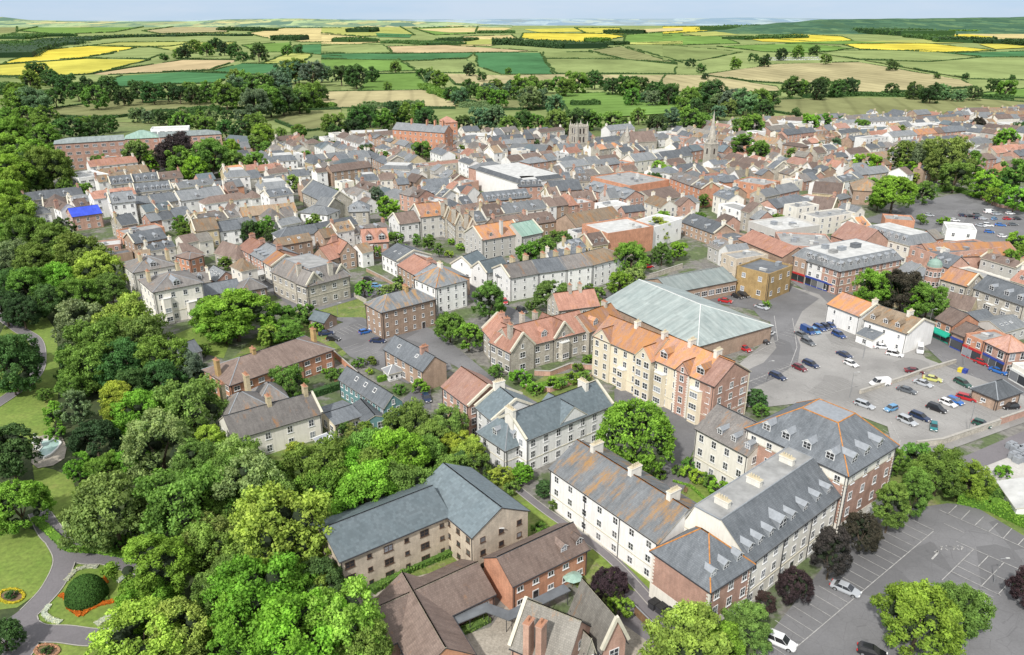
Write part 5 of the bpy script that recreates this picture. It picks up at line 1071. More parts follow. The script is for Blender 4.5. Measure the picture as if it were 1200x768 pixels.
def chapel():
    g = Gq('Rr', (455,150)); M = T(g.x, g.y)@RZ(math.radians(20))
    root = link('chapel', None, None, M); tag(root, 'chapel with rust-coloured roof and a short pointed turret near the square church tower', 'church')
    wing(root, M, 22, 12, 8, 6, 'x', 'w_stone', 'r_brown', far=1, win=dict(rows=1, sp=4, h=2.4))
    m = MB(); m.box(-1.4,.2,-.3,1.4,3.0,12); link('turret', m.mesh('turret', ['w_stone']), root, M); m = MB(); m.tube(0,1.6,12,19,1.8,.05,8); link('spirelet', m.mesh('spirelet', ['w_stone']), root, M)
    foot(M, 22, 12)
chapel()
# copper dome on the corner building
def dome():
    g = Gq('U', (378,95), 9); M = T(g.x, g.y)
    root = link('domed_turret', None, None, M); tag(root, 'small round turret with a pale green copper dome on the shopping street corner', 'building')
    m = MB(); m.tube(0,0,-.3,10.5,2.2,2.2,12); m.tube(0,0,10.5,10.9,2.5,2.5,12); link('wall', m.mesh('wall', ['w_brick']), root, M)
    m = MB(); m.lathe([(2.3,10.9),(2.2,11.8),(1.7,12.7),(.9,13.2),(.2,13.4),(.15,14),(.02,14.3)], 14); link('dome', m.mesh('dome', ['r_copper'], smooth=False), root, M)
    for a in range(-2, 3):
        for z in (4.5, 7.8): put_window(root, M@RZ(a*.6-.2)@T(0,-2.18,z), 1.0, 1.6, 'w', False)
    FOOT.append((g.x, g.y, 1, 0, 3, 3))
dome()
# ------------------------------------------------------------------ trees of the park, the gardens and the town
def TL(fr, items):
    for it in items:
        x, y, w = it[:3]; sh = it[3] if len(it) > 3 else 'broad'; c = it[4] if len(it) > 4 else 'mid'; tree(fr, (x, y), w, sh, c, ratio=it[5] if len(it) > 5 else None, label=it[6] if len(it) > 6 else None)
t = 'tall'; b = 'broad'; r_ = 'round'; cn = 'cone'; bu = 'bush'
GROW[0] = 1.14
TL('A', [(40,60,130,b,'bright'),(150,30,120,b,'mid'),(60,190,140,b,'bright'),(130,290,170,b,'mid'),(40,400,150,b,'grey'),(20,300,120,b,'mid'),(240,330,150,b,'mid'),(285,255,85,r_,'dark'),(360,395,190,b,'mid'),(270,420,120,b,'olive'),(280,500,150,b,'bright'),(160,420,150,b,'mid'),(130,520,160,b,'mid'),(60,520,130,b,'dark'),
         (440,470,170,b,'lime'),(350,560,150,b,'mid'),(500,540,130,b,'mid'),(240,590,130,b,'dark'),(1060,650,250,b,'bright',.7),(960,640,150,b,'bright',.8),(1110,600,130,b,'mid',.8),(375,95,70,b,'mid'),(290,70,60,b,'mid'),(810,240,60,b,'mid'),(20,620,130,b,'deep'),(100,640,120,b,'deep')])
TL('E', [(370,80,190,b,'grey'),(560,60,200,b,'lime'),(460,170,210,b,'mid'),(640,150,210,b,'mid'),(400,270,190,b,'mid'),(540,260,190,b,'dark'),(300,240,90,cn,'dark'),(720,250,190,b,'mid'),(840,280,130,b,'blue'),(600,350,150,b,'dark'),(720,330,150,b,'dark'),(330,350,120,b,'mid'),
         (545,430,150,t,'gold'),(640,500,200,b,'vivid'),(430,600,180,r_,'deep'),(340,450,110,t,'grey'),(240,480,75,t,'bright'),(200,395,60,b,'mid',.8),(860,460,240,b,'olive'),(720,620,250,b,'pale'),(950,620,130,t,'lime'),(40,650,215,r_,'dark'),(50,250,220,b,'dark'),(30,200,140,r_,'olive'),(1010,690,180,b,'pale'),(880,720,190,b,'mid'),(360,720,110,b,'vivid'),(600,700,130,b,'vivid'),(470,720,120,b,'mid'),
         (1000,50,200,b,'bright',.7),(250,570,70,bu,'bright'),(920,195,50,b,'mid'),(900,300,90,b,'mid',.7),(990,330,90,b,'mid',.7),(60,350,110,bu,'mid')])
TL('F', [(80,115,200,r_,'bright'),(490,150,280,b,'olive'),(375,70,90,t,'lime'),(330,205,80,bu,'cream'),(800,130,300,b,'mid'),(670,400,270,t,'vivid',.75),(640,560,200,b,'vivid'),(900,290,200,b,'olive'),(1000,160,170,b,'mid'),(1110,300,230,b,'yellow'),(960,470,200,t,'mid',.7),(600,700,300,b,'lime',.8),(1080,640,280,b,'vivid'),(15,690,130,r_,'dark'),(980,40,220,b,'mid'),(880,90,150,b,'grey'),(810,700,180,b,'mid',.7),(560,250,70,bu,'mid'),(500,290,60,bu,'mid')])
TL('px', [(326,632,98,b,'yellow'),(300,706,86,b,'vivid'),(352,752,100,b,'bright'),(400,738,84,b,'lime'),(262,690,60,t,'mid',.8),(375,690,56,b,'dark'),(250,640,60,b,'olive'),(210,740,60,b,'lime'),(290,575,70,b,'pale'),(250,585,60,b,'mid'),(320,590,60,b,'mid'),(345,690,60,b,'vivid'),(425,765,60,b,'olive')])
TL('Gf', [(130,700,220,b,'mid'),(490,700,250,b,'mid'),(700,620,200,b,'mid'),(830,640,240,b,'bright'),(880,490,170,b,'olive'),(1050,500,150,b,'olive'),(370,605,80,b,'gold'),(1090,590,130,b,'gold',.8),(635,545,90,b,'olive'),(690,530,90,b,'mid'),(560,620,120,b,'mid'),(960,640,170,b,'mid'),(980,560,140,b,'olive'),(1080,680,120,b,'dark'),(335,300,130,b,'mid'),(60,620,130,b,'lime'),(20,640,130,b,'pale'),(290,740,140,b,'mid'),
           (250,90,80,b,'lime'),(330,70,120,b,'mid',.6),(50,60,110,b,'mid'),(590,515,60,b,'dark')])
TL('H', [(420,110,200,b,'mid'),(270,140,230,b,'bright'),(110,100,190,b,'mid'),(330,60,200,b,'mid'),(200,60,180,b,'bright'),(520,40,120,b,'mid'),(600,30,120,b,'olive'),(60,500,170,b,'mid'),(880,40,70,t,'vivid',.7),(800,60,90,b,'gold',.6),(845,110,60,bu,'olive'),(970,110,60,t,'dark',.6),(1010,170,40,t,'mid',.7),(950,270,55,bu,'mid'),(700,20,90,b,'mid')])
GROW[0] = 1.0
# named singles
tree('I', (657,545), 300, 'dome', 'bright', ratio=1.0, clear=.03, label='huge dome-shaped bright green tree in the turning space between the white flats', noise_=False)
tree('px', (648,346), 44, 'round', 'mid', label='round dark green tree in front of the long white terrace', ratio=.8)
tree('px', (573,351), 36, 'tall', 'mid', ratio=.9, label='upright green tree on the street corner left of the white terrace')
tree('px', (527,383), 36, 'round', 'mid', label='rounded green tree behind the terrace with roof lights, left of a pair')
tree('px', (549,394), 34, 'round', 'bright', label='rounded green tree left of the gothic stone house, right of a pair')
tree('px', (427,338), 22, 'round', 'bright', label='small lollipop tree in the yard right of the gothic block', ratio=.9)
tree('J', (238,560), 98, 'round', 'purple', label='small round purple-leaved tree beside the red brick house')
tree('A', (1085,195), 25, 'tall', 'lime', label='tiny lime green conifer against the small white gable')
TL('B', [(740,540,0.1,bu,'mid')][:0])
TL('P', [(340,560,120,b,'mid'),(255,580,110,b,'dark'),(375,600,80,b,'dark'),(965,385,100,b,'blue'),(1030,450,120,b,'bright'),(680,610,85,b,'mid'),(975,690,70,b,'bright'),(25,150,160,b,'bright'),(100,170,120,b,'mid'),(165,190,120,b,'mid'),(285,210,95,t,'olive',.7),(145,120,100,b,'bright'),(330,30,110,b,'mid'),(290,90,90,b,'mid'),(330,115,70,bu,'lime'),(530,25,80,b,'mid'),(735,25,90,b,'dark'),(575,150,45,b,'mid'),(640,95,50,b,'mid'),(905,130,75,b,'dark'),(690,130,50,b,'mid'),(1010,160,55,b,'mid'),(430,30,60,b,'mid'),(60,60,90,b,'mid'),(205,490,35,t,'lime')])
TL('Q', [(175,580,42,t,'mid'),(232,630,50,t,'mid'),(298,640,75,t,'mid',.8),(357,685,55,t,'mid'),(265,130,110,b,'mid'),(45,160,60,b,'mid'),(430,640,45,bu,'bright'),(480,670,50,bu,'yellow'),(410,710,50,bu,'gold'),(735,65,40,b,'mid')])
TL('C', [(455,370,105,b,'mid'),(530,350,100,b,'mid'),(620,315,80,b,'mid'),(658,290,55,b,'blue'),(575,290,45,b,'mid'),(920,400,150,b,'bright'),(1040,260,100,t,'lime',.75),(1060,375,95,b,'mid'),(1130,360,80,b,'bright'),(865,510,110,b,'bright'),(940,480,90,b,'pale'),(770,555,80,bu,'olive'),(705,265,50,bu,'mid'),(695,530,35,bu,'bright'),(730,520,35,bu,'mid'),(990,400,60,b,'bronze',.7),(470,605,50,bu,'mid')])
TL('D', [(705,455,105,b,'bright'),(790,462,115,b,'bronze'),(825,510,50,t,'vivid'),(865,495,100,b,'mid'),(380,503,24,b,'bright',.8),(180,245,36,b,'mid'),(1110,370,60,b,'mid'),(1130,325,70,b,'bright'),(1120,350,50,b,'mid'),(845,248,30,b,'mid'),(910,252,36,bu,'bright')])
tree('D', (762,170), 120, 'round', 'bright', label='large round pale lime tree standing among the brown halls', ratio=.9)
TL('T3', [(215,510,85,t,'mid',.7),(270,535,75,b,'mid'),(245,445,80,b,'mid'),(195,450,60,b,'mid'),(290,385,65,b,'dark'),(450,432,60,b,'bright'),(500,425,50,b,'mid'),(560,425,34,b,'dark'),(630,445,50,b,'mid'),(780,550,100,b,'mid'),(930,560,150,b,'olive'),(860,555,110,b,'grey'),(1010,580,90,b,'mid'),(960,620,100,b,'mid'),(645,575,90,bu,'bright'),(795,598,85,bu,'bright'),(850,675,75,b,'mid'),(690,700,70,b,'mid'),
          (1060,650,90,b,'bright'),(1095,690,60,b,'bright'),(1165,615,100,b,'mid'),(1130,640,60,b,'dark'),(1170,700,90,b,'bright'),(675,515,30,b,'purple'),(765,462,40,b,'mid'),(1140,490,70,b,'bright'),(1040,440,50,b,'bronze'),(365,595,30,b,'mid'),(75,430,60,b,'mid'),(30,420,90,b,'mid'),(110,445,30,b,'lime'),(400,395,30,b,'dark'),(1180,450,40,b,'dark')])
TL('T1', [(620,535,130,b,'purple'),(480,548,100,b,'olive'),(635,570,100,b,'mid'),(740,555,120,b,'mid'),(815,522,60,b,'bright'),(900,575,75,b,'olive'),(835,575,85,b,'mid'),(685,600,90,b,'bright'),(530,570,60,b,'bright'),(170,590,150,b,'mid'),(40,540,130,b,'bright'),(35,620,140,b,'bright'),(200,570,80,b,'mid'),(160,485,90,b,'mid'),(130,540,90,b,'bright'),(350,570,50,b,'mid'),(50,470,110,b,'mid'),(100,600,110,b,'dark'),(920,480,80,b,'bright'),(930,522,60,bu,'mid'),(1050,465,50,b,'mid'),(1170,440,80,b,'mid'),(20,700,130,b,'bright'),(900,440,80,b,'mid'),(225,655,40,b,'mid')])
TL('K', [(385,300,100,t,'olive',1.25),(462,250,95,t,'mid',1.3),(535,195,150,b,'mid'),(635,225,110,b,'bright'),(395,165,80,b,'mid'),(470,150,90,b,'mid'),(735,195,50,bu,'bright')])
tree('K', (293,385), 105, 'round', 'bronze', ratio=1.3, label='round copper-leaved tree next to the tall brick corner of the flats')
tree('K', (200,445), 112, 'tall', 'bronze', ratio=1.15, label='tallest dark copper-leaved tree in the row before the flats')
tree('K', (82,552), 104, 'round', 'purple', ratio=1.2, label='dark purple round tree in the middle of the parking row')
tree('K', (-8,600), 66, 'tall', 'purple', ratio=.7, label='small dark purple tree nearest the brick end of the flats')
tree('K', (475,655), 225, 'broad', 'bright', label='spreading bright green tree in the bottom car park, left one of the pair')
tree('K', (600,625), 165, 'broad', 'mid', label='broad green tree in the bottom car park, right-hand and darker one of the pair')
tree('K', (815,560), 110, 'broad', 'purple', label='purple-leaved tree cut by the right edge of the picture')
TL('J', [(480,745,230,b,'yellow'),(640,690,140,b,'olive'),(265,632,80,bu,'bright'),(560,740,130,b,'bright')])
TL('I', [(225,325,85,bu,'bright'),(345,350,60,bu,'bright'),(415,330,60,bu,'bright'),(280,370,60,bu,'bright'),(370,350,50,bu,'mid'),(460,325,50,bu,'mid'),(435,290,40,bu,'mid'),(1110,405,85,b,'dark',.7),(1125,450,60,b,'mid',.7),(230,690,70,t,'vivid',.7),(160,710,60,bu,'gold'),(110,690,50,bu,'mid'),(310,730,55,t,'dark',.6),(860,645,45,bu,'mid'),(130,305,60,bu,'mid'),(30,610,120,b,'lime'),(480,265,50,b,'mid',.8),(750,690,50,bu,'mid')])
TL('J', [(466,232,50,bu,'gold'),(495,245,50,bu,'gold'),(525,255,50,bu,'mid'),(555,280,60,bu,'bright'),(585,290,50,bu,'mid'),(440,230,40,bu,'mid'),(470,205,45,bu,'mid')])
TL('B', [(770,545,70,bu,'pale'),(830,525,75,bu,'pale'),(300,660,150,bu,'mid'),(420,640,110,bu,'mid'),(250,730,90,b,'lime'),(465,700,60,bu,'yellow'),(345,690,120,bu,'mid'),(55,415,60,b,'mid'),(120,450,60,bu,'bright'),(830,490,50,bu,'mid'),(1015,425,50,bu,'mid')])
TL('Gf', [(555,260,90,bu,'mid'),(700,250,35,bu,'gold'),(650,210,60,bu,'mid'),(170,320,30,t,'mid',.6),(710,205,50,bu,'mid'),(500,250,30,bu,'bright'),(840,330,60,bu,'mid'),(930,320,80,bu,'bright'),(610,330,60,bu,'mid')])
# hedges near
hedge('I', [(250,382),(340,355),(480,318)], 1.6, 1.3, 'bright', 'clipped green hedge between the white flats and the stone house')
hedge('K', [(590,285),(690,310),(820,370)], 3, 2.6, 'bright', 'long overgrown bright hedge along the top of the right-hand car park', dens=14)
hedge('K', [(570,240),(700,275),(760,300)], 4, 3.6, 'mid', 'tall leafy hedge behind the car park bays', dens=12)
hedge('Gf', [(440,370),(600,320)], 1.8, 2.2, 'dark', 'dark hedge behind the low dark-roofed extension')
hedge('Gf', [(740,300),(880,260)], 1.2, 1.6, 'bright', 'low hedge under the conservatory')
hedge('Gf', [(150,622),(240,590),(345,560)], 1.0, 4.2, 'bright', 'dense ivy climbing on the front of the old stone villa', name='ivy', cat='climber')
hedge('E', [(0,375),(60,370),(110,345)], 4, 1.2, 'mid', 'low clipped bed hedge beside the park path')
hedge('H', [(285,520),(440,430),(600,365)], 2.2, 1.3, 'mid', 'row of mixed shrubs along the foot of the beige flats', name='shrub_border')
hedge('H', [(630,690),(750,630)], 1.6, 1.0, 'olive', 'low planting in the paved courtyard of the brown-roofed hall', name='shrub_border')
hedge('J', [(420,262),(470,275),(530,330)], .6, .5, 'bright', 'low clipped hedge around the oval lawn')
hedge('S', [(830,262),(900,255),(990,285),(1187,330)], 4, 2.5, 'mid', 'hedge along the upper edge of the far car park')
hedge('F', [(150,180),(300,315),(440,322),(560,345)], 1.5, .8, 'bright', 'low planted edge along the park lawn behind the path')
# ------------------------------------------------------------------ the rest of the town: rows of houses and shops
for lb, p1, p2, D_2 in (('long white shed at the far right edge of town, left one of three',(820,445),(900,440),16),('long white shed at the far right edge of town, middle one of three',(915,440),(985,436),16),('tall white block at the far right edge of town, right one of three',(1142,442),(1200,440),20),('pale low sheds beyond the spire at the edge of the marsh',(300,430),(430,436),14),('pale low warehouse left of the far right white sheds',(620,448),(720,446),16)):
    B('warehouse', lb, 'building', 'T3', p1, p2, D_2, 7, 1, 'x', 'w_white', 'flat_pale', win=dict(rows=1, sp=8, w=3), far=1)
def inpoly(x, y, P_):
    c = False; n = len(P_); j = n-1
    for i in range(n):
        if (P_[i][1] > y) != (P_[j][1] > y) and x < (P_[j][0]-P_[i][0])*(y-P_[i][1])/(P_[j][1]-P_[i][1])+P_[i][0]: c = not c
        j = i
    return c
def gp(pts, fr='px'): return [tuple(Gq(fr, p))[:2] for p in pts]
TOWN = gp([(48,262),(62,232),(100,205),(250,180),(300,168),(420,168),(560,160),(700,165),(790,163),(830,153),(960,145),(1200,134),(1420,134),(1400,330),(1250,470),(1225,460),(1100,388),(1000,345),(930,325),(905,315),(860,330),(800,320),(745,300),(640,330),(560,345),(500,372),(420,380),(330,345),(240,352),(130,310)])
KEEP = [gp(p) for p in ([(1000,225),(1320,205),(1330,310),(1180,300),(1100,290),(1000,268)], [(905,312),(945,322),(1240,470),(1240,500),(900,340)], [(300,345),(345,320),(480,330),(480,400),(300,400)], [(535,300),(555,300),(640,385),(700,400),(690,420),(540,350)],
       [(470,262),(640,300),(640,330),(480,300)], [(730,330),(860,330),(820,300),(760,290),(700,310)], [(60,270),(100,262),(150,330),(60,330)], [(245,380),(240,350),(330,350),(330,390)])]
def obb(ax, ay, ux, uy, hl, hd):
    return [(ax+ux*hl*i-uy*hd*j, ay+uy*hl*i+ux*hd*j) for i, j in ((-1,-1),(1,-1),(1,1),(-1,1))]
def hits(a):
    ca = obb(*a)
    for b in GRID_get(a[0], a[1]):
        if (a[0]-b[0])**2+(a[1]-b[1])**2 > (math.hypot(a[4],a[5])+math.hypot(b[4],b[5]))**2: continue
        cb = obb(*b); sep = False
        for ux, uy in ((a[2],a[3]),(-a[3],a[2]),(b[2],b[3]),(-b[3],b[2])):
            pa = [x*ux+y*uy for x, y in ca]; pb = [x*ux+y*uy for x, y in cb]
            if max(pa) < min(pb)+.02 or max(pb) < min(pa)+.02: sep = True; break
        if not sep: return True
    return False
GR = {}
def GRID_add(b):
    r = math.hypot(b[4], b[5])
    for i in range(int((b[0]-r)//25), int((b[0]+r)//25)+1):
        for j in range(int((b[1]-r)//25), int((b[1]+r)//25)+1): GR.setdefault((i,j), []).append(b)
def GRID_get(x, y):
    out = set()
    for i in (-1,0,1):
        for j in (-1,0,1): out.update(GR.get((int(x//25)+i, int(y//25)+j), ()))
    return out
for b in FOOT: GRID_add(b)
rt_ = random.Random(77); k = 0
while k < 85:
    x, y = rt_.uniform(-330, 480), rt_.uniform(235, 600); px, py = proj((x, y, 0))
    if not (0 < px < 1200) or not inpoly(x, y, TOWN) or any(inpoly(x, y, q) for q in KEEP) or hits((x, y, 1, 0, 2.5, 2.5)): continue
    w = rt_.uniform(4, 8)*CF/depth(x, y)
    o = tree('px', proj((x, y, 4)), w, rt_.choice(['broad','broad','round','tall','bush']), rt_.choice(['mid','mid','dark','bright','olive','lime','blue']), name='garden_tree', ratio=.8); GRID_add(FOOT[-1]); k += 1
rf = random.Random(12)
ROOFW = [('r_slate',30),('r_slatelight',22),('r_slatewarm',16),('r_brown',22),('r_clay',7),('r_tan',9),('r_pink',1),('r_stone',6),('r_claylichen',2),('r_bluegrey',5)]
WALLW = [('w_white',30),('w_cream',20),('w_brick',16),('w_brown',14),('w_stone',12),('w_grey',8),('w_sand',3),('w_orange',5),('w_beige',3)]
def pick(r, L_): 
    t = r.random()*sum(w for _, w in L_)
    for n, w in L_:
        t -= w
        if t <= 0: return n
    return L_[0][0]
cand = []
cells = {}
def cell_angle(x, y):
    k = (int((x+1000)//70), int(y//70))
    if k not in cells: cells[k] = math.radians(34 + rf.choice([-14,-7,-3,0,0,3,8]) - .03*x)
    return cells[k], k
ROWS = {}
for cx in range(-7, 12):
    for cy in range(3, 11):
        x0 = cx*70+35-1000%70; y0 = cy*70+35
        ang, _ = cell_angle(x0, y0); ux, uy = math.cos(ang), math.sin(ang)
        flip = rf.random() < .3
        if flip: ux, uy = -uy, ux
        v = -52
        while v < 52:
            rowd = rf.uniform(7.5, 11); u = -52; runroof = pick(rf, ROOFW); runwall = pick(rf, WALLW); run = 0; ze0 = rf.choice([5.4,5.8,6,6.5,8,8.4])
            while u < 52:
                far_ = math.hypot(x0, y0) > 430
                w = rf.choice([4.8,5.5,6.5,7.5,9,12,16,22]) * (1.15 if far_ else 1)
                if run <= 0:
                    runroof = pick(rf, ROOFW); runwall = pick(rf, WALLW); ze0 = rf.choice([5,5.4,5.8,6,6.5,8,8.6]); run = rf.choice([1,1,2,3,5])
                    if rf.random() < .12: u += rf.uniform(2, 6)
                run -= 1
                uc = u+w/2; X = x0+ux*uc-uy*v; Y = y0+uy*uc+ux*v
                d_ = rowd*rf.uniform(.92,1.05)
                if X*X >= 0 and abs(X-x0) < 36 and abs(Y-y0) < 36: cand.append((X, Y, ux, uy, w/2, d_/2, ze0+rf.uniform(-.3,.5), runroof if rf.random() < .75 else pick(rf, ROOFW), runwall if rf.random() < .7 else pick(rf, WALLW), rf.random()))
                u += w+.05
            v += rowd+rf.choice([3,4.5,6,10])
cand.sort(key=lambda c: depth(c[0], c[1]))
FILL = []; far_mb = {}
n_ind = 0
MAXIND = 300
KINDS = {'house': 0, 'shop': 0, 'other': 0}
RN = dict(r_slate='dark slate', r_slatelight='pale slate', r_slatewarm='warm grey slate', r_brown='brown tiled', r_clay='red clay', r_tan='mossy tan', r_pink='pinkish clay', r_stone='stone-tiled', r_claylichen='orange lichened', r_bluegrey='blue-grey', flat='flat')
WN = dict(w_white='white', w_cream='cream', w_brick='red brick', w_brown='brown brick', w_stone='stone', w_grey='grey', w_sand='sandstone', w_orange='orange brick', w_beige='beige brick')
far_list = []
for c in cand:
    X, Y, ux, uy, hl, hd, ze, rmat, wmat, q = c
    if not inpoly(X, Y, TOWN): continue
    px, py = proj((X, Y, 0))
    if px < -25 or px > 1230: continue
    if any(inpoly(X, Y, k) or inpoly(X+ux*hl, Y+uy*hl, k) or inpoly(X-ux*hl, Y-uy*hl, k) for k in KEEP): continue
    box = (X, Y, ux, uy, hl-.01, hd-.01)
    if hits(box): 
        # try a shorter one
        hl2 = hl*.6; box = (X, Y, ux, uy, hl2, hd*.8)
        if hl2 < 2.4 or hits(box): continue
        hl = hl2; hd *= .8
    GRID_add(box)
    flat = q < .2 and hl > 3.4
    kind = 'shop' if (flat or hl > 6.5) else 'house'
    if KINDS[kind] >= MAXIND or depth(X, Y) > 640: far_list.append((X, Y, ux, uy, hl, hd, ze, rmat, wmat, q)); continue
    KINDS[kind] += 1
    ang = math.atan2(uy, ux); o_ = Vector((X-ux*hl+uy*hd, Y-uy*hl-ux*hd, 0)); M = T(o_.x, o_.y)@RZ(ang)
    # keep the lit front towards the camera
    n_ = (M.to_3x3() @ Vector((0,-1,0)))
    if n_.dot(CAM-o_) < 0: M = T(X+ux*hl-uy*hd, Y+uy*hl+ux*hd)@RZ(ang+PI)
    dd = depth(X, Y)
    root = link('shop_building' if kind == 'shop' else 'terraced_house', None, None, M)
    L, D = hl*2, hd*2; rise = D*rf.uniform(.24, .36)
    rt = 'x'
    if flat: rt = 'f'
    elif q > .9: rt = 'h'
    elif q > .82 and L < 9: rt = 'y'; rise = L*.36
    opts = {}
    if rt == 'x' and q > .5 and dd < 420: opts['dorm'] = [('front', [.3,.7] if L > 7 else [.5], 1.3, 1.1)]
    if rt in 'xy' and q > .3: opts['chim'] = [(.03,.5,2)] + ([(.96,.5,2)] if L > 8 else [])
    if rt == 'x' and q > .7 and dd < 500: opts['cope'] = ('l','r')
    if rt == 'f': opts['clutter'] = rf.choice([1,2,4])
    if dd < 330 and rt == 'x' and .2 < q < .35: opts['skylight'] = [('front', [.35,.65])]
    w_ = dict(rows=max(1, round(ze/3)), sp=3.0 if dd < 330 else 4.2, w=1.0 if dd < 330 else 1.3, h=1.3 if dd < 330 else 1.5)
    wing(root, M, L, D, ze, rise, rt, wmat, rf.choice(['flat_grey','flat_grey','flat_pale','flat_dark']) if rt == 'f' else rmat, far=1 if dd < 380 else 2, win=w_, chmat=rf.choice(['w_brick','w_sand','w_cream']), **opts)
    root['_base'] = f"{ {'house':'','shop':'wide '}[kind] if q>.5 else {'house':'','shop':'long '}[kind]}{WN[wmat]} {'building' if kind=='shop' else 'house'} with {RN['flat'] if flat else RN[rmat]} roof"
    root['_px'] = proj((X, Y, ze))[0]; root['_py'] = proj((X, Y, ze))[1]; root['category'] = 'shop' if False else ('building' if kind == 'shop' else 'house')
    FILL.append(root)
# past the nearest few hundred the roofs read as one mass
RM = sorted({x[7] for x in far_list}); WMs = sorted({x[8] for x in far_list}); mats = RM+WMs+['glass','w_sand']
mb = MB()
for X, Y, ux, uy, hl, hd, ze, rmat, wmat, q in far_list:
    def Pt(a, b, z): return (X+ux*a-uy*b, Y+uy*a+ux*b, z)
    ri, wi = RM.index(rmat), len(RM)+WMs.index(wmat); zr = ze+hd*.65
    c4 = [(-hl,-hd),(hl,-hd),(hl,hd),(-hl,hd)]
    for i in range(4): a, b = c4[i], c4[(i+1)%4]; mb.face([Pt(*a,0),Pt(*b,0),Pt(*b,ze),Pt(*a,ze)], wi)
    mb.face([Pt(-hl,hd,ze),Pt(-hl,-hd,ze),Pt(-hl,0,zr)], wi); mb.face([Pt(hl,-hd,ze),Pt(hl,hd,ze),Pt(hl,0,zr)], wi)
    mb.face([Pt(-hl-.1,-hd-.3,ze-.05),Pt(hl+.1,-hd-.3,ze-.05),Pt(hl+.1,0,zr+.15),Pt(-hl-.1,0,zr+.15)], ri); mb.face([Pt(hl+.1,hd+.3,ze-.05),Pt(-hl-.1,hd+.3,ze-.05),Pt(-hl-.1,0,zr+.15),Pt(hl+.1,0,zr+.15)], ri)
    k = 0
    for zz in (1.3, 4.1):
        for i in range(int(hl*2/3.4)):
            a = -hl+1.7+i*3.4; s = -1
            mb.face([Pt(a-.6,-hd-.04,zz),Pt(a+.6,-hd-.04,zz),Pt(a+.6,-hd-.04,zz+1.4),Pt(a-.6,-hd-.04,zz+1.4)], len(RM)+len(WMs)); mb.face([Pt(a-.6,hd+.04,zz),Pt(a+.6,hd+.04,zz),Pt(a+.6,hd+.04,zz+1.4),Pt(a-.6,hd+.04,zz+1.4)][::-1], len(RM)+len(WMs))
    if q > .3:
        a, z0, z1 = -hl+.5, ze, zr+1.4
        s_ = [(a-.5,-.7),(a+.5,-.7),(a+.5,.7),(a-.5,.7)]
        for i in range(4): p_, q_ = s_[i], s_[(i+1)%4]; mb.face([Pt(*p_,z0),Pt(*q_,z0),Pt(*q_,z1),Pt(*p_,z1)], len(mats)-1)
        mb.face([Pt(*p_,z1) for p_ in s_], len(mats)-1)
if far_list:
    o = link('distant_houses', mb.mesh('distant_houses', mats)); tag(o, 'mass of distant small slate and tile roofed houses at the far edge of town', 'houses', kind='stuff')
print('FILL', KINDS, len(far_list))
# ------------------------------------------------------------------ fields, hedgerows, woods and hills
FM = {}
def field_mat(k, c, amt=.3):
    if k in FM: return k
    t = NT(k); v = t.coord('Object', rnd=False)
    mp = t.n('ShaderNodeMapping'); mp.inputs['Scale'].default_value = (.004, .0016, 1); mp.inputs['Rotation'].default_value = (0,0,hash(c) % 3 if False else c[0]*20); t.l(v, mp.inputs[0])
    a = t.ramp(t.noise(mp.outputs[0], 2.0, 8, .65), [(.3, mul(c, 1-amt)), (.7, mul(c, 1+amt))])
    # tramlines
    mp2 = t.n('ShaderNodeMapping'); mp2.inputs['Rotation'].default_value = (0,0,c[1]*30); t.l(v, mp2.inputs[0])
    w = t.n('ShaderNodeTexWave', Scale=.012, Distortion=.6); w.inputs['Detail'].default_value = 2; t.l(mp2.outputs[0], w.inputs['Vector'])
    fn = t.ramp(t.noise(v, .035, 6, .75), [(.3, g3(.86)), (.7, g3(1.14))]); a = t.mix(1.0, a, fn, 'MULTIPLY')
    b = t.ramp(w.outputs['Fac'], [(.0, g3(.84)), (.14, g3(1)), (1, g3(1.05))])
    t.l(t.mix(1.0, a, b, 'MULTIPLY'), t.b.inputs['Base Color']); t.b.inputs['Roughness'].default_value = 1; t.b.inputs['Specular IOR Level'].default_value = 0; FM[k] = 1; return k
FC = dict(yellow=(.56,.47,.07), rape=(.48,.44,.085), tan=(.44,.35,.20), sand=(.35,.31,.17), dgreen=(.07,.175,.075), green=(.15,.25,.065), pale=(.23,.28,.11), lime=(.34,.36,.11), olive=(.21,.22,.10), meadow=(.19,.235,.09), straw=(.50,.42,.20))
for k, c in FC.items(): field_mat('f_'+k, c)
zf = [.25]
HEDGES = []
def field(fr, col, pts, hedge_=True):
    zf[0] += .03
    if fr != 'T1': pts = [((-70, q[1]+(4 if i % 2 else -3)) if q[0] == 0 else q) for i, q in enumerate(pts)] if hedge_ else pts
    w = [Gq(fr, p) for p in pts]; struct('field', w, zf[0], 'f_'+col)
    if hedge_: HEDGES.append((w, col, fr, pts))
field('T1','meadow',[(0,355),(0,275),(60,278),(190,300),(330,300),(700,300),(900,300),(1200,300),(1200,450),(1060,465),(960,470),(700,440),(400,430),(0,440)],False)
field('T2','meadow',[(0,320),(400,320),(1200,330),(1200,440),(800,440),(0,440)],False)
field('T3','meadow',[(0,310),(1200,330),(1300,420),(800,430),(400,415),(0,430)],False)
field('T1','pale',[(0,85),(1200,85),(1200,300),(0,300)],False); field('T2','pale',[(0,85),(1200,85),(1200,330),(0,330)],False); field('T3','pale',[(0,85),(1300,85),(1300,340),(0,340)],False)
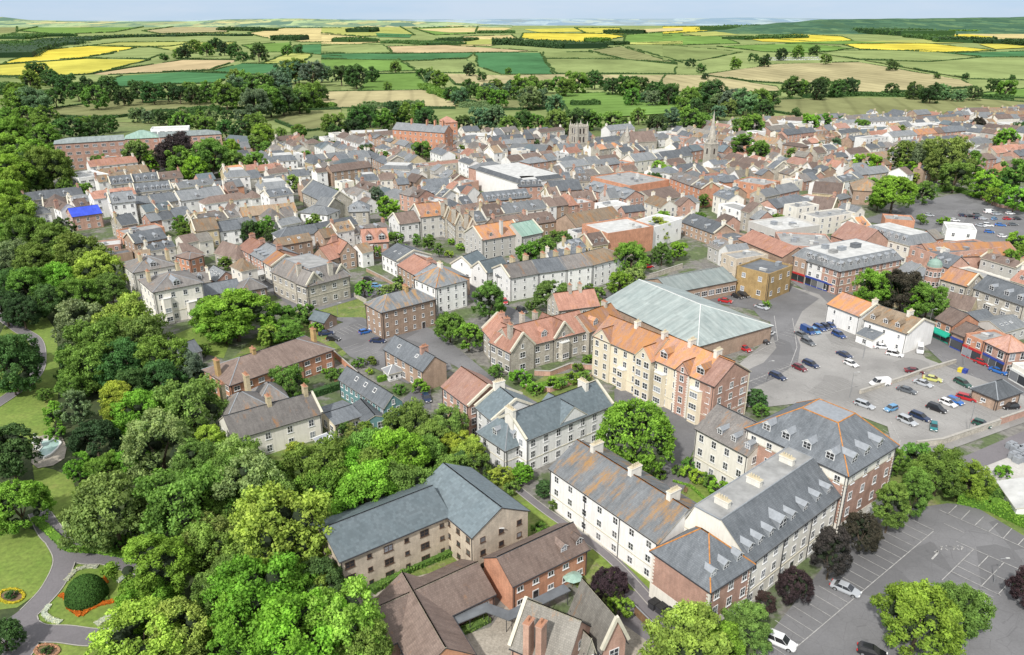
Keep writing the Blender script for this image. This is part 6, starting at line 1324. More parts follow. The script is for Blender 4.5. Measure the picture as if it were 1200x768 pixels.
for c, p in (('yellow',[(0,230),(130,180),(310,163),(500,165),(380,190),(290,205),(130,215)]),('rape',[(0,230),(300,208),(530,212),(330,262),(180,272),(0,272)]),('tan',[(325,262),(640,212),(840,213),(740,250),(380,265)]),
  ('lime',[(310,163),(420,150),(680,148),(600,165),(500,168)]),('pale',[(290,205),(400,190),(580,188),(520,210)]),('dgreen',[(330,300),(430,268),(640,255),(830,262),(760,295),(560,300),(400,312)]),('dgreen',[(740,252),(850,225),(970,228),(980,250),(900,265)]),
  ('green',[(60,110),(190,85),(400,85),(510,95),(400,115),(200,122)]),('pale',[(620,208),(690,185),(820,182),(810,210)]),('lime',[(920,225),(1010,190),(1100,190),(1060,225)]),('sand',[(500,110),(640,92),(810,95),(800,115),(560,120)]),('dgreen',[(1020,185),(1040,160),(1200,155),(1200,200)]),
  ('straw',[(870,118),(1000,100),(1200,100),(1200,150),(1060,150),(920,132)]),('olive',[(110,395),(190,385),(440,350),(560,355),(860,355),(870,385),(560,395),(420,415),(330,418),(150,410)]),('olive',[(970,430),(1000,395),(1200,388),(1200,450),(1060,465)]),('meadow',[(0,275),(60,278),(190,300),(200,320),(0,355)]),
  ('lime',[(520,165),(600,165),(690,150),(830,150),(800,170),(640,185)]),('green',[(850,160),(1020,150),(1020,185),(900,185)]),('olive',[(0,90),(60,85),(60,115),(0,130)])): field('T1', c, p)
for c, p in (('tan',[(160,165),(370,160),(690,183),(500,188),(180,190)]),('dgreen',[(470,187),(700,187),(745,262),(560,262),(480,235)]),('dgreen',[(0,190),(180,192),(470,187),(440,208),(200,215),(0,205)]),('green',[(0,215),(200,210),(270,250),(0,255)]),('green',[(100,265),(270,260),(310,320),(60,325)]),
  ('pale',[(710,210),(960,207),(1180,230),(1175,262),(760,262)]),('meadow',[(710,187),(870,185),(1000,212),(710,208)]),('meadow',[(980,160),(1200,157),(1200,222)]),('olive',[(870,180),(980,165),(1180,225),(1000,212)]),('sand',[(365,262),(560,268),(760,265),(1140,268),(1120,295),(940,300),(600,300),(480,310),(400,300)]),
  ('yellow',[(640,118),(930,120),(1000,130),(870,155),(700,145),(630,135)]),('straw',[(360,160),(430,130),(600,125),(620,140),(520,165)]),('sand',[(0,330),(290,318),(400,365),(400,385),(0,385)]),('olive',[(410,348),(640,360),(780,385),(560,390)]),('green',[(760,330),(950,330),(1200,365),(1200,400),(980,415),(800,400)]),
  ('green',[(1000,125),(1200,110),(1200,150),(990,155)]),('green',[(250,100),(480,95),(470,120),(330,125)]),('lime',[(0,95),(200,92),(260,125),(80,130),(0,120)]),('pale',[(210,220),(440,212),(480,240),(480,258),(280,258)]),('straw',[(0,125),(80,132),(150,150),(0,160)]),('pale',[(0,160),(150,160),(180,188),(0,188)]),('rape',[(820,100),(980,100),(1000,125),(860,118)])): field('T2', c, p)
for c, p in (('sand',[(80,265),(330,228),(620,222),(980,285),(1030,310),(700,330),(600,325),(620,290),(400,300),(240,290)]),('pale',[(480,190),(560,180),(850,180),(1050,205),(860,218),(620,212)]),('pale',[(640,215),(860,222),(1060,205),(1250,205),(1250,285),(1000,280)]),('yellow',[(560,157),(860,155),(1100,180),(900,187),(620,175)]),
  ('yellow',[(200,130),(400,122),(560,130),(600,145),(460,150)]),('straw',[(870,115),(1040,95),(1250,115),(1250,140),(960,148)]),('meadow',[(0,162),(210,185),(60,215),(0,212)]),('green',[(120,165),(420,155),(600,172),(460,188),(300,185)]),('dgreen',[(920,190),(1250,182),(1250,203),(1050,203)]),('olive',[(230,360),(600,350),(1000,350),(1250,370),(1250,400),(800,425),(400,410),(250,385)]),
  ('green',[(1000,340),(1250,312),(1250,350)]),('sand',[(0,270),(80,270),(330,310),(340,325),(60,330),(0,320)]),('green',[(0,130),(130,130),(200,155),(0,158)]),('yellow',[(0,98),(90,95),(130,108),(0,118)])): field('T3', c, p)
for fr, c, p in (('T1','lime',[(400,122),(560,122),(800,117),(860,125),(700,122),(500,132)]),('T1','straw',[(560,95),(700,88),(800,92),(700,98)]),('T1','pale',[(0,118),(60,116),(190,124),(100,135),(0,150)]),('T1','yellow',[(130,185),(165,180),(170,165),(140,170)]),('T1','green',[(200,90),(330,84),(420,92),(300,98)]),
  ('T2','lime',[(0,100),(120,92),(260,98),(140,112)]),('T2','straw',[(260,104),(420,98),(600,100),(560,112),(380,116)]),('T2','lime',[(430,140),(620,140),(640,150),(540,158),(440,160)]),('T2','rape',[(640,104),(820,100),(860,112),(700,116)]),('T2','lime',[(1000,152),(1200,146),(1200,158),(980,160)]),('T2','straw',[(1010,106),(1200,98),(1200,108),(1040,116)]),('T2','dgreen',[(120,118),(250,122),(240,134),(130,132)]),
  ('T3','lime',[(0,118),(120,112),(200,124),(60,130)]),('T3','yellow',[(230,138),(420,134),(520,142),(420,152),(280,148)]),('T3','green',[(330,152),(600,146),(760,152),(560,158)]),('T3','lime',[(600,148),(860,142),(1000,152),(860,156)]),('T3','straw',[(130,100),(300,98),(420,106),(260,114)]),('T3','yellow',[(880,128),(1000,122),(1100,132),(980,144)]),('T3','rape',[(1040,158),(1250,152),(1250,168),(1100,176)])): field(fr, c, p, False)
# hedgerows along the field edges
FN = dict(yellow='bright yellow', rape='mustard yellow', tan='tan', sand='sandy', dgreen='dark green', green='green', pale='pale green', lime='yellow-green', olive='olive', meadow='grassy', straw='straw-coloured')
def hedgerow(w, lab, base):
    mb = MB(); sh = []; r = random.Random(len(w)*7+int(abs(w[0].x)))
    E2 = list(zip(range(len(w)), list(range(1, len(w)))+[0]))
    for ia, ib in E2:
        a, b = w[ia], w[ib]; xa, xb = proj(a)[0], proj(b)[0]
        if abs(xa-xb) < 5 and (min(abs(xa-v) for v in (0,400,800,1200,376.7,776.7)) < 3.5 or xa > 1190): continue
        n = max(1, int((b-a).length/60)); prev = a
        for i in range(1, n+1):
            q = a.lerp(b, i/n)
            if i < n: q = q+Vector((r.uniform(-1,1), r.uniform(-1,1), 0))*min(4, (b-a).length*.01)
            d = depth(q.x, q.y); pxm = d/CF; ww = max(2.4, pxm*.6); hh = max(2.2, pxm*.6)*r.uniform(.5,1.7)
            if r.random() > .14: leafy(mb, sh, r, prev, q, ww, hh, min(260, int((q-prev).length/pxm*5)), pxm*1.7)
            prev = q
    o = link('hedgerow', mb.mesh('hedgerow', ['leaf'], uv=False, shade=sh)); o.color = (.08,.135,.055,1); o['category'] = 'hedgerow'
    o['_base'] = 'dark hedgerow enclosing a '+FN[lab]+' field'
    c = sum((Vector(v) for v in w), Vector())/len(w); o['_px'], o['_py'] = proj((c.x, c.y, 0)); AUTO.append(o)
AUTO = []
for w, c, fr, pts in HEDGES:
    if c in ('olive','meadow') and fr != 'T3' : pass
    hedgerow(w, c, None)
# tree belts of the middle distance
rb = random.Random(5)
def belt(fr, pts, n, w, cols, spread=.25, tall=False):
    seg = [math.hypot(b[0]-a[0], b[1]-a[1]) for a, b in zip(pts, pts[1:])]; tot = sum(seg)
    for i in range(n):
        t = (i+.5)/n*tot; k = 0
        while k < len(seg)-1 and t > seg[k]: t -= seg[k]; k += 1
        f = t/seg[k]; x = pts[k][0]+(pts[k+1][0]-pts[k][0])*f; y = pts[k][1]+(pts[k+1][1]-pts[k][1])*f
        s = w*rb.uniform(.7, 1.25); tree(fr, (x+rb.uniform(-1,1)*w*.2, y+rb.uniform(-1,1)*w*spread), s, rb.choice(['broad','broad','round','broad']), rb.choice(cols), clear=.06, name='field_tree')
D_ = ['dark','dark','deep','mid']; Mx = ['dark','mid','blue','dark','olive']; Gx = ['blue','grey','dark','mid']
belt('T1', [(80,275),(140,272),(260,300)], 5, 66, D_); belt('T1', [(20,350),(110,342),(200,340)], 5, 85, Mx); belt('T1', [(240,320),(330,330),(420,330),(560,335),(640,330)], 9, 78, D_)
belt('T1', [(640,318),(740,310),(860,340)], 6, 85, D_+['purple']); belt('T1', [(800,260),(830,295),(950,310),(1000,260),(1080,250),(1150,230)], 11, 82, Mx); belt('T1', [(900,350),(1000,360),(1080,340),(1150,330)], 8, 85, Mx)
belt('T1', [(20,410),(110,425),(250,440),(400,432)], 9, 78, ['mid','dark','mid']); belt('T1', [(450,408),(600,400),(760,400),(860,410)], 9, 48, Gx); belt('T1', [(620,430),(760,440),(870,450)], 5, 76, Mx)
tree('T1', (1082,243), 42, 'broad', 'yellow', label='single bright yellow-green tree in the dark belt behind the left side of town')
belt('T1', [(640,180),(700,165),(830,168)], 6, 42, D_); belt('T1', [(840,205),(925,180)], 2, 50, D_); belt('T1', [(560,205),(640,190)], 2, 30, D_); belt('T1', [(1000,180),(1060,175)], 2, 34, D_)
belt('T2', [(0,258),(50,275)], 3, 68, D_); belt('T2', [(120,268),(121,268)], 1, 66, D_); belt('T2', [(188,238),(190,238)], 1, 34, D_); belt('T2', [(165,300),(166,300)], 1, 32, D_)
belt('T2', [(280,245),(350,278)], 4, 48, Mx); belt('T2', [(452,250),(453,250)], 1, 40, D_); belt('T2', [(585,250),(586,250)], 1, 24, D_); belt('T2', [(500,270),(505,285)], 1, 46, D_)
belt('T2', [(360,328),(480,325),(640,300),(740,302),(900,298)], 13, 66, Mx); belt('T2', [(500,340),(680,340),(760,372)], 7, 64, Gx); belt('T2', [(940,305),(1040,310),(1180,325)], 7, 64, D_); belt('T2', [(1000,335),(1200,340)], 5, 50, Gx)
belt('T2', [(0,440),(100,430),(200,395),(330,415)], 8, 80, D_); belt('T2', [(420,425),(560,415),(640,440),(760,430),(860,430),(980,430),(1040,425),(1180,430)], 15, 74, Mx)
belt('T3', [(0,345),(100,335),(180,360),(330,345)], 8, 74, Gx); belt('T3', [(0,395),(80,385),(180,385)], 5, 70, Mx); belt('T3', [(370,325),(500,302),(600,312)], 6, 64, D_)
belt('T3', [(720,320),(800,315),(900,328),(1000,322),(1080,300),(1170,300)], 8, 62, D_+['grey']); 
for x, y, w in ((75,278,28),(742,230,34),(898,262,30),(998,272,24),(1160,270,28)): belt('T3', [(x,y),(x+1,y)], 1, w, D_)
belt('T3', [(160,220),(270,210),(370,195),(450,190),(540,205)], 7, 50, D_); belt('T3', [(90,235),(10,225)], 2, 42, D_)
# far woods and scrub: one mass each
def wood(fr, pts, w, h, col='deep', label='', n=2600):
    P_ = [Gq(fr, p) for p in pts]; mb = MB(); sh = []; r = random.Random(int(pts[0][0])+len(pts))
    Lt = sum((b-a).length for a, b in zip(P_, P_[1:]))
    for a, b in zip(P_, P_[1:]):
        d = depth(*(a.lerp(b,.5))[:2]); k = max(1, int((b-a).length/(w*1.2)))
        for i in range(k):
            p, q = a.lerp(b, i/k), a.lerp(b, (i+1)/k); ww = w*r.uniform(.6,1.2); leafy(mb, sh, r, p, q, ww, h*r.uniform(.75,1.15), int(n*(q-p).length/Lt)+60, max(2.5, d/CF*2.2))
    o = link('woodland', mb.mesh('woodland', ['leaf'], uv=False, shade=sh)); o.color = (*GREENS[col], 1); tag(o, label, 'wood', kind='stuff')
wood('T1', [(0,205),(60,180),(140,160),(260,140),(420,132),(560,130),(700,125),(860,128)], 220, 14, 'deep', 'long dark wood across the left-hand fields above the yellow crop', 3500)
wood('T1', [(970,142),(1070,142)], 160, 22, 'deep', 'compact dark wood right of the long belt'); wood('T1', [(820,107),(930,110)], 260, 24, 'deep', 'distant dark copse on the skyline fields')
wood('T1', [(40,140),(120,128),(200,130)], 220, 16, 'dark', 'scattered wood at the far left under the hills'); wood('T1', [(510,92),(580,92)], 300, 28, 'deep', 'small copse on the left skyline')
wood('T1', [(0,160),(60,158),(110,175)], 90, 14, 'dark', 'tree belt at the left edge above the yellow field')
wood('T2', [(530,158),(640,158),(760,165),(860,172)], 170, 26, 'deep', 'big dark rectangular wood behind the centre of town', 3600)
wood('T2', [(150,152),(260,152),(370,160)], 150, 12, 'dark', 'long scrubby tree belt left of the big dark wood'); wood('T2', [(385,148),(430,142)], 160, 16, 'deep', 'little copse between the tree belt and the big wood')
wood('T2', [(480,118),(610,118)], 160, 20, 'dark', 'thin far tree line above the big wood'); wood('T2', [(60,115),(100,112)], 160, 34, 'deep', 'lone dark clump in the pale field')
wood('T2', [(885,150),(915,148)], 90, 18, 'mid', 'small green copse right of the big wood'); wood('T2', [(930,160),(980,158)], 90, 16, 'deep', 'dark copse by the pale field'); wood('T2', [(970,118),(1020,120)], 200, 26, 'deep', 'copse at the end of the yellow field')
wood('T2', [(0,150),(40,145),(80,150)], 110, 18, 'dark', 'tree line at the left of the straw field')
wood('T2', [(290,305),(340,335),(400,358)], 20, 6, 'mid', 'overgrown hedge line running down the middle meadow'); wood('T2', [(80,380),(290,380)], 12, 7, 'grey', 'grey willow scrub in the meadow behind the red brick block')
wood('T2', [(420,378),(545,380)], 14, 7, 'grey', 'grey-green willow scrub in the centre meadow'); wood('T2', [(810,375),(905,372)], 14, 6, 'dark', 'low dark scrub in the green meadow')
wood('T3', [(130,108),(300,98),(520,100),(700,118),(860,128)], 420, 40, 'dark', 'wooded rise in the right distance', 3600); wood('T3', [(900,150),(1100,152),(1250,165)], 150, 24, 'deep', 'dark wood edge at the right below the hills', 2600)
wood('T3', [(800,130),(900,140),(960,152)], 120, 18, 'dark', 'tree belt between the yellow fields at right'); wood('T3', [(980,118),(1050,112)], 200, 20, 'mid', 'round copse in the straw field at right')
wood('T3', [(430,346),(600,338),(1000,345)], 14, 5, 'dark', 'thick low hedge between sandy field and marsh'); wood('T3', [(180,140),(400,135)], 160, 16, 'dark', 'tree line below the bright yellow field'); wood('T3', [(930,350),(1000,348)], 16, 6, 'blue', 'clump of grey scrub in the marsh'); wood('T3', [(1070,352),(1140,350)], 16, 6, 'dark', 'dark clump of scrub in the marsh at right')
wood('T1', [(0,330),(60,335)], 24, 12, 'dark', 'dense trees at the left edge of the valley'); wood('T1', [(640,405),(770,405)], 12, 9, 'dark', 'hedge of trees in front of the pale meadow'); wood('T1', [(1040,378),(1180,380)], 12, 6, 'mid', 'clipped tall hedge in the meadow at the left centre')
# hills on the horizon
def hills(name, D0, D1, prof, mat, back=1.15):
    xs = []; P_ = prof; mb = MB(); N = 140; M_ = 7; x0, x1 = P_[0][0], P_[-1][0]
    def crest(x):
        for a, b in zip(P_, P_[1:]):
            if a[0] <= x <= b[0]: f = (x-a[0])/(b[0]-a[0]); f = f*f*(3-2*f); return a[1]+(b[1]-a[1])*f
        return P_[-1][1]
    grid = []
    for i in range(N+1):
        px = x0+(x1-x0)*i/N; cy = crest(px)+.45*noise.noise(Vector((px*.03, D0*.001, 0)))+.25*noise.noise(Vector((px*.11, 3, 0)))
        hmax = max(2, (24-cy)/CF*D1+CH); row = []
        for j in range(M_+1):
            f = j/M_; d = D0+(D1-D0)*f; h = hmax*(f*f*(3-2*f)) if f > 0 else -5; row.append(((px-600)/CF*d*1.0, d, h*(1+.12*noise.noise(Vector((px*.02, f*4, 1))) if j < M_ else 1)))
        row.append(((px-600)/CF*D1*back, D1*back, -5)); grid.append(row)
    for i in range(N):
        for j in range(len(grid[0])-1): mb.face([grid[i][j], grid[i+1][j], grid[i+1][j+1], grid[i][j+1]])
    tag(link('hills', mb.mesh('hills', [mat], smooth=True, uv=False)), kind='structure')
def hill_mat(nm, c1, c2, c3, sc_):
    t = NT(nm); v = t.coord('Object', (1,.45,1), rnd=False)
    vo = t.n('ShaderNodeTexVoronoi', Scale=sc_); t.l(v, vo.inputs['Vector'])
    bw = t.n('ShaderNodeSeparateColor'); t.l(vo.outputs['Color'], bw.inputs[0])
    col = t.ramp(bw.outputs[0], [(.15, c1), (.3, c2), (.5, mul(c2, .75)), (.62, c3), (.8, mul(c2, 1.15))]); w = t.ramp(t.noise(v, sc_*1.6, 8, .75), [(.52, g3(0)), (.56, g3(1))])
    col = t.mix(w, col, c1); t.l(col, t.b.inputs['Base Color']); t.b.inputs['Roughness'].default_value = 1; t.b.inputs['Specular IOR Level'].default_value = 0
hill_mat('h_far', (.22,.31,.38,1), (.30,.38,.41,1), (.37,.44,.42,1), .0022); hill_mat('h_mid', (.12,.20,.15,1), (.30,.38,.20,1), (.50,.46,.22,1), .0030); hill_mat('h_wood', (.055,.115,.075,1), (.075,.145,.085,1), (.13,.21,.10,1), .010)  # far hills bluer and paler: distance haze put into the base colour
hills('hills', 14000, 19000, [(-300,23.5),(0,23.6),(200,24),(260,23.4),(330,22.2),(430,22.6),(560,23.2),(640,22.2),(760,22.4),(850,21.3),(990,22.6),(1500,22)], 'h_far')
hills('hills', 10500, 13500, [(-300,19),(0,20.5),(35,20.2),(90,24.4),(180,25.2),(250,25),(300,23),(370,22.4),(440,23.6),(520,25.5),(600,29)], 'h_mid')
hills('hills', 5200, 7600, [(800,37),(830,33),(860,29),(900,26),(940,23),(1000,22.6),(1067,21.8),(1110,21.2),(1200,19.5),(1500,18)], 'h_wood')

# caravans by the sandy field
mb = MB(); mb.box(-4,-1.6,.4,4,1.6,2.7); body_ = mb.mesh('body', ['trim_white']); mb = MB(); mb.prism([(-4.2,-1.8),(4.2,-1.8),(4.2,1.8),(-4.2,1.8)], 2.72, 2.95); roof_ = mb.mesh('roof', ['flat_pale']); mb = MB(); mb.box(-3,-1.64,1.3,3,-1.61,2.2); win_ = mb.mesh('window', ['glass'])
for i in range(26):
    x = 286+(i%13)*15.5+(i//13)*6; q = Gq('T3', (x, 207-(x-286)*.012+(i//13)*7)); M = T(q.x, q.y)@RZ(rb.uniform(-.5,.5)); root = link('caravan', None, None, M); tag(root, 'white static caravan among the trees above the wide sandy field', 'caravan', 'static caravans above the sandy field')
    link('body', body_, root, M); link('roof', roof_, root, M); link('window', win_, root, M)
# ------------------------------------------------------------------ park furniture, walls, cars
def bed(fr, pts, w, colr, label, h=.35, dens=22, ls=.22):
    hedge(fr, pts, w, h, colr, label, name='flower_bed', cat='flower bed', dens=dens, ls=ls)
bed('F', [(262,508),(290,522),(298,560),(352,600),(385,572),(430,552),(500,535)], .9, (.62,.15,.02), 'zigzag orange flower bed below the clipped dome')
bed('F', [(440,435),(455,465)], 1.2, (.62,.16,.02), 'short orange flower bed at the upper right of the clipped dome')
bed('F', [(285,450),(330,402),(375,388),(425,388)], .9, (.55,.50,.46), 'white and grey curved flower bed above the clipped dome')
bed('F', [(215,552),(190,590),(215,615),(265,630)], .9, (.66,.63,.58), 'white crescent flower bed left below the clipped dome')
bed('F', [(415,638),(470,605),(540,585)], 1.3, (.62,.58,.50), 'white wedge-shaped flower bed right below the clipped dome', h=.3); 
bed('F', [(515,440),(535,445)], 1.6, (.50,.48,.45), 'small round silvery bed beside the bright tall tree')
for cx, cy, rx, ry, lb in ((50,515,55,30,'oval bed with a yellow rim at the left edge of the park'),(205,752,52,26,'oval bed with a pink rim at the bottom of the park')):
    P_ = [(cx+rx*math.cos(a*PI/8), cy+ry*math.sin(a*PI/8)) for a in range(17)]
    bed('F', P_, .45, (.60,.45,.04) if cx == 50 else (.55,.28,.20), lb)
    poly('flower_bed_soil', 'F', [(cx+rx*.86*math.cos(a*PI/8), cy+ry*.86*math.sin(a*PI/8)) for a in range(16)], PZ+.05, 'g_soil')
    tree('F', (cx-2, cy-6), rx*.8, 'bush', 'dark', label='low dark shrub inside the '+('yellow' if cx == 50 else 'pink')+'-rimmed oval flower bed')
poly('flower_bed_soil', 'F', [(315,520),(330,545),(352,575),(400,545),(470,520),(465,470),(440,430),(330,440)], PZ+.05, 'g_lawn')
hedge('F', [(330,540),(355,560),(400,545),(470,525)], .5, .5, 'mid', 'low green box hedge inside the orange flower bed')
# clipped dome
g = Gq('F', (378,520)); root = link('topiary_dome', None, None, T(g.x, g.y, 0)); tag(root, 'big clipped dark green dome of yew in the middle of the flower beds', 'topiary')
r = random.Random(3); mb = MB(); sh = []
for i in range(9000):
    d = Vector((r.gauss(0,1), r.gauss(0,1), abs(r.gauss(0,1)))).normalized(); q = Vector((d.x*3.1, d.y*3.1, d.z*3.9+.15*(1-d.z)))*r.uniform(.97,1.02); nn = (d+Vector((r.gauss(0,.35), r.gauss(0,.35), r.gauss(0,.35)))).normalized()
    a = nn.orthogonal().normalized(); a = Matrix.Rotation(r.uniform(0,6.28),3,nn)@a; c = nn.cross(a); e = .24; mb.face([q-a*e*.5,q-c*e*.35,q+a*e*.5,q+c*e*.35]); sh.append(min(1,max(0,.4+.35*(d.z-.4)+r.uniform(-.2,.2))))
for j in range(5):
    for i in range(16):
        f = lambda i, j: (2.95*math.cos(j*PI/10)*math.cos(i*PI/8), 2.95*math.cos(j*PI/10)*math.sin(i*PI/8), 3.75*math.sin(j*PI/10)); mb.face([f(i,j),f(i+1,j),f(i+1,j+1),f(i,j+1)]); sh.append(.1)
o = link('crown', mb.mesh('crown', ['leaf'], uv=False, shade=sh), root, T(g.x, g.y, 0)); o.color = (.06,.13,.03,1)
mb = MB(); mb.tube(0,0,-.02,.8,.16,.13,8); link('trunk', mb.mesh('trunk', ['bark']), root, T(g.x, g.y, 0))
# fountain
P_ = [Gq('E', p) for p in [(178,610),(200,605),(235,600),(268,600),(280,618),(262,645),(232,672),(200,688),(178,680),(176,655),(192,636)]]
c = sum(P_, Vector())/len(P_); poly('paved_yard', 'E', [(140,700),(150,640),(150,590),(200,575),(280,585),(300,630),(290,680),(240,712),(170,725)], PZ+.03, 'g_paving')
root = link('fountain', None, None, T(c.x, c.y, 0)); tag(root, 'white stone fountain with a figure on a pedestal and a kidney-shaped pale pool', 'fountain')
L = [(p.x-c.x, p.y-c.y) for p in P_][::-1]; ar = sum(L[i][0]*L[(i+1)%len(L)][1]-L[(i+1)%len(L)][0]*L[i][1] for i in range(len(L))); L = L if ar > 0 else L[::-1]
mb = MB(); n = len(L); inn = [(x*.86, y*.86) for x, y in L]
for i in range(n):
    j = (i+1)%n; mb.face([(*L[i],0),(*L[j],0),(*L[j],.55),(*L[i],.55)]); mb.face([(*L[i],.55),(*L[j],.55),(*inn[j],.55),(*inn[i],.55)]); mb.face([(*inn[j],.2),(*inn[i],.2),(*inn[i],.55),(*inn[j],.55)])
link('basin', mb.mesh('basin', ['trim_white']), root, T(c.x, c.y, 0)); mb = MB(); mb.face([(x,y,.38) for x,y in inn])
t_ = NT('water'); t_.b.inputs['Base Color'].default_value = (.36,.50,.46,1); t_.b.inputs['Roughness'].default_value = .15; t_.bump(t_.noise(t_.coord(), 3), .2, .05)
link('water', mb.mesh('water', ['water']), root, T(c.x, c.y, 0))
q = Gq('E', (172,640)); mb = MB(); mb.box(-.7,-.7,0,.7,.7,.5); mb.lathe([(.5,.5),(.36,.7),(.3,1.5),(.5,1.65),(.9,1.75),(.95,1.9),(.1,1.95)], 12); link('pedestal', mb.mesh('pedestal', ['trim_white']), root, T(q.x, q.y, 0))
mb = MB(); mb.lathe([(.38,1.95),(.30,2.3),(.20,2.7),(.28,2.95),(.32,3.2),(.12,3.4),(.09,3.46),(.15,3.56),(.17,3.7),(.11,3.85),(.01,3.9)], 10); mb.limb((.26,0,3.2),(.55,.1,2.85),.07,.05); mb.limb((.55,.1,2.85),(.5,.3,3.15),.05,.04); mb.limb((-.26,0,3.2),(-.42,.05,2.75),.07,.05)
link('statue', mb.mesh('statue', ['trim_white']), root, T(q.x, q.y, 0))
# walls and fences
def wall(name, fr, pts, h, w, mat, label, cap=None, cat='wall', seg=None):
    P_ = [Gq(fr, p) for p in pts]; root = link(name, None, None, T(P_[0].x, P_[0].y)); tag(root, label, cat)
    mb = MB(); cb = MB()
    for k, (a, b) in enumerate(zip(P_, P_[1:])):
        d = (b-a).normalized(); s = Vector((-d.y, d.x, 0)); e = d*.003*k
        def bx(m, ww, z0, z1):
            o_ = s*ww/2; q = [a-o_, b-o_, b+o_, a+o_]; m.prism([(v.x, v.y) for v in q], z0, z1)
        bx(mb, w, -.1, h+.002*k); bx(cb, w+.12, h+.01+.002*k, h+.10+.002*k)
    link('wall_body', mb.mesh('wall_body', [mat]), root); link('coping', cb.mesh('coping', [cap or 'kerb']), root); return root
wall('retaining_wall', 'L', [(515,462),(700,402),(770,375),(905,335)], 1.1, .5, 'w_stone', 'long low stone wall dividing the upper and lower car park')
wall('retaining_wall', 'L', [(745,680),(850,668),(1085,588)], 1.5, .5, 'w_stone', 'mossy stone wall along the lower edge of the town car park')
wall('retaining_wall', 'L', [(1087,587),(1195,550)], 1.8, .4, 'w_brick', 'red brick end of the lower car park wall at the right')
wall('garden_wall', 'N', [(450,650),(560,655),(700,600),(850,610)], 1.4, .4, 'w_brick', 'red brick retaining wall in front of the long stone house')
wall('garden_wall', 'N', [(380,745),(560,768),(840,665)], 1.3, .3, 'w_brick', 'brick boundary wall behind the white flats')
wall('garden_wall', 'Gf', [(545,185),(650,280)], 1.7, .25, 'w_orange', 'straight brick garden wall beside the small car park')
wall('garden_wall', 'B', [(690,455),(760,490),(830,530)], 1.2, .3, 'w_brown', 'brown brick wall round the raised garden in the yard')
wall('garden_wall', 'B', [(635,570),(690,600)], 1.4, .3, 'w_stone', 'short stone wall by the little slate garage')
wall('garden_wall', 'C', [(780,560),(880,520),(1030,480),(1150,440)], 1.8, .4, 'w_stone', 'long stone boundary wall behind the green metal roof')
wall('garden_wall', 'E', [(735,590),(760,700)], 1.6, .3, 'w_stone', 'old wall at the park side of the villas') if False else None
wall('board_fence', 'M', [(1000,440),(1080,520),(1170,600)], 1.8, .08, 'wood', 'timber fence with pale tops beside the bins', cap='steel', cat='fence')
wall('board_fence', 'H', [(140,500),(215,590),(265,640)], 1.8, .08, 'wood', 'dark timber fence at the left end of the beige flats', cap='wood', cat='fence')
wall('garden_wall', 'S', [(960,268),(1080,325),(1187,345)], 1.6, .4, 'w_brick', 'dark brick wall round the far car park')
# covered walkway
def walkway(fr, pts, label):
    P_ = [Gq(fr, p, 2.6) for p in pts]; root = link('covered_walkway', None, None, T(P_[0].x, P_[0].y)); tag(root, label, 'walkway')
    mb = MB()
    for k, (a, b) in enumerate(zip(P_, P_[1:])):
        d = (b-a).normalized(); s = Vector((-d.y, d.x, 0))*.9; q = [a-s-d*.5, b-s+d*.5, b+s+d*.5, a+s-d*.5]; mb.prism([(v.x, v.y) for v in q], 2.45+.01*k, 2.62+.01*k); mb.face([(v.x, v.y, 2.45+.01*k) for v in q][::-1])
        L = (b-a).length
        for i in range(int(L/3)+1):
            p = a+d*(L*i/max(1,int(L/3)))-s*.9; m = MB(); m.tube(0,0,0,2.45,.06,.06,6); link('post', m.mesh('post', ['trim_dark']), root, T(p.x, p.y))
    link('roof', mb.mesh('roof', ['flat_dark']), root)
walkway('H', [(590,640),(740,578),(830,612),(1050,505)], 'flat dark covered walkway in front of the orange-red brick house')
# small things
def lamp(fr, p, h, label):
    g = Gq(fr, p); M = T(g.x, g.y); root = link('street_lamp', None, None, M); tag(root, label, 'street lamp', None)
    m = MB(); m.tube(0,0,0,h,.09,.05,8); m.limb((0,0,h-.05),(.9,0,h+.12),.04,.035); link('pole', m.mesh('pole', ['steel']), root, M); m = MB(); m.box(.8,-.12,h+.05,1.4,.12,h+.17); link('lamp_head', m.mesh('lamp_head', ['flat_pale']), root, M)
for fr, p, h, lb in (('L',(527,318),8,'tall pale lamp post in the middle of the upper car park'),('L',(938,350),7,'white lamp post by the bins at the car park corner'),('L',(955,630),8,'tall pale lamp post in the lower half of the car park'),('L',(472,480),7,'lamp post at the dividing wall of the car park'),('L',(130,415),6,'lamp post beside the lone navy car'),
        ('L',(793,205),7,'lamp post next to the blank white cottage gable'),('H',(780,405),7,'slim pole rising by the brown-roofed hall'),('Gf',(980,720),7,'slim pole among the trees above the beige flats'),('S',(1150,310),8,'lamp post at the edge of the far car park'),('S',(820,280),8,'lamp post at the far road junction'),('B',(560,650),4,'small lamp by the little slate garage'),('K',(705,545),5,'thin post with small yellow and blue sign in the car park bays')): lamp(fr, p, h, lb)
g = Gq('H', (1080,500)); M = T(g.x, g.y); root = link('parasol', None, None, M); tag(root, 'green garden parasol beside the orange-red brick house', 'parasol'); m = MB(); m.tube(0,0,0,2.5,.04,.04,6); link('pole', m.mesh('pole', ['wood']), root, M); m = MB(); m.tube(0,0,2.1,2.65,1.6,.05,8); link('canopy', m.mesh('canopy', ['r_copper']), root, M)
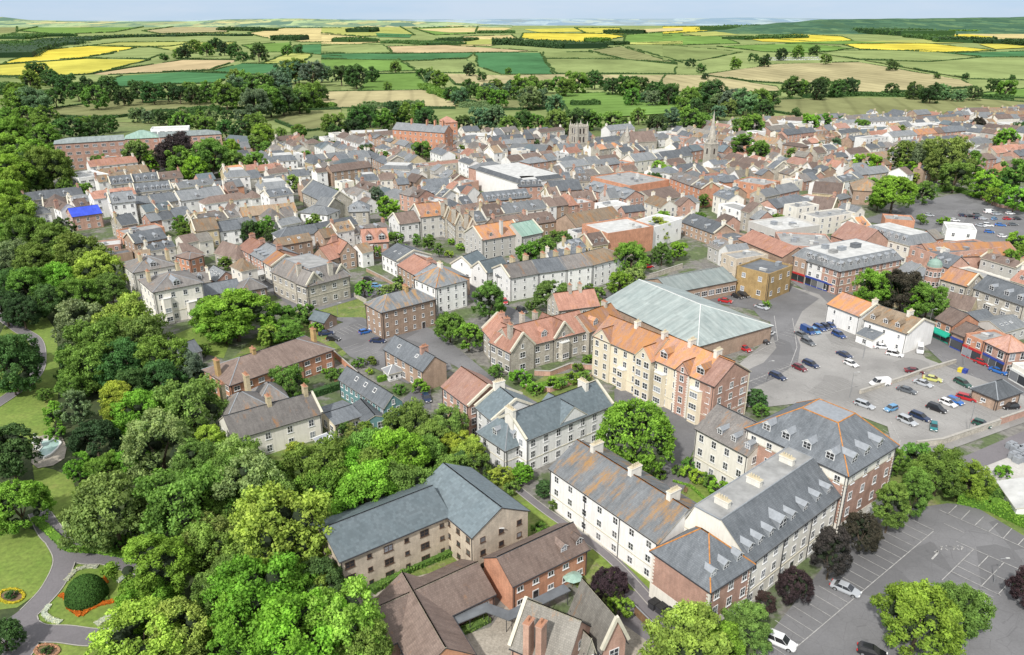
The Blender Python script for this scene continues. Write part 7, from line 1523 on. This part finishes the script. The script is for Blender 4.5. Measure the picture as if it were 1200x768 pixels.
def binn(fr, p, colr, label, s=1.0):
    g = Gq(fr, p); M = T(g.x, g.y)@RZ(.65); root = link('waste_container', None, None, M); tag(root, label, 'bin')
    m = MB(); m.box(-.65*s,-.5*s,.15,.65*s,.5*s,1.1*s); m.box(-.7*s,-.55*s,1.0*s,.7*s,.55*s,1.1*s); link('body', m.mesh('body', [colr]), root, M)
    m = MB(); m.box(-.7*s,-.55*s,1.11*s,-.02,.55*s,1.22*s); m.box(.02,-.55*s,1.11*s,.7*s,.55*s,1.22*s); link('lid', m.mesh('lid', ['rubber' if colr == 'trim_dark' else colr]), root, M)
    for x in (-.5,.5):
        for y in (-.4,.4): m = MB(); m.box(x*s-.06,y*s-.04,0,x*s+.06,y*s+.04,.15); link('castor', m.mesh('castor', ['rubber']), root, M)
for i, p in enumerate(((364,630),(386,643),(408,657))): binn('J', p, 'trim_dark', ['black lidded waste container, upper left one of three at the brick end wall','black lidded waste container, middle one of three at the brick end wall','black lidded waste container, lower right one of three at the brick end wall'][i], 1.15)
m_plain('yellow_paint', (.65,.52,.03,1), .5)
binn('L', (925,372), 'yellow_paint', 'yellow recycling container at the car park corner'); binn('L', (943,376), 'signblue', 'dark blue recycling container at the car park corner'); binn('H', (215,520), 'trim_dark', 'dark container at the left foot of the beige flats'); binn('J', (392,715), 'door_blue', 'bright blue recycling box beside the timber fence', .9)
def bench(fr, p, a, label):
    g = Gq(fr, p); M = T(g.x, g.y)@RZ(a); root = link('garden_bench', None, None, M); tag(root, label, 'bench')
    m = MB(); [m.box(-.8,-.25+i*.14,.43,.8,-.14+i*.14,.47) for i in range(4)]; link('seat', m.mesh('seat', ['wood']), root, M); m = MB(); [m.box(-.8,.3,.55+i*.16,.8,.34,.66+i*.16) for i in range(3)]; link('backrest', m.mesh('backrest', ['wood']), root, M)
    for x in (-.72,.66):
        for y in (-.22,.26): m = MB(); m.box(x,y,0,x+.06,y+.06,.43 if y < 0 else 1.0); link('leg', m.mesh('leg', ['wood']), root, M)
bench('H', (600,430), .6, 'garden bench on the lawn in the corner of the beige flats'); bench('Gf', (560,300), .7, 'bench on the lawn before the post-war brick row'); bench('J', (458,290), 1.2, 'bench beside the oval lawn')
for i, (x, y) in enumerate(((400,330),(420,345),(440,360),(412,375),(432,392),(455,345),(458,385))):
    g = Gq('W', (x, y)); M = T(g.x, g.y)@RZ(.5); root = link('cooling_unit', None, None, M); tag(root, 'blue-grey metal plant unit in the yard at the right edge', 'plant unit', 'metal plant units in the yard at the right edge')
    m = MB(); m.box(-1,-.7,0,1,.7,1.5); link('casing', m.mesh('casing', ['lead']), root, M); m = MB(); m.tube(0,0,1.5,1.7,.5,.5,12); link('fan', m.mesh('fan', ['steel']), root, M)
B('warehouse', 'white gabled shed with pale roof at the right edge below the plant yard', 'building', 'W', (345,480),(430,600),12, 3.2, 1.8, 'x', 'w_white', 'flat_pale', win=dict(rows=0), far=1)
B('conservatory', 'white-framed glass conservatory against the stone villa', 'conservatory', 'Gf', (505,600),(588,572),5.5, 2.5, 1.4, 'h', 'frame_white', 'glasssky', win=dict(rows=1, sp=1.1, w=.9, h=1.6), far=0, ridge='trim_white', gut=False)
B('conservatory', 'white-framed glass conservatory behind the pinkish brick terrace', 'conservatory', 'Gf', (790,262),(858,245),3.6, 2.3, 1.2, 'h', 'frame_white', 'glasssky', win=dict(rows=1, sp=1.1, w=.9, h=1.4), far=0, ridge='trim_white', gut=False)
B('garage', 'little brick garage with slate gable roof beside the lawn of the gothic block', 'garage', 'B', (500,685),(555,660),6, 2.6, 1.8, 'y', 'w_brown', 'r_bluegrey', win=dict(rows=1, sp=3), far=0)
B('garden_shed', 'white-walled low shed at the edge of the park trees', 'shed', 'E', (815,225),(905,195),6, 3.6, 2.2, 'x', 'w_white', 'r_slate', win=dict(rows=1, sp=2.4), far=0)
B('garden_shed', 'small dark shed at the left end of the beige flats', 'shed', 'H', (95,425),(140,405),4, 2.6, 1, 'x', 'wood', 'flat_dark', win=dict(rows=0), far=1)
B('outbuilding', 'glazed white garden room in the yard above the gothic block', 'building', 'B', (170,480),(250,460),4, 2.6, 1, 'x', 'w_white', 'flat_pale', win=dict(rows=1, sp=1.4, w=1.1), far=0)
B('outbuilding', 'low white flat-roofed garage range left of the cream villas', 'building', 'A', (400,345),(545,330),9, 3.2, 0, 'f', 'w_brick', 'flat_pale', win=dict(rows=1, sp=3), far=0, clutter=1)
B('outbuilding', 'dark flat-roofed shed in front of the pale garage range', 'building', 'A', (470,385),(595,365),6, 3.2, 0, 'f', 'w_brown', 'flat_dark', win=dict(rows=0), far=0, clutter=1)
# ------------------------------------------------------------------ cars
CR = []
n1, n2, n3 = (1,.42), (-1,-.42), (1,-.42)
def cars(fr, items, far=False):
    for x, y, h, c, k, lb in items: CR.append(car(fr, (x, y), h, c, k, lb, far=far))
cars('L', [(302,203,(1,.5),'darkblue','van','dark blue van at the head of the parked row by the white cottage'),(332,203,(1,.5),'lightblue','hatch','pale blue hatchback squeezed beside the dark blue van'),(352,190,(1,.5),'darkblue','estate','dark blue estate car, left of three by the cottage porch'),(376,186,(1,.5),'navy','hatch','navy hatchback, middle of three by the cottage porch'),(398,182,(1,.5),'darkblue','small','small dark blue car, right of three by the cottage porch'),(430,219,(1,.45),'darkblue','suv','dark blue car below the cottage lean-to'),
   (278,218,(1,.5),'grey','saloon','dark grey saloon left of the blue van'),(304,248,(1,.5),'grey','estate','grey estate car below the blue van'),(453,300,(1,.42),'navy','saloon','navy saloon above the sporty white car'),(480,337,(1,.42),'white','hatch','white hatchback with black roof in the middle of the car park'),(315,338,(1,.42),'navy','estate','dark blue estate beside the maroon car'),(270,354,(1,.42),'maroon','hatch','maroon hatchback beside the dark blue estate'),
   (180,388,(1,.42),'navy','estate','lone navy estate at the lower left of the upper car park'),(122,245,(1,.35),'black','hatch','black hatchback against the supermarket brick wall'),(147,213,(1,-.5),'white','hatch','white car behind the black one at the supermarket wall'),(45,275,(1,.42),'red','hatch','bright red hatchback at the supermarket wall'),(115,103,(1,.25),'grey','saloon','grey saloon near the small round tree by the ochre block'),
   (607,267,(1,.08),'white','saloon','white saloon parked against the cottage wall, upper of two'),(658,297,(1,.2),'white','suv','white estate parked against the cottage wall, lower of two'),(550,237,(-1,.0),'black','suv','black four by four at the cottage lean-to'),(761,280,(.05,1),'white','van','white van standing by the blank cottage gable'),(738,366,(1,.1),'maroon','saloon','dark maroon saloon above the dividing wall'),
   (597,417,(-1,.05),'white','van','low white van beside the dividing wall'),(535,505,(1,.35),'silver','estate','silver estate below the dividing wall'),(708,445,(1,.3),'grey','saloon','grey saloon below the dividing wall'),(775,417,(1,.35),'silver','saloon','silver saloon beside the yellow car'),(812,398,(1,.2),'yellow','saloon','pale yellow car in the lower car park'),
   (642,520,(-1,.3),'lightblue','small','small light blue car driving along the aisle'),(830,520,(1,.35),'black','suv','black car, first of the middle row in the lower car park'),(710,571,(1,.45),'silver','suv','silver car beside the long navy estate'),(762,553,(1,.4),'navy','estate','long navy estate in the lower car park'),(818,595,(0,1),'teal','small','small teal green car parked on its own'),
   (877,498,(1,.4),'white','hatch','white hatchback left of the blue one in the middle row'),(905,489,(1,.4),'blue','hatch','mid blue hatchback in the middle row'),(953,476,(1,.25),'red','estate','dark pink-red estate by the toilet block'),(937,416,(1,.5),'green','estate','dark green estate by the aisle near the bins'),(1130,512,(-1,.05),'black','hatch','black hatchback beside the toilet block gable'),(1015,583,(1,.3),'green','hatch','dark green hatchback near the brick end of the wall'),
   (1017,332,(1,.35),'red','hatch','rusty red hatchback parked at the shops'),(1083,366,(1,.35),'blue','saloon','bright blue saloon parked at the shops'),(1135,350,(1,.35),'black','hatch','black hatchback half hidden at the shops')])
cars('D', [(256,493,(1,.15),'red','saloon','bright red saloon in the supermarket courtyard'),(292,480,(1,.3),'black','hatch','black hatchback, left of two in the supermarket courtyard'),(310,476,(1,.3),'black','suv','black car, right of two in the supermarket courtyard'),(365,512,(1,.3),'silver','saloon','silver saloon beside the little tree at the ochre block')])
cars('px', [(991,690,(1,.42),'silver','saloon','silver saloon reversed into a bay under the copper-leaved trees'),(915,752,(1,.42),'white','suv','white car at the lower end of the parking row'),(1022,764,(1,.3),'black','hatch','black car under the big green tree at the bottom edge'),(190,376,(1,-.02),'lightblue','saloon','light blue saloon parked before the cream villa'),(168,353,(.5,1),'silver','hatch','silver car beside the side wall of the cream villa')])
cars('Gf', [(507,79,(1,-.1),'navy','saloon','navy car, upper of two at the left of the small car park'),(540,104,(1,.1),'black','hatch','black car, lower of two at the left of the small car park'),(684,72,(1,-.25),'blue','hatch','bright blue hatchback in the small car park'),(740,113,(1,.05),'navy','saloon','navy saloon at the right of the small car park'),(960,372,(.6,1),'navy','hatch','dark hatchback on the drive beside the pinkish brick house')])
cars('B', [(403,392,(1,-.1),'blue','saloon','blue saloon parked behind the gothic block'),(735,518,(1,0),'lightblue','small','light blue car in the yard by the lollipop tree'),(700,488,(1,.1),'black','hatch','black car against the wall in the yard')])
cars('C', [(352,590,(.4,1),'red','hatch','bright red hatchback at the corner of the long white terrace'),(430,630,(1,.5),'black','suv','black car in front of the long white terrace'),(995,432,(1,-.1),'red','saloon','red saloon hidden under the trees behind the terrace'),(370,420,(.3,1),'silver','hatch','silver car beside the blue-slated white houses')])
cars('S', [(938,358,(1,0),'navy','hatch','dark blue car, first in the far car park row'),(965,361,(1,0),'black','saloon','black saloon, second in the far car park row'),(1003,369,(1,.05),'navy','suv','navy car, lower right in the far car park row'),(996,355,(1,0),'grey','hatch','grey car behind the navy one in the far car park'),(1065,372,(1,-.3),'lightblue','hatch','light blue car alone in the far car park'),(1090,397,(1,.1),'blue','saloon','two-tone blue saloon in the far car park'),(1100,443,(1,0),'white','hatch','white hatchback near the lone tree by the far car park'),
   (1020,372,(1,0),'silver','hatch','silver hatchback right of the lower navy car in the far car park'),(1040,398,(1,.1),'white','suv','white car between the kiosk and the two-tone saloon'),(1120,372,(1,0),'red','hatch','small red car in the upper right of the far car park'),(1140,395,(1,0),'grey','saloon','grey saloon near the right end of the far car park'),(1160,372,(1,0),'black','hatch','black hatchback nearest the right edge in the far car park'),(1075,352,(1,0),'silver','estate','silver estate below the white van in the far car park'),(1130,350,(1,0),'white','hatch','white hatchback in the top row of the far car park'),(1045,425,(1,.1),'blue','hatch','blue hatchback low in the far car park by the kiosk'),
   (1045,345,(1,0),'white','van','white van on the road above the far car park'),(905,378,(1,.1),'white','hatch','white car beside the white kiosk block'),(800,357,(1,.1),'silver','hatch','silver car at the edge of the far road'),(1010,400,(1,.2),'silver','saloon','silver saloon right of the white kiosk block')])
# ------------------------------------------------------------------ labels for the many look-alikes: look first, then place
LMK = [(58,520,'the fountain'),(100,690,'the clipped dome'),(98,250,'the blue tarpaulin roof'),(200,345,'the cream villas'),(140,245,'the white gothic house'),(325,400,'the post-war brick row'),(330,480,'the old stone villa'),(455,470,'the teal cottage'),(480,420,'the roof-light terrace'),
  (500,600,'the beige flats'),(590,700,'the community hall'),(630,665,'the red brick house'),(690,740,'the stone-tiled villa'),(600,490,'the white flats'),(720,590,'the lichened white terrace'),(770,440,'the orange-roofed flats'),(640,390,'the gothic stone house'),(790,360,'the supermarket roof'),
  (880,330,'the ochre brick block'),(960,600,'the cream sheltered flats'),(960,520,'the tall brick flats'),(1000,440,'the town car park'),(1100,700,'the bottom car park'),(1000,380,'the white cottages'),(1120,400,'the awning shop'),(1150,370,'the bay-windowed terrace'),(365,330,'the gothic block'),
  (470,365,'the brick corner house'),(650,320,'the long white terrace'),(720,275,'the terracotta theatre'),(625,270,'the copper roof'),(510,255,'the gabled stone range'),(385,225,'the church hall'),(590,215,'the long white store'),(500,155,'the red brick prison'),(150,165,'the county offices'),(678,165,'the square church tower'),
  (832,160,'the tall spire'),(745,180,'the chapel turret'),(1000,290,'the corner mansard block'),(1080,280,'the parapet roof'),(1110,255,'the far car park'),(985,225,'the pale lime tree'),(900,235,'the orange stepped block'),(920,270,'the concrete shop roof'),(1110,195,'the dark grove'),
  (590,180,'the solar-panel hall'),(480,200,'the scaffolded block'),(250,215,'the classical white house'),(310,205,'the roof-terrace house'),(205,180,'the purple tree'),(60,75,'the yellow crops'),(170,75,'the tan field'),(620,52,'the rectangular wood'),(600,72,'the dark green field'),(950,90,'the wide sandy field'),
  (500,95,'the sandy strip'),(1100,80,'the pale tramlined field'),(330,100,'the valley wood'),(1040,50,'the right yellow fields'),(350,50,'the straw field'),(760,75,'the pale middle field'),(850,120,'the marsh'),(30,300,'the park edge'),(120,400,'the park belt'),(750,505,'the big round tree'),
  (700,210,'the pink brick store'),(800,230,'the town centre'),(860,200,'the spire trees'),(950,170,'the far rooftops'),(1100,160,'the far right sheds'),(450,240,'the lime tree'),(300,265,'the dark round tree'),(1175,170,'the right edge'),(440,180,'the prison sheds'),(1050,310,'the copper dome')]
def near_lm(px, py):
    b = min(LMK, key=lambda l: (l[0]-px)**2+((l[1]-py)*1.5)**2); dx, dy = px-b[0], (py-b[1])*1.5
    if abs(dx) > abs(dy): return ('right of ' if dx > 0 else 'left of ')+b[2]
    return ('in front of ' if dy > 0 else 'behind ')+b[2]
CN = dict(mid='green', bright='bright green', lime='yellow-green', yellow='pale yellow-green', dark='dark green', deep='very dark green', grey='grey-green', pale='pale green', purple='purple', bronze='copper-leaved', olive='olive green', gold='golden', blue='blue-green', cream='creamy white', vivid='vivid green')
SN_ = dict(broad='broad', round='rounded', dome='domed', tall='tall narrow', cone='conical', bush='low')
groups = {}
for o in TREES:
    if 'label' not in o.keys():
        w = o['_w']; sz = 'big ' if w > 48 else '' if w > 20 else 'small '
        o['_base'] = sz+CN[o['_col']]+' '+SN_[o['_shape']]+(' bush' if o['_shape'] == 'bush' else ' tree'); AUTO.append(o)
AUTO += FILL
for o in AUTO:
    k = (o['_base'], near_lm(o['_px'], o['_py'])); groups.setdefault(k, []).append(o)
ORD = ['', 'second', 'third', 'fourth', 'fifth', 'sixth', 'seventh', 'eighth', 'ninth', 'tenth', 'eleventh', 'twelfth', 'thirteenth', 'fourteenth', 'fifteenth']
for (b_, loc), L in groups.items():
    L.sort(key=lambda o: o['_px']); n = len(L)
    for i, o in enumerate(L):
        if n == 1: tl = ''
        elif i == 0: tl = ', leftmost'
        elif i == n-1: tl = ', rightmost'
        else: tl = ', '+ORD[min(i, 14)]+' from left'
        o['label'] = (b_+' '+loc+tl).replace('  ', ' ')
for o in list(TREES)+AUTO:
    for k in ('_px','_py','_w','_col','_shape','_base'):
        if k in o.keys(): del o[k]
